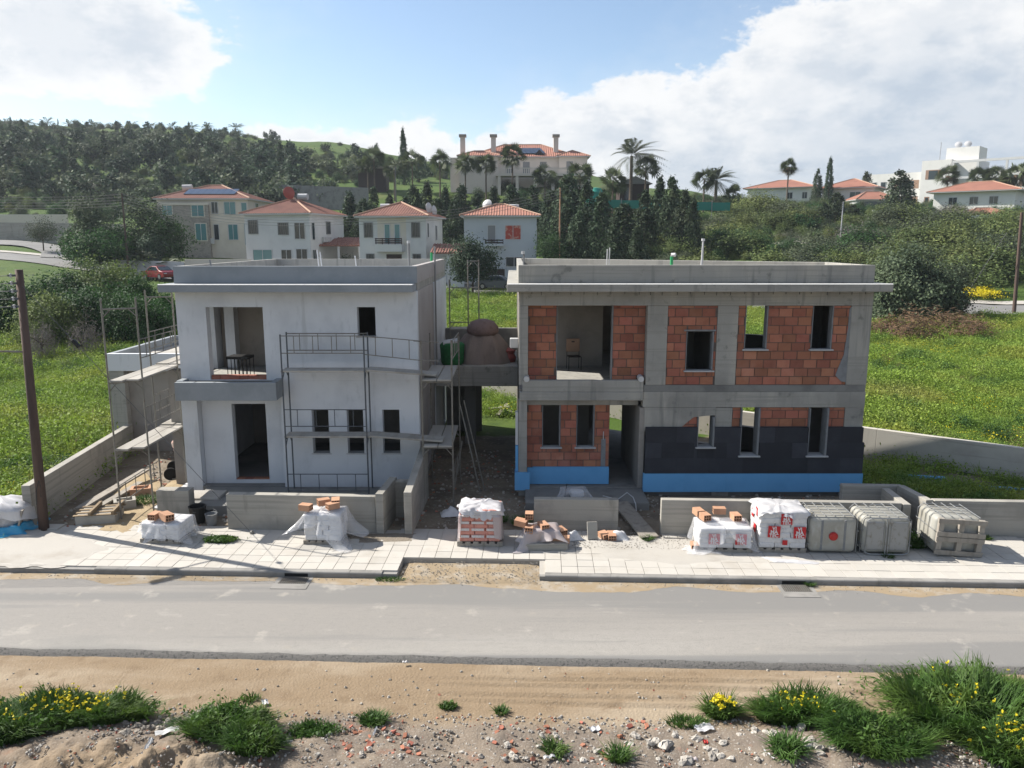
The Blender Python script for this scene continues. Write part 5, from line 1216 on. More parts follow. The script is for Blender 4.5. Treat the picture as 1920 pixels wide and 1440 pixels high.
def blades(rs, n, rad, h, wd, bend=.5, seg=3, lean=.5):
    """a tuft of bent grass blades as quads"""
    a = rs.uniform(0, 6.283, n); r = rad * np.sqrt(rs.uniform(0, 1, n)); bx, by = r * np.cos(a), r * np.sin(a)
    dr = a + rs.normal(0, .9, n); ln = h * rs.uniform(.5, 1.15, n); ln2 = lean * rs.uniform(.2, 1.0, n); bn = bend * rs.uniform(.3, 1.2, n)
    v = []; ax, ay = -np.sin(dr), np.cos(dr)
    for k in range(seg + 1):
        s = k / seg; out = ln * (ln2 * s + bn * s * s); z = ln * (s - .45 * bn * s * s); w_ = wd * (1 - s ** 1.6) + .0004
        cx, cy = bx + np.cos(dr) * out, by + np.sin(dr) * out
        v += [np.stack([cx - ax * w_, cy - ay * w_, z], 1), np.stack([cx + ax * w_, cy + ay * w_, z], 1)]
    v = np.stack(v, 1).reshape(-1, 3); m = 2 * (seg + 1); base = np.arange(n)[:, None] * m
    f = np.concatenate([base + np.array([[2 * k, 2 * k + 1, 2 * k + 3, 2 * k + 2]]) for k in range(seg)]); return v, f
def weed_kinds():
    out = []
    for k in range(4):
        rs = np.random.RandomState(200 + k); p = clumpy(rs, 150, .32, .32, .14, 12, .4, .3, .10, .5); out.append(leaf_mesh('weed', p, .026, .015, rs, 'grass_blade', up=.6, out=.5))
    for k in range(2):
        rs = np.random.RandomState(220 + k); v, f = blades(rs, 40, .22, .30, .007, .5, 2); me = npmesh('tuft', v, f); me.materials.append(MATS['grass_blade']); out.append(me)
    return out
WEEDS = weed_kinds()
def field():
    rs = np.random.RandomState(8); P = []
    rx = np.array([-130, -80, -63, -50, -36, -20, 0, 20, 38, 60, 110.]); ry = np.array([101, 99, 97, 93, 88, 87, 82, 73, 68.5, 65.5, 60.])
    def region(n, x0, x1, y0, y1, keep):
        X, Y = rs.uniform(x0, x1, n), rs.uniform(y0, y1, n); m = keep(X, Y) & (Y < np.interp(X, rx, ry) - 3.8) & (rs.uniform(0, 1, n) < np.clip(1.3 - Y / 75, .25, 1))
        P.append(np.stack([X[m], Y[m]], 1))
    wl = lambda Y: -12.75 - (Y - 19.4) * .124
    region(42000, -48, -12.8, 19.2, 62, lambda X, Y: (X < wl(Y) - .25) & (np.abs(X) < Y * .75 + 2) & ~((X > -15.4) & (Y < 21.6) & (vnoise(X * 1.5, Y * 1.5, 3) < .62)) & ~((Y > 26.5) & (Y < 32.3) & (X > -14.3)))
    bwl = lambda X: 25.76 - (X - 12.5) * .737
    region(46000, 8, 50, 19, 70, lambda X, Y: (Y > bwl(X) + .4) & (np.abs(X) < Y * .75 + 2))
    region(16000, -12, 12, 31.8, 80, lambda X, Y: (Y > 31.9) & (np.abs(Y - bwl(X)) > .35))
    region(700, 10.4, 16, 19.6, 25.5, lambda X, Y: (Y < bwl(X) - .2) & (vnoise(X * .9, Y * .9, 12) > .42))
    q = np.concatenate(P); z = hgt(q[:, 0], q[:, 1]); n1 = vnoise(q[:, 0] * .35, q[:, 1] * .35, 51)
    keep = rs.uniform(0, 1, len(q)) < .35 + 1.0 * n1; q, z, n1 = q[keep], z[keep], n1[keep]
    sc = (.75 + .9 * n1) * rs.uniform(.6, 1.35, len(q)) * (1 + q[:, 1] / 120)
    scatter('meadow_grass', WEEDS, np.column_stack([q, z]), sc, rs, 'green weeds and grass covering the fields', 'grass')
    m = (vnoise(q[:, 0] * .22, q[:, 1] * .22, 95) > .55) & (rs.uniform(0, 1, len(q)) < .05) & (q[:, 1] > 23); wq = q[m]
    scatter('tall_weeds', [bush_mesh(801, 'leaf_green', 900, .07, .04), bush_mesh(802, 'leaf_shrub', 900, .07, .03), bush_mesh(803, 'leaf_green', 900, .06, .04), bush_mesh(804, 'leaf_dry', 500, .1, .015)], np.column_stack([wq, hgt(wq[:, 0], wq[:, 1])]), rs.uniform(.18, .5, len(wq)), rs, 'taller weeds standing out of the field grass', 'weeds', tilt=.15)
    # yellow wild flowers in drifts
    kinds = []
    for k in range(2):
        r2 = np.random.RandomState(240 + k); p = clumpy(r2, 9, .3, .3, .06, 5, .5, .3, .30); kinds.append(leaf_mesh('flower', p, .028, .024, r2, 'flower_yellow', up=1.2))
    m = (vnoise(q[:, 0] * .16 + 3, q[:, 1] * .16, 77) > .55) & (vnoise(q[:, 0] * .5, q[:, 1] * .5, 78) > .42) & (rs.uniform(0, 1, len(q)) < .5); f = q[m]
    # a dense yellow bank beyond the far road
    X, Y = rs.uniform(30, 46, 900), rs.uniform(72.5, 76, 900); f = np.concatenate([f, np.stack([X, Y], 1)])
    s2 = np.where(f[:, 1] > 72, 2.6, .9) * rs.uniform(.6, 1.3, len(f))
    scatter('wildflowers', kinds, np.column_stack([f, hgt(f[:, 0], f[:, 1])]), s2, rs, 'small yellow wild flowers scattered in the fields', 'flowers')

# ---- shrubs and trees one by one
def bush_mesh(seed, m, n=1500, L=.10, Wd=.06, k=46, rc=.2, flat=.5):
    rs = np.random.RandomState(seed); p = clumpy(rs, n, 1, 1, 1, k, rc, .5, .45, flat); return leaf_mesh('foliage', p, L, Wd, rs, m, up=.5)
field()
BUSH = {}
for nm, m, n, L, Wd in (('shrub', 'leaf_shrub', 5200, .052, .03), ('green', 'leaf_green', 5200, .052, .032), ('olive', 'leaf_olive', 5000, .052, .028), ('dry', 'leaf_dry', 2400, .1, .014), ('grey', 'leaf_grey', 2400, .1, .012)):
    BUSH[nm] = [bush_mesh(300 + 7 * k + len(nm), m, n, L, Wd) for k in range(3)]
for nm, m in (('big_olive', 'leaf_olive'), ('big_green', 'leaf_green'), ('big_shrub', 'leaf_shrub')): BUSH[nm] = [bush_mesh(700 + k + len(nm), m, 20000, .036, .02, 110, .14) for k in range(2)]
stem_me = trunk_b(.6, .06, .1, 5, np.random.RandomState(1), .6).mesh('stem'); stem_me.materials.append(MATS['bark'])
cnt = [0]
def bush(kind, X, Y, w_, h, label, group=None, cat='shrub', dz=0, name=None):
    k = cnt[0]; cnt[0] += 1; t = thing(name or ('bush' if kind != 'dry' else 'dry_bush'), label, cat, (X, Y, H(X, Y) - .05 + dz), (k * 1.7) % 6.28, group)
    f = link('foliage', BUSH[kind][k % len(BUSH[kind])], None, t); f.scale = (w_ / 2, w_ / 2, h / 1.5)
    s = link('stem', stem_me, None, t); s.scale = (h / 1.6, h / 1.6, h / 1.5); return t
def bush_px(kind, x, ytop, Y, wpx, label, group=None, **kw):
    p, h = base_at(x, ytop, Y); return bush(kind, p.x, Y, wpx * Y / F_PX, max(h, .5), label, group, **kw)
def tree_px(x, ytop, Y, wpx, label, m='leaf_green', n=2600,  group=None, th=.3, name='tree', seed=1, L=.14):
    p, h = base_at(x, ytop, Y); rs = np.random.RandomState(seed); r = wpx * Y / F_PX / 2; t = thing(name, label, 'tree', p - Vector((0, 0, .05)), 0, group)
    c = clumpy(rs, int(n * 2.2), r, r, h * (1 - th) / 2, 60, .2, .45, h * (1 + th) / 2, .8); link('crown', leaf_mesh('crown', c, L * .6, L * .36, rs, m, up=.4), None, t)
    trunk_b(h * (th + .2), max(.1, h * .022), .1, 6, rs, r * .7).obj('trunk', 'bark', t); return t
CONE = {}
def conifer_px(x, ytop, Y, wpx, label, m='leaf_cypress', n=1500, group=None, seed=1, power=.6, name='conifer', L=.2):
    p, h = base_at(x, ytop, Y); rs = np.random.RandomState(seed); r = wpx * Y / F_PX / 2; t = thing(name, label, 'tree', p - Vector((0, 0, .05)), 0, group)
    key = (m, round(power, 2), seed % 3)
    if key not in CONE:
        c = cone_pts(rs, 5200, 1, 4.2, power, 120, .2); od = c.copy(); CONE[key] = leaf_mesh('crown', c, .085, .045, rs, m, up=.1, droop=-.4)
    o = link('crown', CONE[key], None, t); o.scale = (r, r, h / 4.2); o.rotation_euler.z = seed * 1.3
    trunk_b(h * .5, max(.08, h * .02)).obj('trunk', 'bark', t); return t
def plants():
    rs = np.random.RandomState(3)
    g = 'bushes at the far edge of the weedy field'
    for x, yt, Y, wp, kd in ((40, 520, 50, 150, 'green'), (120, 500, 55, 150, 'green'), (205, 484, 56, 150, 'shrub'), (255, 512, 52, 120, 'green'), (165, 530, 48, 160, 'green'), (85, 540, 46, 140, 'shrub'), (250, 545, 47, 130, 'green'), (310, 540, 50, 70, 'green'), (-40, 530, 50, 140, 'green')):
        bush_px('big_' + kd, x, yt, Y, wp, 'dense green bush in the thicket between field and back road', g)
    for x, yt, Y, wp, lab in ((150, 592, 43, 60, 'low grey twiggy bush before the thicket'), (75, 590, 42, 60, 'low grey bush beside the utility pole in the field')):
        bush_px('grey', x, yt, Y, wp, lab)
    bush('dry', -12.9 - 1.3, 22.4, .9, .7, 'small brown dry bush outside the concrete side wall')
    # thicket beyond the field on the other side
    g = 'bushes of the thicket beyond the far road'
    for k in range(46):
        x = rs.uniform(1640, 1980); Y = rs.uniform(77, 128); kd = str(rs.choice(['shrub', 'olive', 'shrub'])); X = (x - 960) / F_PX * Y
        bush(kd, X, Y, rs.uniform(5, 8.5), rs.uniform(2.4, 4.4), {'shrub': 'yellow green bush in the thicket beyond the far road', 'olive': 'grey green bush in the thicket beyond the far road'}[kd], g)
    g = 'shrubs on the slope behind the brick house'
    for k in range(48):
        x = rs.uniform(1190, 1650); Y = rs.uniform(80, 140); X = (x - 960) / F_PX * Y
        if 1420 < x < 1580 and 100 < Y < 125: continue
        kd = str(rs.choice(['shrub', 'shrub', 'olive', 'green'])); hh = rs.uniform(1.8, 3.4)
        bush(kd, X, Y, rs.uniform(4, 7.5), hh, {'shrub': 'yellow green shrub on the slope behind the brick house', 'olive': 'grey green shrub on the slope behind the brick house', 'green': 'deep green shrub on the slope behind the brick house'}[kd], g)
    for x, yt, Y, wp, lab in ((1600, 418, 105, 70, 'bare grey bush on the rocky ledge'), (1640, 425, 104, 55, 'second bare grey bush beside the ledge'), (1790, 375, 135, 80, 'leafless grey tree before the red roofed villa'), (1470, 433, 112, 50, 'low grey scrub on the rock shelf'), (1510, 440, 110, 40, 'small grey scrub at the rock face')):
        bush_px('grey', x, yt, Y, wp, lab)
    bush_px('big_olive', 1710, 452, 63, 180, 'large olive tree standing before the far road', cat='tree', name='olive_tree')
    bush_px('big_olive', 1765, 478, 64, 130, 'second olive beside the large one at the far road', cat='tree', name='olive_tree')
    bush_px('big_olive', 1650, 490, 65, 110, 'olive half hidden by the brick house corner', cat='tree', name='olive_tree')
    for x, yt, Y, wp, lab in ((1705, 572, 52, 130, 'heap of brown cut branches below the large olive'), (1665, 588, 53, 90, 'brown brush at the field edge beside the cut branches'), (1830, 592, 52, 90, 'low brown brush under the thicket'), (1775, 568, 56, 150, 'dark dry scrub behind the cut branches')):
        bush_px('dry', x, yt, Y, wp, lab)
    # conifer belt
    g = 'dark conifers of the belt behind the houses'
    for k, (x, yt, Y, wp) in enumerate(((1065, 330, 112, 75), (1100, 345, 106, 70), (1130, 362, 100, 80), (1170, 385, 96, 75), (1210, 360, 104, 60), (1238, 333, 110, 52), (1262, 335, 108, 55), (1285, 360, 104, 60), (1300, 372, 102, 50), (1085, 400, 92, 60), (1150, 430, 88, 60), (1195, 425, 90, 60), (1035, 360, 116, 60),
                                         (700, 355, 120, 50), (730, 365, 124, 45), (775, 350, 122, 45), (800, 345, 124, 50), (835, 352, 120, 45), (865, 350, 122, 50), (895, 365, 118, 50), (925, 352, 122, 45), (960, 350, 122, 60), (1000, 352, 120, 60), (655, 362, 118, 60), (680, 375, 114, 50), (850, 380, 110, 60), (905, 385, 108, 60), (820, 375, 112, 55), (760, 372, 113, 50))):
        conifer_px(x, yt, Y, wp, 'dark conifer in the belt behind the row of houses', n=900, group=g, seed=400 + k, power=.5 + .25 * (k % 3), L=.28)
    conifer_px(755, 242, 190, 24, 'tall tiered araucaria pine on the skyline', 'leaf_pine', 700, seed=450, power=.9, name='araucaria', L=.35)
    tree_px(1030, 425, 86, 60, 'bright leafy tree beside the blue walled house', 'leaf_green', 2000, seed=12)
    tree_px(885, 440, 78, 88, 'round dark green tree over the grey car', 'leaf_pine', 4200, seed=14, th=.2, L=.2)
    tree_px(75, 408, 104, 55, 'small bushy tree at the bend of the back road', 'leaf_olive', 1600, seed=15)
    for k, (x, yt, Y, wp, m, lab) in enumerate(((165, 352, 92, 75, 'leaf_olive', 'tall silvery tree at the street corner'), (180, 425, 88, 110, 'leaf_green', 'broad dark tree at the street corner'), (262, 365, 97, 90, 'leaf_pine', 'dark pine beside the stone clad house'), (310, 400, 96, 80, 'leaf_green', 'deep green tree hiding the stone clad wall'), (220, 425, 94, 70, 'leaf_green', 'leafy tree behind the wooden pole'), (285, 440, 94, 60, 'leaf_pine', 'dark shrub tree at the white garden wall'), (140, 430, 95, 60, 'leaf_green', 'dark tree beside the broad one'))):
        tree_px(x, yt, Y, wp, lab, m, 3000, seed=30 + k, th=.12, L=.24)
    for k, (x, yt, Y, wp, lab) in enumerate(((1690, 322, 150, 62, 'big rounded cypress before the apartment block'), (1558, 298, 180, 18, 'tall slim cypress between the red roofs'), (1535, 318, 182, 22, 'smaller dark conifer between the red roofs'), (1600, 385, 128, 40, 'conifer at the garden wall below the red roofs'), (1570, 362, 132, 40, 'pointed conifer before the pale green wall'), (1545, 380, 130, 36, 'dark conifer beside the pale green wall'), (1650, 395, 126, 34, 'young conifer at the garden wall'), (1690, 400, 124, 50, 'broad conifer at the white wall'), (1625, 325, 195, 34, 'rounded tree beside the apartment block'))):
        conifer_px(x, yt, Y, wp, lab, 'leaf_cypress' if k != 8 else 'leaf_olive', 1100, seed=470 + k, power=.45, L=.26)
    for k, (x, yt, Y, wp) in enumerate(((1420, 360, 140, 90), (1470, 375, 135, 80), (1380, 380, 130, 80), (1515, 392, 130, 70), (1450, 395, 125, 80), (1345, 400, 120, 70), (1400, 400, 118, 60), (1340, 370, 150, 60), (1600, 400, 125, 60))):
        bush_px('olive' if k % 2 else 'shrub', x, yt, Y, wp, 'tall bush on the ridge below the red roofed houses', 'bushes on the ridge')
    bush_px('green', 1722, 410, 125, 30, 'dark bush by the white wall beside the bougainvillea')
plants()

# ---- undergrowth on the far slopes
def scrub():
    rs = np.random.RandomState(77); n = 5200; x = rs.uniform(-80, 2000, n); Y = rs.uniform(96, 330, n); X = (x - 960) / F_PX * Y
    keep = (vnoise(X * .05, Y * .05, 91) > .36) & ~((x > 1000) & (Y > 215)) & ((x > 560) | (Y > 138)) & ~((x > 560) & (x < 1130) & (Y > 132) & (vnoise(X * .03, Y * .03, 92) < .55)); X, Y = X[keep], Y[keep]
    scatter('hillside_scrub', [BUSH['shrub'][0], BUSH['green'][1], BUSH['olive'][0]], np.column_stack([X, Y, hgt(X, Y)]), rs.uniform(.5, 1.5, len(X)) * np.where((X / Y < -.27) & (Y > 150), .85, 1), rs, 'low scrub and undergrowth on the far slopes', 'scrub', tilt=.1)
scrub()
# ---- palms
def palm(x, ytop, Y, label, kind='fan', crown=1.6, group=None, skirt=False, dz=0, lean=0):
    p, h = base_at(x, ytop, Y); seed = int(x * 7 + ytop) % 9999; rs = np.random.RandomState(seed); t = thing('palm_tree', label, 'palm', p - Vector((0, 0, .1)), 0, group)
    ht = max(h - crown * .9, 1.0); r = .16 if kind == 'fan' else .33
    B().tube([(0, 0, -.3), (lean * .5, 0, ht * .5), (lean, 0, ht)], r, 9, r * .8).obj('trunk', 'bark_palm', t)
    if skirt:
        v, f = blades(rs, 240, .3, 2.4, .09, 1.5, 3, .15); v[:, 2] = -v[:, 2] * 1.0; me = npmesh('skirt', v, f); link('skirt', me, 'frond_dry', t, loc=(lean, 0, ht + .1))
    if kind == 'fan':
        V, Fc, n0 = [], [], 0
        for k in range(34):
            el = math.asin(rs.uniform(-.7, .99)); a = rs.uniform(0, 6.283); d = Vector((math.cos(a) * math.cos(el), math.sin(a) * math.cos(el), math.sin(el)))
            stem = crown * rs.uniform(.3, .6); c = Vector((lean, 0, ht)) + d * stem; s = d.cross(Vector((0, 0, 1))).normalized(); s = (Matrix.Rotation(rs.uniform(-1.3, 1.3), 3, d) @ s).normalized(); u = s.cross(d)
            fr = crown * rs.uniform(.5, .7)
            V += [Vector((lean, 0, ht)) - s * .02, Vector((lean, 0, ht)) + s * .02, c + s * .015, c - s * .015]; Fc.append((n0, n0 + 1, n0 + 2, n0 + 3)); n0 += 4
            for j in range(11):
                b = -1.3 + 2.6 * j / 10; q = d * math.cos(b) + s * math.sin(b); tip = c + q * fr + Vector((0, 0, -.16 * fr * (abs(b) + .3))); w_ = s * math.cos(b) * .038 * crown - d * math.sin(b) * .038 * crown
                V += [c, c + q * fr * .55 - w_, tip, c + q * fr * .55 + w_]; Fc.append((n0, n0 + 1, n0 + 2, n0 + 3)); n0 += 4
        link('crown', npmesh('crown', [tuple(q) for q in V], Fc), 'leaf_palm', t)
    else:
        nf = 46 if kind == 'feather' else 18
        for k in range(nf):
            el = rs.uniform(-.35, 1.4); a = rs.uniform(0, 6.283); L = crown * rs.uniform(.85, 1.15); V, Fc = [], []
            wind = .35
            def pt(s):
                out = L * (math.cos(el) * s + .1 * s * s); z = L * (math.sin(el) * s - .62 * s * s * (1.1 - .3 * el))
                return Vector((math.cos(a) * out + wind * s * s * L * .6, math.sin(a) * out, z))
            for j in range(15):
                s = .12 + .88 * j / 14; c = pt(s); d = (pt(min(s + .03, 1.03)) - pt(s - .03)).normalized(); sd = d.cross(Vector((0, 0, 1)))
                sd = sd.normalized() if sd.length > .05 else Vector((1, 0, 0)); ll = L * .24 * math.sin(math.pi * min(.12 + s * .86, .97)) + .05
                for sg in (-1, 1):
                    tip = c + sd * sg * ll * .75 + d * ll * .6 + Vector((0, 0, -.3 * ll)); n0 = len(V)
                    V += [c - d * .06, c + (tip - c) * .5 - d * .075, tip, c + (tip - c) * .5 + d * .09]; Fc.append((n0, n0 + 1, n0 + 2, n0 + 3))
            n0 = len(V); V += [pt(0) + Vector((0, .03, 0)), pt(0) - Vector((0, .03, 0)), pt(.5) - Vector((0, .02, 0)), pt(.5) + Vector((0, .02, 0))]; Fc.append((n0, n0 + 1, n0 + 2, n0 + 3))
            link('frond', npmesh('frond', [tuple(q) for q in V], Fc), 'leaf_palm_grey' if kind == 'feather' else 'leaf_palm', t, loc=(lean, 0, ht))
    return t
def palms():
    gv = 'fan palms round the hilltop villa'
    for x, yt, Y, c in ((700, 275, 168, 2.6), (688, 288, 170, 2.4), (738, 292, 160, 2.4), (772, 278, 166, 2.7), (824, 280, 158, 2.6)): palm(x, yt, Y, 'slim fan palm on the slope beside the hilltop villa', 'fan', c, 'fan palms on the slope')
    for x, yt, Y, c, lab in ((872, 284, 148, 2.4, 'slim fan palm before the white end of the villa'), (911, 286, 148, 2.3, 'fan palm before the terrace of the villa'), (961, 266, 148, 2.7, 'tallest fan palm before the villa terrace'),
                             (1022, 305, 146, 2.5, 'bushy fan palm at the villa terrace'), (1088, 300, 138, 2.5, 'fan palm at the end of the villa among conifers'), (1150, 312, 132, 2.6, 'fan palm by the green water tank'), (1212, 286, 140, 2.6, 'fan palm beside the huge feather palm')): palm(x, yt, Y, lab, 'fan', c)
    palm(1186, 238, 138, 'huge wind-swept feather palm on the skyline', 'feather', 5.2)
    palm(1345, 300, 150, 'feather palm bent by wind beside a fan palm', 'feather', 4.0); palm(1322, 312, 148, 'fan palm standing against the wind-bent feather palm', 'fan', 2.6)
    palm(1376, 345, 146, 'small fan palm behind the green fence', 'fan', 2.0)
    palm(1480, 296, 165, 'fan palm with a thick brown skirt before the red roof', 'fan', 2.0, skirt=True)
    palm(1780, 308, 178, 'fan palm before the apartment terraces', 'fan', 2.8, skirt=True); palm(1835, 312, 178, 'fan palm at the end of the apartment block', 'fan', 2.6)
    palm(1868, 308, 176, 'dark fan palm behind the red roofed villa', 'fan', 2.8); palm(1908, 300, 160, 'shaggy brown fan palm at the red roofed villa', 'fan', 3.2, skirt=True)
    for k, x in enumerate((10, 50, 87, 127, 170, 211, 247, 283, 357, 386, 322, 440)):
        palm(x, 212 + (x * 3 % 11) + x * .02, 296, 'small feather palm in the row along the hill crest', 'small', 3.3 + (k % 3) * .3, 'palms along the hill crest')
    # banana and sago by the white garden wall
    for x, yt, Y, lab in ((205, 445, 89, 'yellow green banana plant at the street corner'), (265, 455, 90, 'young palm behind the white garden wall'), (330, 462, 91, 'pale leafy palm at the stone clad house'), (310, 470, 90, 'low palm inside the white wall')): palm(x, yt, Y, lab, 'small', 2.0)
palms()
# ================================================================== the village behind
def hip_roof(h, w_, d, z, pitch, over, m, ridge='ridge_tile', x0=0, y0=0, tiles=True, sp=.28, rib=.06):
    """hip roof over the rectangle x0 +- w/2, y0 .. y0+d, eave at z"""
    W2, D = w_ / 2 + over, d + 2 * over; r = min(W2, D / 2); zt = z + r * pitch; ya, yb = y0 - over, y0 + d + over
    if W2 >= D / 2: ra, rb = (x0 - W2 + r, y0 + d / 2), (x0 + W2 - r, y0 + d / 2)
    else: ra, rb = (x0, ya + r), (x0, yb - r)
    A, Bq, C, Dq = (x0 - W2, ya, z), (x0 + W2, ya, z), (x0 + W2, yb, z), (x0 - W2, yb, z); P, Q = (*ra, zt), (*rb, zt)
    b = B(); n = len(b.v); b.v += [A, Bq, C, Dq, P, Q]
    if W2 >= D / 2: b.f += [(0, 1, 5, 4), (1, 2, 5), (2, 3, 4, 5), (3, 0, 4), (0, 3, 2, 1)]
    else: b.f += [(0, 1, 4), (1, 2, 5, 4), (2, 3, 5), (3, 0, 4, 5), (0, 3, 2, 1)]
    ro = b.obj('roof', m, h)
    B().box(x0 - W2 + .03, x0 + W2 - .03, ya + .03, yb - .03, z - .16, z - .004).obj('eaves', 'frame_white', h)
    if tiles:
        t = B()
        def rib_(e, inn, m_):
            e = Vector(e); inn = Vector(inn); s = Vector((-inn.y, inn.x, 0)) * sp * .3; u = Vector((0, 0, rib)); q = e + inn * m_ + Vector((0, 0, m_ * pitch))
            k = len(t.v); t.v += [tuple(v) for v in (e - s, e + u, e + s, q - s * .9, q + u, q + s * .9)]; t.f += [(k, k + 1, k + 4, k + 3), (k + 1, k + 2, k + 5, k + 4), (k, k + 2, k + 1)]
        for L, org, dr, inn in ((2 * W2, A, (1, 0), (0, 1, 0)), (D, Bq, (0, 1), (-1, 0, 0)), (D, A, (0, 1), (1, 0, 0))):
            k = sp / 2
            while k < L:
                mm = min(k, L - k, r)
                if mm > .1: rib_((org[0] + dr[0] * k, org[1] + dr[1] * k, z), inn, mm)
                k += sp
        t.obj('roof_tiles', m, ro, kind='stuff')
    rg = [(A, P), (Bq, Q)] + ([(P, Q)] if (Vector(P) - Vector(Q)).length > .3 else [])
    if W2 < D / 2: rg = [(A, P), (Bq, P), (P, Q)]
    for a, c in rg: B().tube([Vector(a) + Vector((0, 0, .04)), Vector(c) + Vector((0, 0, .06))], .11, 6).obj('ridge', ridge, ro)
    return zt
def window(h, face, w_, d, u0, u1, z0, z1, kind='dark', x0=0, y0=0, fr='frame_white'):
    """kind: dark, teal, grille, door, red, void"""
    glass = {'dark': 'glass_dark', 'teal': 'glass_teal', 'grille': 'glass_dark', 'door': 'frame_grey', 'red': 'curtain_red', 'void': 'dark_timber', 'pane2': 'glass_dark'}[kind]
    def bx(a0, a1, c0, c1, p0, p1):
        if face == 'f': return (x0 + a0, x0 + a1, y0 - p1, y0 - p0, c0, c1)
        if face == 'r': return (x0 + w_ / 2 + p0, x0 + w_ / 2 + p1, y0 + a0, y0 + a1, c0, c1)
        return (x0 - w_ / 2 - p1, x0 - w_ / 2 - p0, y0 + a0, y0 + a1, c0, c1)
    if face == 'f': a0, a1 = -w_ / 2 + u0 * w_, -w_ / 2 + u1 * w_
    else: a0, a1 = u0 * d, u1 * d
    t = .07; b = B()
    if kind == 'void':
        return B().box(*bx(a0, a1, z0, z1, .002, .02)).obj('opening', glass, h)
    b.box(*bx(a0 - t, a0, z0 - t, z1 + t, .002, .06)); b.box(*bx(a1, a1 + t, z0 - t, z1 + t, .002, .06)); b.box(*bx(a0, a1, z1, z1 + t, .002, .06)); b.box(*bx(a0, a1, z0 - t, z0, .002, .075))
    mid = (a0 + a1) / 2
    if kind in ('dark', 'teal', 'red', 'pane2') and a1 - a0 > .7: b.box(*bx(mid - .03, mid + .03, z0, z1, .012, .05))
    o = b.obj('window' if kind != 'door' else 'door', fr if kind != 'teal' else 'frame_white', h)
    B().box(*bx(a0, a1, z0, z1, .003, .014)).obj('pane', glass, o)
    if kind == 'grille':
        g = B(); n = 5
        for k in range(n): a = a0 + (k + .5) * (a1 - a0) / n; g.box(*bx(a - .015, a + .015, z0, z1, .04, .07))
        g.obj('grille', 'frame_grey', o)
    return o
def house(name, label, px, Y, w_, d, eave_y, rz, wallm, roofm, pitch, wins, over=.45, h=6.2, cat='house', sp=.3, ridge='ridge_tile'):
    p = W(px, eave_y, Y); z0 = p.z - h; t = thing(name, label, cat, (p.x, Y, z0), rz)
    B().box(-w_ / 2, w_ / 2, 0, d, -4, h - .155).obj('wall', wallm, t)
    hip_roof(t, w_, d, h, pitch, over, roofm, ridge, sp=sp)
    for q in wins: window(t, q[0], w_, d, *q[1:5], *(q[5:6] or ('dark',)), fr=(q[6] if len(q) > 6 else 'frame_white'))
    return t
def dish(t, loc, r, m='dish', tilt=.5, rz=0.3):
    M3 = Euler((math.pi / 2 - tilt, 0, rz)).to_matrix(); B().lathe([(.02, .16 * r), (.5 * r, .05 * r), (r, -.12 * r), (r, -.16 * r), (.5 * r, .0), (.02, .1 * r)], 16, loc, M3).obj('satellite_dish', m, t)
    B().tube([(loc[0], loc[1], loc[2]), (loc[0], loc[1] + .2, loc[2] - r - .5)], .05, 6).obj('dish_mast', 'frame_grey', t)
mat('wall_warm', (1.0, .98, .93), [(.4, None, (.92, .9, .85), .45, .7)], .9)
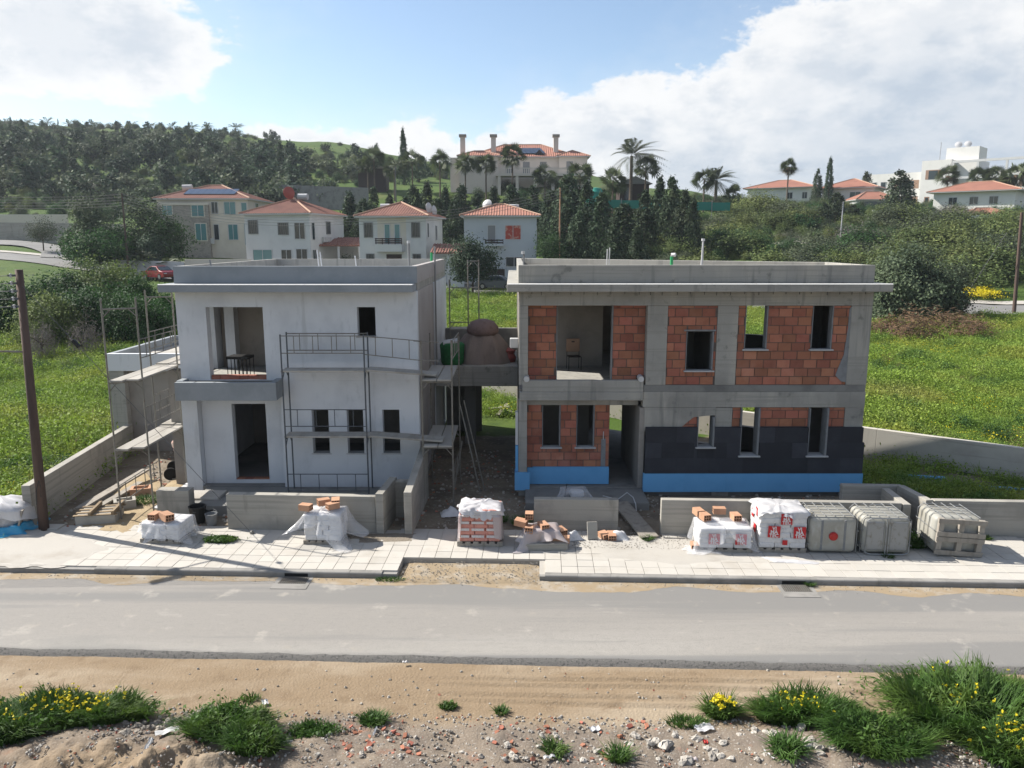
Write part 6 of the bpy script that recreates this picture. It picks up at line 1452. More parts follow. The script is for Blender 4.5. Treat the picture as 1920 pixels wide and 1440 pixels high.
def village():
    # stone clad house with solar panels
    h = 6.4
    t = house('stone_clad_house', 'beige house with grey stone cladding and solar panels on the tiled roof', 379, 108, 12.3, 10.5, 372, 0, 'wall_cream', 'roof_tile', .36,
              [('f', .60, .665, 4.4, 5.9, 'dark'), ('f', .74, .86, 4.3, 5.9, 'teal'), ('f', .93, .985, 4.5, 5.8, 'teal'), ('f', .61, .66, .9, 2.9, 'dark'), ('f', .77, .87, .9, 2.9, 'teal'), ('f', .95, .99, .2, 3.0, 'teal'), ('r', .3, .42, 4.5, 5.9, 'dark'), ('r', .65, .75, 4.5, 5.8, 'dark')], h=h)
    B().box(-6.0, .9, -.5, -.002, -4, h - .9).obj('stone_bay', 'stone_clad', t)
    B().box(-5.6, 1.0, -.62, -.5, h - .9, h - .62).obj('bay_cornice', 'wall_cream', t)
    for u0, u1, z0, z1 in ((-5.3, -4.0, 4.2, 5.4), (-1.3, .3, 4.0, 5.45), (-.95, .45, .8, 3.0)):
        o = window(t, 'f', 0, 0, 0, 0, z0, z1, 'teal', y0=-.5) if False else None
        f = B().box(u0 - .12, u1 + .12, -.56, -.502, z0 - .12, z1 + .12).obj('window', 'wall_cream', t); B().box(u0, u1, -.575, -.562, z0, z1).obj('pane', 'glass_teal', f); B().box((u0 + u1) / 2 - .04, (u0 + u1) / 2 + .04, -.59, -.576, z0, z1).obj('mullion', 'frame_white', f)
    for k in range(8):
        a = Vector((-2.9 + k * .88, 1.0, h + .62)); q = [a, a + Vector((.84, 0, 0)), a + Vector((.84, 2.2, .8)), a + Vector((0, 2.2, .8))]; B().quadbox([v + Vector((0, 0, -.03)) for v in q] + [v + Vector((0, 0, .05)) for v in q]).obj('solar_panel', 'solar', t)
    B().tube([(-4.3, 4.2, h + 1.7), (-3.0, 4.4, h + 1.75)], .42, 10).obj('water_tank', 'dish', t); B().obox((.9, -.2, .7), (.9, .4, .75)).obj('cooling_unit', 'frame_white', t)
    # white house with the pyramid roof
    t = house('white_villa', 'white two storey house with pyramid tile roof and red dish', 518, 92, 8.4, 8.8, 400, R(-13.6), 'wall_white', 'roof_tile', .40,
              [('f', .06, .20, 3.9, 5.4, 'grille', 'frame_grey'), ('f', .52, .67, 3.8, 5.1, 'grille', 'frame_grey'), ('f', .77, .92, 3.3, 5.1, 'pane2', 'frame_white'), ('f', .11, .40, .2, 2.0, 'teal'), ('f', .55, .70, .5, 2.0, 'dark'), ('f', .78, .94, .5, 2.1, 'dark'),
               ('r', .05, .12, 3.2, 5.1, 'dark'), ('r', .46, .58, 3.9, 5.3, 'grille', 'frame_grey'), ('r', .05, .15, .2, 2.0, 'dark')])
    dish(t, (-.2, 3.6, 8.75), .75, 'dish_red', .1, 1.0); B().tube([(.5, 4.4, 8.3), (1.7, 4.5, 8.3)], .38, 10).obj('water_tank', 'dish', t)
    for k in range(4): B().box(4.2, 4.5, 2.8 + k * .55, 3.2 + k * .55, 2.9, 3.5).obj('cooling_unit', 'frame_white', t)
    # house with the loggia
    t = house('white_villa', 'white two storey house with recessed dark railed balcony', 735, 88, 7.7, 8.0, 405, R(-8), 'wall_white', 'roof_tile', .38,
              [('f', .08, .20, 3.9, 5.45, 'grille', 'frame_grey'), ('f', .79, .905, 3.9, 5.45, 'grille', 'frame_grey'), ('f', .10, .21, .2, 2.0, 'grille', 'frame_grey'), ('f', .80, .91, .2, 2.0, 'grille', 'frame_grey'), ('r', .08, .14, 3.9, 5.4, 'dark'), ('r', .55, .64, 3.6, 5.2, 'dark'), ('f', .40, .63, -.4, 2.0, 'void')])
    B().box(-1.72, 1.58, -.02, -.004, 3.0, 6.0).obj('loggia_wall', 'wall_cream', t)
    for x in (-.95, .2): f = B().box(x, x + .72, -.05, -.021, 3.1, 5.35).obj('door', 'frame_white', t); B().box(x + .1, x + .62, -.062, -.051, 3.2, 5.25).obj('pane', 'glass_teal', f)
    B().box(-1.7, 1.35, -1.1, -.022, 2.3, 3.1).obj('balcony', 'wall_white', t); r_ = B()
    for z in (3.2, 3.42, 3.64): r_.box(-1.7, 1.35, -1.1, -1.04, z, z + .13)
    for k in range(5): r_.box(-1.66 + k * .73, -1.58 + k * .73, -1.035, -.98, 3.1, 3.8)
    r_.obj('railing', 'dark_timber', t); dish(t, (3.0, 5.2, 7.3), .62, 'dish', .1, 1.2); dish(t, (3.5, 5.8, 7.0), .6, 'dish', .1, 1.3); B().tube([(-2.6, 4.3, 7.4), (-1.5, 4.3, 7.4)], .36, 10).obj('water_tank', 'dish', t)
    # blue-white house with red curtains
    t = house('white_villa', 'pale blue-white house with red curtained window and small balcony', 938, 88, 8.1, 7.2, 404, 0, 'wall_blue', 'roof_tile_pale', .33,
              [('f', .33, .43, 3.2, 5.1, 'door', 'frame_white'), ('f', .57, .78, 3.6, 5.1, 'red'), ('f', .58, .80, .6, 1.6, 'dark'), ('f', .30, .56, -.8, .3, 'void'), ('r', .04, .1, 3, 5, 'dark')])
    B().box(-1.7, .35, -1.0, -.004, 2.85, 3.1).obj('balcony', 'wall_blue', t); r_ = B()
    for z in (3.15, 3.42): r_.box(-1.7, .35, -1.0, -.94, z, z + .14)
    for k in range(4): r_.box(-1.68 + k * .65, -1.6 + k * .65, -.935, -.88, 3.1, 3.6)
    r_.obj('railing', 'dark_timber', t); dish(t, (-1.6, 3.2, 7.6), .6, 'dish', .4, -.5); B().tube([(1.0, 3.6, 7.3), (2.1, 3.6, 7.3)], .3, 10).obj('water_tank', 'frame_white', t)
    # carports between them
    for px, y, Y, w_, d, lab in ((632, 462, 93, 5.6, 5, 'tiled carport between the two white houses'), (838, 476, 84, 3.6, 4, 'small tiled outbuilding beside the loggia house')):
        p = W(px, y, Y); t = thing('carport', lab, 'carport', (p.x, Y, p.z - 2.4)); 
        b = B().quadbox([(-w_ / 2, 0, 2.4), (w_ / 2, 0, 2.4), (w_ / 2, d, 3.3), (-w_ / 2, d, 3.3), (-w_ / 2, 0, 2.55), (w_ / 2, 0, 2.55), (w_ / 2, d, 3.45), (-w_ / 2, d, 3.45)]); ro = b.obj('roof', 'roof_tile', t); q = B()
        for k in range(int(w_ / .3)): x = -w_ / 2 + .15 + k * .3; q.tube([(x, 0, 2.57), (x, d, 3.47)], .07, 5)
        q.obj('roof_tiles', 'roof_tile', ro, kind='stuff'); B().box(-w_ / 2 + .1, w_ / 2 - .1, d - .2, d, -3, 3.2).obj('back_wall', 'wall_white', t)
        for x in (-w_ / 2 + .15, 0, w_ / 2 - .3): B().box(x, x + .25, .1, .3, -3, 2.4).obj('post', 'wall_white', t)
    # hilltop villa
    p = W(985, 294, 165); z0 = p.z - 7.2; t = thing('hilltop_villa', 'large beige villa with salmon tiled roofs, chimneys and balustraded terrace', 'villa', (p.x, 165, z0))
    B().box(-15.5, 12.5, 0, 14, -5, 7.05).obj('wall', 'wall_villa', t); hip_roof(t, 22, 14, 7.2, .42, .6, 'roof_tile_pale', x0=-.5, sp=.45, rib=.1)
    hip_roof(t, 8, 6, 7.25, .36, .5, 'roof_tile_pale', x0=-9.5, y0=-1.5, sp=.45, rib=.1); hip_roof(t, 6, 6, 7.25, .4, .5, 'roof_tile_pale', x0=9.8, y0=-1, sp=.45, rib=.1)
    B().box(-13.4, -5.6, -1.4, -.004, -5, 7.1).obj('wing_wall', 'wall_villa', t); B().box(6.9, 12.7, -.9, -.004, -5, 7.1).obj('wing_wall', 'wall_villa', t)
    for x in (-13.0, -6.6, 6.4):
        c = B().box(x - .5, x + .5, 2, 3, 6, 11.4).obj('chimney', 'wall_villa', t); B().box(x - .75, x + .75, 1.75, 3.25, 11.4, 11.9).obj('chimney_cap', 'stone_clad', c)
    for k in range(6): a = Vector((-1.5 + k * .95 - 2.2 + 2.2, .6, 7.9)); q = [a, a + Vector((.85, 0, 0)), a + Vector((.85 - .9, 3.2, 1.4)), a + Vector((-.9, 3.2, 1.4))]; B().quadbox([v for v in q] + [v + Vector((0, 0, .1)) for v in q]).obj('solar_panel', 'solar', t)
    for x in (-4.5, 2.9):
        B().prism([(x - 1, 7.6), (x + 1, 7.6), (x, 8.7)], .2, 1.4, 'y').obj('dormer', 'dark_timber', t)
    B().box(-6, 13.2, -5, -.95, 3.0, 3.5).obj('terrace_slab', 'wall_villa', t); bl = B().box(-6, 13.2, -5, -4.8, 4.4, 4.6)
    for k in range(48): x = -5.9 + k * .4; bl.box(x, x + .16, -4.97, -4.83, 3.5, 4.4)
    bl.obj('balustrade', 'wall_villa', t)
    for k in range(6): B().box(-5.6 + k * 3.6, -5.0 + k * 3.6, -4.9, -4.4, -5, 3.0).obj('column', 'wall_villa', t)
    for x in (-12.4, -9.8, -7.2): window(t, 'f', 0, 0, 0, 0, 0, 0, 'void') if False else B().box(x, x + .9, -1.43, -1.402, 4.2, 6.2).obj('window', 'frame_grey', t)
    for x in (-4, -.5, 3, 8.4): B().box(x, x + 1.4, -.03 if x < 6 else -.93, -.004 if x < 6 else -.902, 3.6, 6.2).obj('window', 'frame_grey', t)
    for y in (2.5, 6.5, 10.5): B().box(-15.53, -15.502, y, y + 1.2, 4.2, 6.2).obj('window', 'glass_dark', t); B().box(-15.53, -15.502, y, y + 1.2, .2, 2.6).obj('window', 'glass_dark', t)
    # red roofed houses to the east
    house('red_roof_house', 'long white house with orange tiled roof behind the skirted palm', 1462, 190, 15, 12, 352, R(-30), 'wall_warm', 'roof_tile_red', .3, [('f', .62, .7, 3.6, 5.0), ('f', .85, .92, 3.6, 5.0), ('l', .1, .2, 3.6, 5), ('l', .35, .45, 3.6, 5), ('l', .6, .7, 3.6, 5)], over=1.0, sp=.5)
    t = house('red_roof_house', 'pale green walled house with red hipped roof beside the slim cypress', 1590, 180, 11, 10.5, 352, R(-36), 'wall_warm', 'roof_tile_red', .36, [('f', .55, .75, 3.4, 5.2), ('l', .15, .3, .6, 5.2, 'dark'), ('l', .4, .55, .6, 5.2, 'dark'), ('l', .65, .8, .6, 5.2)], over=1.0, sp=.45)
    house('red_roof_house', 'white house with three paired windows under a broad red roof', 1826, 160, 14.5, 10, 358, R(-42), 'wall_warm', 'roof_tile_red', .33, [('f', .20, .30, 3.6, 5.0), ('f', .46, .56, 3.6, 5.0), ('f', .70, .80, 3.6, 5.0), ('l', .2, .4, 3.6, 5)], over=1.2, sp=.45)
    p = W(1642, 374, 172); t = thing('outbuilding', 'low dark glazed room with tiled roof between the villas', 'building', (p.x, 172, p.z - 2.6)); B().box(-4, 5, 0, 6, -4, 2.6).obj('wall', 'wall_white', t); B().box(-3.4, 4.4, -.03, -.004, .2, 2.2).obj('window', 'glass_dark', t); hip_roof(t, 9, 6, 2.62, .5, .5, 'roof_tile_red', x0=.5, sp=.45)
    p = W(1860, 402, 142); t = thing('garden_pavilion', 'open pavilion with red tiled roof over dark timber posts', 'pavilion', (p.x, 142, p.z - 3)); hip_roof(t, 8.5, 6, 3, .35, .5, 'roof_tile_red', sp=.45)
    for x in (-4, -1.4, 1.3, 3.9): B().box(x, x + .25, .1, .35, -4, 2.9).obj('post', 'dark_timber', t)
    B().box(-4, 4, 4.5, 4.7, -4, 2.9).obj('back_wall', 'dark_timber', t)
    # apartment block
    p = W(1700, 330, 212); t = thing('apartment_block', 'stepped white apartment block with terraces and open pergola frames', 'building', (p.x, 212, p.z - 8.6), R(-43))
    def blk(x0, x1, y0, y1, z1): return B().box(x0, x1, y0, y1, -6, z1).obj('wall', 'wall_warm', t)
    blk(-11.5, 3.5, 2, 16, 9.6); blk(3.52, 10.5, 0, 15, 12.2); blk(10.52, 16, 2.5, 14, 12.0); blk(16.02, 29, 5, 16, 9.2); blk(8, 15.6, 4, 12, 15.4)
    for x0, x1, z0, z1 in ((-9.5, -8.2, 5.4, 7.4), (-7, -5.8, 5.4, 7.4), (-9.5, -8.2, 1.4, 3.4)): f = B().box(x0 - .1, x1 + .1, 1.94, 1.996, z0 - .1, z1 + .1).obj('window', 'frame_white', t); B().box(x0, x1, 1.92, 1.938, z0, z1).obj('pane', 'glass_dark', f)
    for x0, x1, y, z0, z1 in ((-3.6, 2.6, 1.97, 5.4, 7.6), (-3.6, 2.6, 1.97, 1.2, 3.4), (4.6, 8.2, -.03, 7.4, 9.8), (4.8, 6, -.03, .8, 3), (11.2, 15.2, 2.47, 3.8, 6.2), (11.2, 15.2, 2.47, -.4, 2.2), (18, 24, 4.97, 5.0, 7.4), (25, 28, 4.97, 5.0, 7.4)):
        o = B().box(x0, x1, y, y + .02, z0, z1).obj('balcony_opening', 'chair_tan', t); B().box(x0 + .2 * (x1 - x0), x0 + .8 * (x1 - x0), y - .012, y - .004, z0, z1 - .2).obj('pane', 'glass_dark', o)
    for x in (10.6, 16.2, 22.5, 28.5): B().box(x, x + .5, 0, .5, -6, 11.8).obj('frame_post', 'wall_white', t)
    for z in (11.2, 7.2): B().box(10.6, 29.1, -.02, .48, z, z + .6).obj('frame_beam', 'wall_white', t)
    B().tube([(5.5, 8, 12.2), (5.5, 8, 17.5)], .07, 5).obj('antenna', 'frame_grey', t); dish(t, (10.2, 6, 16.4), .9); dish(t, (12.4, 6, 16.4), .9)
    # walls, fence, huts
    def pxwall(name, x0, x1, yt, Y0, Y1, h, m, lab, th=.3, cat='wall'):
        a, c = W(x0, yt if not isinstance(yt, tuple) else yt[0], Y0), W(x1, yt if not isinstance(yt, tuple) else yt[1], Y1)
        return wallseg(name, a, c, th, min(a.z, c.z) - h, a.z, lab, m, c.z, cat, 0)
    pxwall('garden_wall', 178, 345, (487, 491), 90, 89, 3.5, 'wall_white', 'white garden wall behind the red car'); pxwall('garden_wall', 346, 470, (486, 486), 89, 90, 3.5, 'wall_cream', 'cream garden wall before the stone clad house')
    pxwall('retaining_wall', -80, 125, (402, 402), 125, 124, 5, 'wall_cream', 'beige terrace wall above the bend of the back road'); pxwall('retaining_wall', -80, 230, (416, 420), 116, 114, 5, 'concrete_wall', 'lower concrete terrace wall at the bend of the back road')
    pxwall('retaining_wall', 520, 690, (346, 352), 158, 152, 6, 'concrete_dark', 'grey retaining bank below the hill terrace')
    pxwall('garden_wall', 1700, 1830, (405, 404), 133, 131, 5, 'wall_white', 'white wall before the bougainvillea'); pxwall('garden_wall', 1831, 1990, (403, 406), 131, 128, 6, 'wall_white', 'long white wall below the red roofed pavilion'); pxwall('garden_wall', 1636, 1700, (394, 396), 140, 139, 4, 'wall_white', 'short white wall beside the rounded cypress')
    pxwall('garden_wall', 845, 870, (500, 500), 83, 83, 3, 'wall_blue', 'low wall behind the scaffold post by the blue-white house')
    t = thing('green_fence', 'turquoise mesh fence on posts along the ridge', 'fence'); xs = [1098, 1130, 1165, 1200, 1235, 1270, 1300, 1335, 1370]
    for i in range(len(xs) - 1):
        a, c = W(xs[i], 374 + i * .8, 128), W(xs[i + 1], 374 + i * .8, 128); B().quadbox([(a.x, 128, a.z - 1.3), (c.x - .05, 128, c.z - 1.3), (c.x - .05, 128.03, c.z - 1.3), (a.x, 128.03, a.z - 1.3), (a.x, 128, a.z), (c.x - .05, 128, c.z), (c.x - .05, 128.03, c.z), (a.x, 128.03, a.z)]).obj('mesh_panel', 'fence_green', t)
        B().tube([(a.x, 127.95, a.z - 2.5), (a.x, 127.95, a.z + .3)], .06, 6).obj('post', 'frame_grey', t)
    p = W(1117, 352, 127); t = thing('water_tank', 'round turquoise water tank among the conifers', 'tank', (p.x, 127, p.z - 2.4)); B().lathe([(1.15, -1), (1.15, 1.5), (1.22, 1.55), (1.22, 1.75), (1.1, 1.9), (.9, 2.3), (.3, 2.4)], 20).obj('body', 'tank_green', t)
    p = W(1190, 340, 142); t = thing('timber_cabin', 'grey timber cabin with low gable behind the palms', 'cabin', (p.x, 142, p.z - 3.4)); B().box(-2.6, 2.6, 0, 5, -3, 3.0).obj('wall', 'dark_timber', t); B().prism([(-3.2, 2.95), (3.2, 2.95), (0, 4.3)], -.6, 5.4, 'y').obj('roof', 'frame_grey', t); B().box(-1.8, -.4, -.03, -.004, .2, 2.3).obj('window', 'glass_dark', t)
    p = W(697, 312, 172); t = thing('timber_hut', 'small dark hut on the slope beside the villa', 'hut', (p.x, 172, p.z - 3)); B().box(-3, 3, 0, 4, -3, 2.6).obj('wall', 'dark_timber', t); B().prism([(-3.6, 2.55), (3.6, 2.55), (0, 3.7)], -.4, 4.4, 'y').obj('roof', 'wood_grey', t)
    # rocks of the ledge
    rs = np.random.RandomState(4); me = rock_mesh(5)
    for k in range(16):
        x = rs.uniform(1440, 1570); p = W(x, 446 + rs.uniform(-6, 6), 108); o = link('boulder', me[k % 4], None, loc=(p.x, 106 + rs.uniform(0, 3), H(p.x, 107) + .2)); s = rs.uniform(.5, 1.3); o.scale = (s * 1.6, s, s * .7); o.rotation_euler.z = rs.uniform(0, 6); tag(o, 'tan boulder in the rock ledge on the slope', 'rock', 'boulders of the rock ledge')
    # bank of pale soil at the field corner
    p = G(1905, 622, 1.0)
def rock_mesh(seed, m='stone_pale', n=4):
    out = []
    for k in range(n):
        rs = np.random.RandomState(seed * 10 + k); b = B(); b.lathe([(.02, -.5), (.5, -.35), (.62, 0), (.48, .34), (.02, .48)], 7); v = np.array(b.v); v += rs.normal(0, .09, v.shape); b.v = [tuple(q) for q in v]; me = b.mesh('rock'); me.materials.append(MATS[m]); out.append(me)
    return out
village()
# ------------------------------------------------------------------ back road, cars, poles, wires
def ribbon(name, pts, wd, m, label, lift=.1):
    P = [Vector(p) for p in pts]; v, f = [], []; pp = []
    for i in range(len(P) - 1):
        for k in range(12): pp.append(P[i].lerp(P[i + 1], k / 12))
    pp.append(P[-1]); sm = [sum((pp[max(0, min(len(pp) - 1, i + j))] for j in range(-6, 7)), Vector((0, 0))) / 13 for i in range(len(pp))]
    for i, q in enumerate(sm):
        d = (sm[min(i + 1, len(sm) - 1)] - sm[max(i - 1, 0)]).normalized(); n = Vector((-d.y, d.x)); zc = H(q.x, q.y)
        for s in (-.5, -.25, 0, .25, .5): a = q + n * s * wd; v.append((a.x, a.y, max(H(a.x, a.y), zc - .3) + lift))
    for i in range(len(sm) - 1):
        for k in range(4): f.append((i * 5 + k, i * 5 + k + 1, (i + 1) * 5 + k + 1, (i + 1) * 5 + k))
    return tag(link(name, npmesh(name, v, f), m, smooth=True), label, 'road', kind='structure')
back = [(110, 60), (60, 65.5), (38, 68.5), (20, 73), (0, 82), (-20, 87), (-36, 88), (-50, 93), (-63, 97), (-80, 99), (-130, 101)]
ribbon('back_road', back, 6.5, 'asphalt_far', 'grey village road behind the fields')
ribbon('back_pavement', [(a, b + 4.2) for a, b in back], 1.6, 'screed', 'pale footway along the village road', .16)
ribbon('side_road', [(-56, 98), (-60, 106), (-70, 112), (-130, 116)], 5.5, 'asphalt_far', 'side road climbing past the village', .18)
def car(loc, rz, m, label):
    t = thing('parked_car', label, 'car', loc, rz)
    prof = [(-2.15, .32), (-2.2, .62), (-2.1, .86), (-1.3, .95), (-.75, 1.38), (-.3, 1.46), (.55, 1.42), (1.25, 1.0), (1.95, .88), (2.15, .66), (2.12, .34), (1.75, .24), (-1.8, .24)]
    b = B().prism([(a, z) for a, z in prof], -.86, .86, 'y'); b.v = [(x, y * (1 - .22 * max(0, (z - .9) / .55)), z) for x, y, z in b.v]; b.obj('body', m, t, bevel=.05)
    for s in (-1, 1):
        w_ = B().prism([(-1.05, .98), (-.66, 1.32), (-.28, 1.39), (.5, 1.36), (1.02, 1.0)], s * .79, s * .865, 'y'); w_.v = [(x, y * (1 - .18 * max(0, (z - .95) / .5)), z) for x, y, z in w_.v]; w_.obj('side_window', 'glass_dark', t)
        for x in (-1.35, 1.3):
            wh = B().tube([(x, s * .68, .33), (x, s * .88, .33)], .33, 16).obj('wheel', 'tyre', t); B().tube([(x, s * .87, .33), (x, s * .89, .33)], .2, 12).obj('rim', 'rim', wh)
        B().obox((2.06, s * .62, .68), (.14, .34, .14), (0, 0, 0)).obj('headlight', 'dish', t); B().obox((-2.12, s * .66, .76), (.1, .3, .16)).obj('tail_light', 'lamp_red', t)
    B().quadbox([(.62, -.6, 1.40), (1.28, -.72, 1.0), (1.28, .72, 1.0), (.62, .6, 1.40), (.66, -.6, 1.43), (1.32, -.72, 1.03), (1.32, .72, 1.03), (.66, .6, 1.43)]).obj('windscreen', 'glass_dark', t)
    return t
p = W(300, 518, 85); car((p.x, 85, H(p.x, 85) + .1), R(-35), 'car_red', 'dark red car parked by the white garden wall')
p = W(930, 536, 83); car((p.x, 82.6, H(p.x, 82.6) + .1), R(172), 'car_grey', 'grey blue saloon car parked before the round dark tree')
def bgpole(x, yt, Y, yb, m, label, r=.13):
    p = W(x, yt, Y); z0 = H(p.x, Y); t = thing('utility_pole', label, 'utility pole', (p.x, Y, z0)); B().tube([(0, 0, -.3), (.02, 0, p.z - z0)], r, 8, r * .7).obj('post', m, t)
    for k in range(4): B().tube([(-.2, 0, p.z - z0 - .15 - k * .3), (.2, 0, p.z - z0 - .15 - k * .3)], .04, 5).obj('insulator', 'wire', t)
    return Vector((p.x, Y, p.z))
a = bgpole(228, 362, 88, 0, 'rust_pole', 'dark wooden pole at the street corner by the broad tree'); b_ = bgpole(1050, 352, 88, 0, 'brick_loose', 'rusty brown pole before the conifer belt', .1)
c_ = bgpole(741, 312, 118, 0, 'wire', 'slim grey pole behind the loggia house', .1); bgpole(1581, 378, 108, 0, 'dish', 'short pale pole on the ledge', .1)
p = G(1903, 574, 1.0); d_ = Vector((W(1916, 398, 66).x, 66, W(1916, 398, 66).z)); t = thing('utility_pole', 'reddish brown pole beside the far road at the field corner', 'utility pole', (W(1903, 574, 66).x, 66, H(W(1903, 574, 66).x, 66))); q = d_ - t.location
B().tube([(0, 0, -.3), tuple(q)], .16, 10, .12).obj('post', 'rust_pole', t)
def wires(p, q, n, lab, grp, sag=1.2, dz=.3, r=.018):
    for k in range(n):
        o = Vector((0, 0, -.15 - dz * k)); pts = [Vector(p).lerp(Vector(q), i / 14) + o + Vector((0, 0, -4 * sag * (i / 14) * (1 - i / 14))) for i in range(15)]
        tag(B().tube(pts, r, 4, cap=False).obj('overhead_wire', 'wire'), lab, 'wire', grp)
wires(a, (-78, 84, H(-78, 84) + 10), 5, 'sagging wire from the corner pole over the back road', 'wires from the corner pole'); wires(a, W(640, 402, 86), 4, 'wire running past the white houses from the corner pole', 'wires past the white houses', 1.0)
wires(W(640, 402, 86), b_, 4, 'wire running from the houses to the rusty pole', 'wires to the rusty pole', .8)
tag(B().tube([W(1812, 552, 68), W(1888, 436, 66)], .02, 5).obj('stay_wire', 'wire'), 'thin stay wire slanting up to the reddish brown pole', 'wire')
# ================================================================== weeds, stones and litter along the dirt verge
def clump(loc, n, rad, h, wd, label, flowers=0, seed=1, sx=1.0, sy=1.0, m='grass_lush', leafy=0, name='weed_clump', lean=.45, group=None):
    rs = np.random.RandomState(seed); t = thing(name, label, 'weeds', loc, 0, group)
    v, f = blades(rs, int(n * .8), rad, h * 1.2, wd * 1.6, .75, 4, lean); v[:, 0] *= sx; v[:, 1] *= sy
    e = 1 - .55 * np.clip(np.hypot(v[:, 0] / (rad * sx), v[:, 1] / (rad * sy)), 0, 1.3); v[:, 2] *= .55 + .65 * e
    x, y = v[:, 0] + loc[0], v[:, 1] + loc[1]; b = y - KY - SLOPE * x; v[:, 2] += np.where(b < -3.2, verge_z(x, b), loc[2]) - loc[2] if loc[1] < 14 else 0
    nz_ = vnoise(x * 3.1, y * 3.1, seed + 40) * 1.1 + .5; v[:, 2] = (v[:, 2] - np.where(b < -3.2, verge_z(x, b), loc[2]) + loc[2]) * nz_ + np.where(b < -3.2, verge_z(x, b), loc[2]) - loc[2] if loc[1] < 14 else v[:, 2]
    link('blades', npmesh('blades', v, f), m, t)
    if leafy:
        p = clumpy(rs, leafy, rad * sx, rad * sy, h * .45, 30, .25, .3, h * .42, .5); link('leaves', leaf_mesh('leaves', p, .045, .02, rs, m, up=.5), None, t)
    if flowers:
        c = np.stack([rs.normal(0, rad * sx * .42, flowers), rs.normal(0, rad * sy * .42, flowers), h * rs.uniform(.75, 1.1, flowers)], 1); cc = np.repeat(c, 4, 0) + rs.normal(0, .012, (flowers * 4, 3))
        link('flowers', leaf_mesh('flowers', cc, .026, .02, rs, 'flower_yellow', up=1.0, out=.2), None, t)
        s = B()
        for q in c: s.tube([(q[0] * .8, q[1] * .8, 0), tuple(q)], .003, 3, cap=False)
        s.obj('stalks', 'grass_blade', t, kind='stuff')
    return t
def vg(x, y): p = G(x, y, -.2); return (p.x, p.y, VZ(p.x, p.y))
def foreground():
    clump(vg(120, 1345), 5200, 1.0, .34, .0085, 'long bank of lush weeds with yellow flowers at the verge', 90, 1, 1.35, .42, leafy=2600)
    clump(vg(15, 1385), 1800, .5, .36, .0085, 'dark leafy weeds below the long flowering bank', 6, 2, 1.0, .6, leafy=900)
    clump(vg(430, 1385), 3600, .62, .40, .0085, 'leafy weed mound beside the grey stones', 0, 3, .95, .7, leafy=2000)
    clump(vg(480, 1425), 1400, .4, .3, .008, 'smaller weeds spilling from the leafy mound', 0, 4, .9, .6, leafy=700)
    clump(vg(700, 1352), 420, .2, .16, .006, 'small grass tuft on the grey gravel', 0, 5, 1, .8, leafy=120); clump(vg(470, 1308), 160, .16, .1, .005, 'tiny sparse tuft on the dirt', 0, 6, 1, .6)
    clump(vg(590, 1375), 500, .36, .12, .006, 'low creeping weeds beside the mound', 0, 7, 1.1, .6, leafy=500); clump(vg(840, 1322), 160, .14, .09, .006, 'little green rosette on the dirt edge', 0, 8, 1, .7, leafy=120); clump(vg(940, 1332), 120, .1, .1, .006, 'tiny tuft beside the little rosette', 0, 9)
    clump(vg(1040, 1410), 260, .16, .16, .006, 'thin spiky tuft in the rubble', 0, 10); clump(vg(1290, 1355), 420, .3, .14, .006, 'thin grass before the flowering plant', 0, 11, 1.1, .6)
    clump(vg(1352, 1338), 700, .24, .3, .008, 'rounded plant crowned with yellow flowers', 46, 12, 1, .8, leafy=600)
    clump(vg(1510, 1345), 3800, .66, .36, .009, 'dense grass bank between flowering plant and large thicket', 20, 13, 1.2, .62, leafy=1400)
    clump(vg(1640, 1410), 3600, .6, .38, .009, 'grass mound at the foot of the large thicket', 0, 14, 1.1, .75, leafy=1300)
    clump(vg(1830, 1350), 9000, 1.15, .52, .010, 'large lush weed thicket at the verge corner', 24, 15, 1.05, .85, leafy=5200)
    clump(vg(1900, 1425), 3600, .6, .42, .009, 'flowering weeds below the large thicket', 40, 16, 1, .7, leafy=1600); clump(vg(1160, 1425), 260, .14, .2, .006, 'sparse tuft among pale stones', 0, 17); clump(vg(1475, 1425), 420, .22, .24, .007, 'yellowish grass among the stones', 0, 18)
    clump((-7.35, 18.42, .0), 700, .3, .12, .008, 'flat patch of weeds on the paving near the front wall', 0, 19, 1.3, .6, leafy=900); clump((9.95, 18.25, 0), 1100, .42, .3, .009, 'weeds growing between the tanks', 0, 20, .9, .9, leafy=900); clump((9.0, 17.45, 0), 160, .16, .08, .006, 'small weeds at the foot of the steel based tank', 0, 21)
    clump((3.42, 18.5, 0), 220, .14, .12, .006, 'small weed at the foot of the plank ramp', 0, 22); clump(tuple(S(6.62, -.04, -.125)), 160, .08, .13, .005, 'sprig of weed in the kerb drain', 0, 23); clump((-10.6, 21.4, 0), 500, .4, .16, .007, 'thin grass by the hollow block', 0, 24)
    clump(tuple(S(-2.75, -.1, -.12)), 240, .25, .08, .005, 'thin grass at the broken kerb end', 0, 25, 1.4, .4); clump((.25, 19.6, 0), 300, .25, .22, .006, 'grass by the free-standing wall', 0, 26); clump((-.4, 19.9, 0), 200, .3, .18, .006, 'weeds in the soil of the gap', 0, 27)
    clump((12.0, 18.55, 0), 160, .12, .1, .006, 'weed at the foot of the wall behind the pallet-backed tank', 0, 28)
    # stones
    rs = np.random.RandomState(12); grey, pale = rock_mesh(7, 'stone', 5), rock_mesh(8, 'stone_pale', 5)
    def stone(x, y, s, me, lab, grp): q = vg(x, y); o = link('stone', me, None, loc=(q[0], q[1], q[2] + s * .2)); o.scale = (s * rs.uniform(.8, 1.3), s * rs.uniform(.8, 1.2), s * rs.uniform(.55, .9)); o.rotation_euler = (rs.uniform(-.5, .5), rs.uniform(-.5, .5), rs.uniform(0, 6)); tag(o, lab, 'stone', grp)
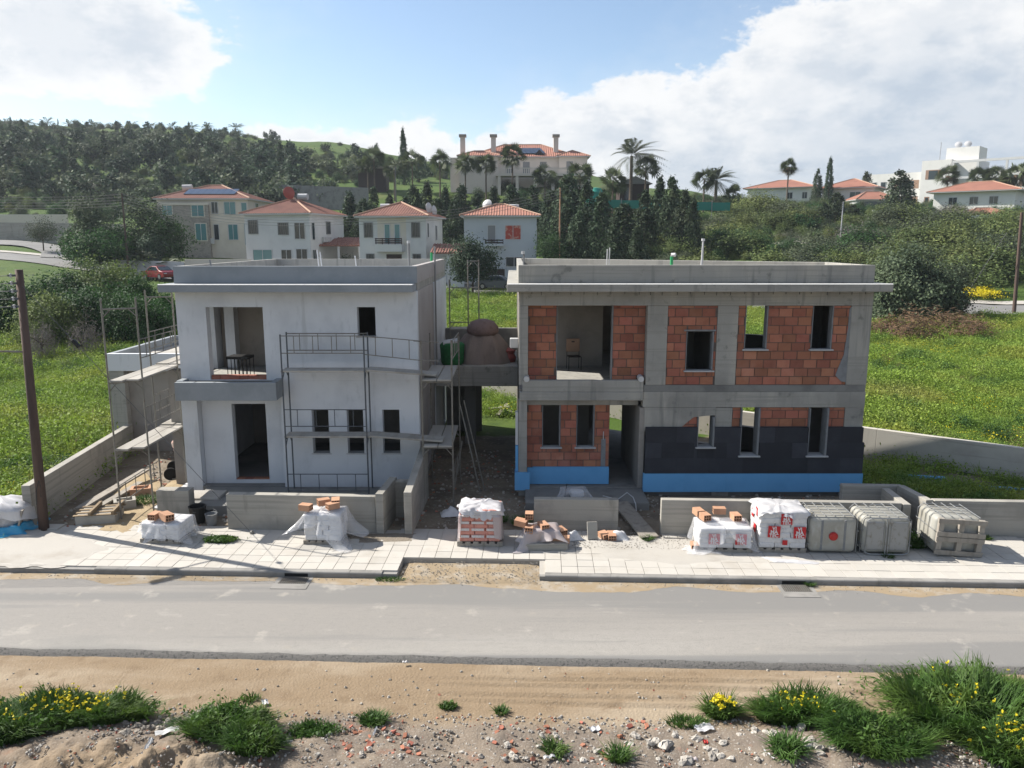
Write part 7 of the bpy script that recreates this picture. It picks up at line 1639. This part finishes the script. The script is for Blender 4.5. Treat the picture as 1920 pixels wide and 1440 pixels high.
    for k in range(46):
        x = rs.uniform(235, 420); y = 1385 - (x - 240) * .28 + rs.uniform(-22, 22); stone(x, y, rs.uniform(.05, .13), grey[k % 5], 'blue grey stone in the heap between weeds and sand', 'grey stones by the sand mound')
    for k in range(48):
        x = rs.uniform(1180, 1560); y = rs.uniform(1370, 1438); stone(x, y, rs.uniform(.05, .14), pale[k % 5], 'pale lump of concrete rubble on the verge', 'pale rubble lumps')
    for k in range(40):
        x = rs.uniform(560, 1180); y = rs.uniform(1370, 1438); stone(x, y, rs.uniform(.04, .09), pale[k % 5], 'small pale stone on the grey gravel', 'small pale stones')
    frag = []
    for k in range(3): b = B().prism([(-.5, -.35), (.45, -.4), (.5, .1), (.1, .42), (-.45, .3)], -.18, .18, 'z'); v = np.array(b.v) + np.random.RandomState(k).normal(0, .06, (10, 3)); b.v = [tuple(q) for q in v]; me = b.mesh('brick_fragment'); me.materials.append(MATS['brick']); frag.append(me)
    for k in range(60):
        if k % 2: x, y = rs.uniform(640, 800), rs.uniform(1360, 1432)
        else: x, y = rs.uniform(900, 1240), rs.uniform(1345, 1436)
        q = vg(x, y); s = rs.uniform(.035, .1); o = link('brick_fragment', frag[k % 3], None, loc=(q[0], q[1], q[2] + .012)); o.scale = (s, s, s); o.rotation_euler = (rs.uniform(-.4, .4), rs.uniform(-.4, .4), rs.uniform(0, 6)); tag(o, 'broken red brick fragment in the gravel', 'brick', 'brick fragments on the verge')
    for x, y, s, lab in ((495, 1290, .05, 'pale pebble on the tan dirt below the road edge'),): stone(x, y, s, pale[0], lab, None)
    # fine rubble, too small to count
    n = 15000; x, y = rs.uniform(-9, 9, n), rs.uniform(9.4, 12.9, n); b = y - KY - SLOPE * x; d = -b - 3.4; keep = rs.uniform(0, 1, n) < np.where(d > 1.5, .25 + .75 * vnoise(x * 1.3, y * 1.3, 61), .03); x, y, b = x[keep], y[keep], b[keep]
    scatter('rubble', [grey[0], grey[2], pale[1], pale[3], frag[0], pale[2]], np.column_stack([x, y, verge_z(x, b) + .003]), rs.uniform(.012, .045, len(x)) ** 1.0, rs, 'fine gravel and rubble over the verge', 'rubble', tilt=1.0)
    n = 3800; x, y = rs.uniform(-12.4, 12.5, n), rs.uniform(19.3, 27, n); keep = (vnoise(x, y, 66) > .35); x, y = x[keep], y[keep]
    scatter('plot_rubble', [grey[0], pale[1], pale[3], frag[1]], np.column_stack([x, y, hgt(x, y) + .004]), rs.uniform(.02, .09, len(x)), rs, 'builders rubble strewn over the plot soil', 'rubble', tilt=1.0)
    n = 900; a, b = rs.uniform(GAP0, GAP1, n), rs.uniform(-.2, .9, n); x2, y2 = a - SLOPE * b, KY + SLOPE * a + b; a3, b3 = rs.uniform(-12, 12, 700), -np.abs(rs.normal(0, .14, 700)) - .02; x3, y3 = a3 - SLOPE * b3, KY + SLOPE * a3 + b3
    a4, b4 = rs.uniform(1.4, 5.0, 800), rs.uniform(1.6, 2.7, 800); x4, y4 = a4 - SLOPE * b4, KY + SLOPE * a4 + b4
    scatter('grit', [pale[0], pale[2], grey[1]], np.column_stack([np.concatenate([x2, x3, x4]), np.concatenate([y2, y3, y4]), np.concatenate([np.full(n, -.075), np.full(700, -.125), np.full(800, .012)])]), rs.uniform(.006, .022, n + 1500), rs, 'grit in the kerb gap, gutter and cement dust', 'grit', tilt=1.0)
    # litter
    def scrap(x, y, w_, d, rz, m, lab, z=.02, bend=.03):
        q = vg(x, y); v, f = [], []; N = 6
        for i in range(N + 1):
            for j in range(N + 1):
                a, c = (i / N - .5) * w_, (j / N - .5) * d; v.append((a * math.cos(rz) - c * math.sin(rz), a * math.sin(rz) + c * math.cos(rz), bend * (math.sin(i * 1.9 + x) + math.cos(j * 2.3 + y)) * .5 + bend))
        for i in range(N):
            for j in range(N): f.append((i * (N + 1) + j, (i + 1) * (N + 1) + j, (i + 1) * (N + 1) + j + 1, i * (N + 1) + j + 1))
        tag(link('litter', npmesh('litter', v, f), m, smooth=True, loc=(q[0], q[1], q[2] + z)), lab, 'litter')
    scrap(315, 1390, .34, .13, .5, 'pvc_white', 'white plastic scrap between sand and weeds'); scrap(278, 1425, .06, .4, .1, 'pvc_white', 'upright white strip in the sand mound'); scrap(497, 1318, .1, .12, .4, 'bag_white', 'crumpled paper on the dirt edge'); scrap(1320, 1370, .3, .2, .3, 'plastic_film_dense', 'clear plastic bag on the rubble'); scrap(1115, 1368, .16, .1, .2, 'bag_white', 'white paper scrap in the rubble')
    scrap(1322, 1400, .07, .07, 0, 'cap_red', 'small red scrap in the rubble'); scrap(1300, 1430, .13, .06, -.3, 'plastic_pink', 'pinkish scrap in the rubble'); scrap(1030, 1428, .18, .05, .3, 'pvc_white', 'white splinter in the gravel'); scrap(703, 1380, .03, .2, -.1, 'pvc_white', 'thin white stick in the gravel'); scrap(525, 1412, .4, .05, -.05, 'grey_plastic', 'grey pipe piece among the weeds')
    scrap(760, 1244, .1, .06, .2, 'bag_white', 'pale lump at the asphalt edge', .04); scrap(1440, 1432, .04, .22, .4, 'pvc_white', 'white stick in the rubble')
    for x, y, w_, d, rz, lab in ((1075, 1012, .5, .2, .3, 'crumpled grey film by the leaning tile'), (1160, 1010, .5, .25, -.2, 'heap of white crumbs before the free-standing wall'), (845, 965, .55, .4, .2, 'grey plastic bag lying in the gap')):
        q = G(x, y, 0); v, f = [], []; N = 8
        for i in range(N + 1):
            for j in range(N + 1):
                a, c = (i / N - .5) * w_, (j / N - .5) * d; e = (1 - (2 * i / N - 1) ** 2) * (1 - (2 * j / N - 1) ** 2); v.append((a, c, .01 + .16 * e * (.6 + 1.2 * float(vnoise(np.float64(i * .8 + x), np.float64(j * .8), 3)))))
        for i in range(N):
            for j in range(N): f.append((i * (N + 1) + j, (i + 1) * (N + 1) + j, (i + 1) * (N + 1) + j + 1, i * (N + 1) + j + 1))
        o = link('litter', npmesh('litter', v, f), 'bag_white', smooth=False, loc=q); o.rotation_euler.z = rz; tag(o, lab, 'litter')
foreground()
# ------------------------------------------------------------------ air
HAZE = .0002
def haze():
    b = B().box(-520, 520, -60, 480, -5, 90).obj('haze', None); tag(b, 'thin blue haze over the hills', 'haze', kind='stuff')
    m = bpy.data.materials.new('haze'); m.use_nodes = True; T = NT(m.node_tree); v = T.n('ShaderNodeVolumePrincipled', i_Density=HAZE, i_Anisotropy=.2); v.inputs['Color'].default_value = (.82, .9, 1, 1)
    o = T.n('ShaderNodeOutputMaterial'); T.put(o.inputs['Volume'], v.outputs[0]); b.data.materials.append(m)
if HAZE: haze()
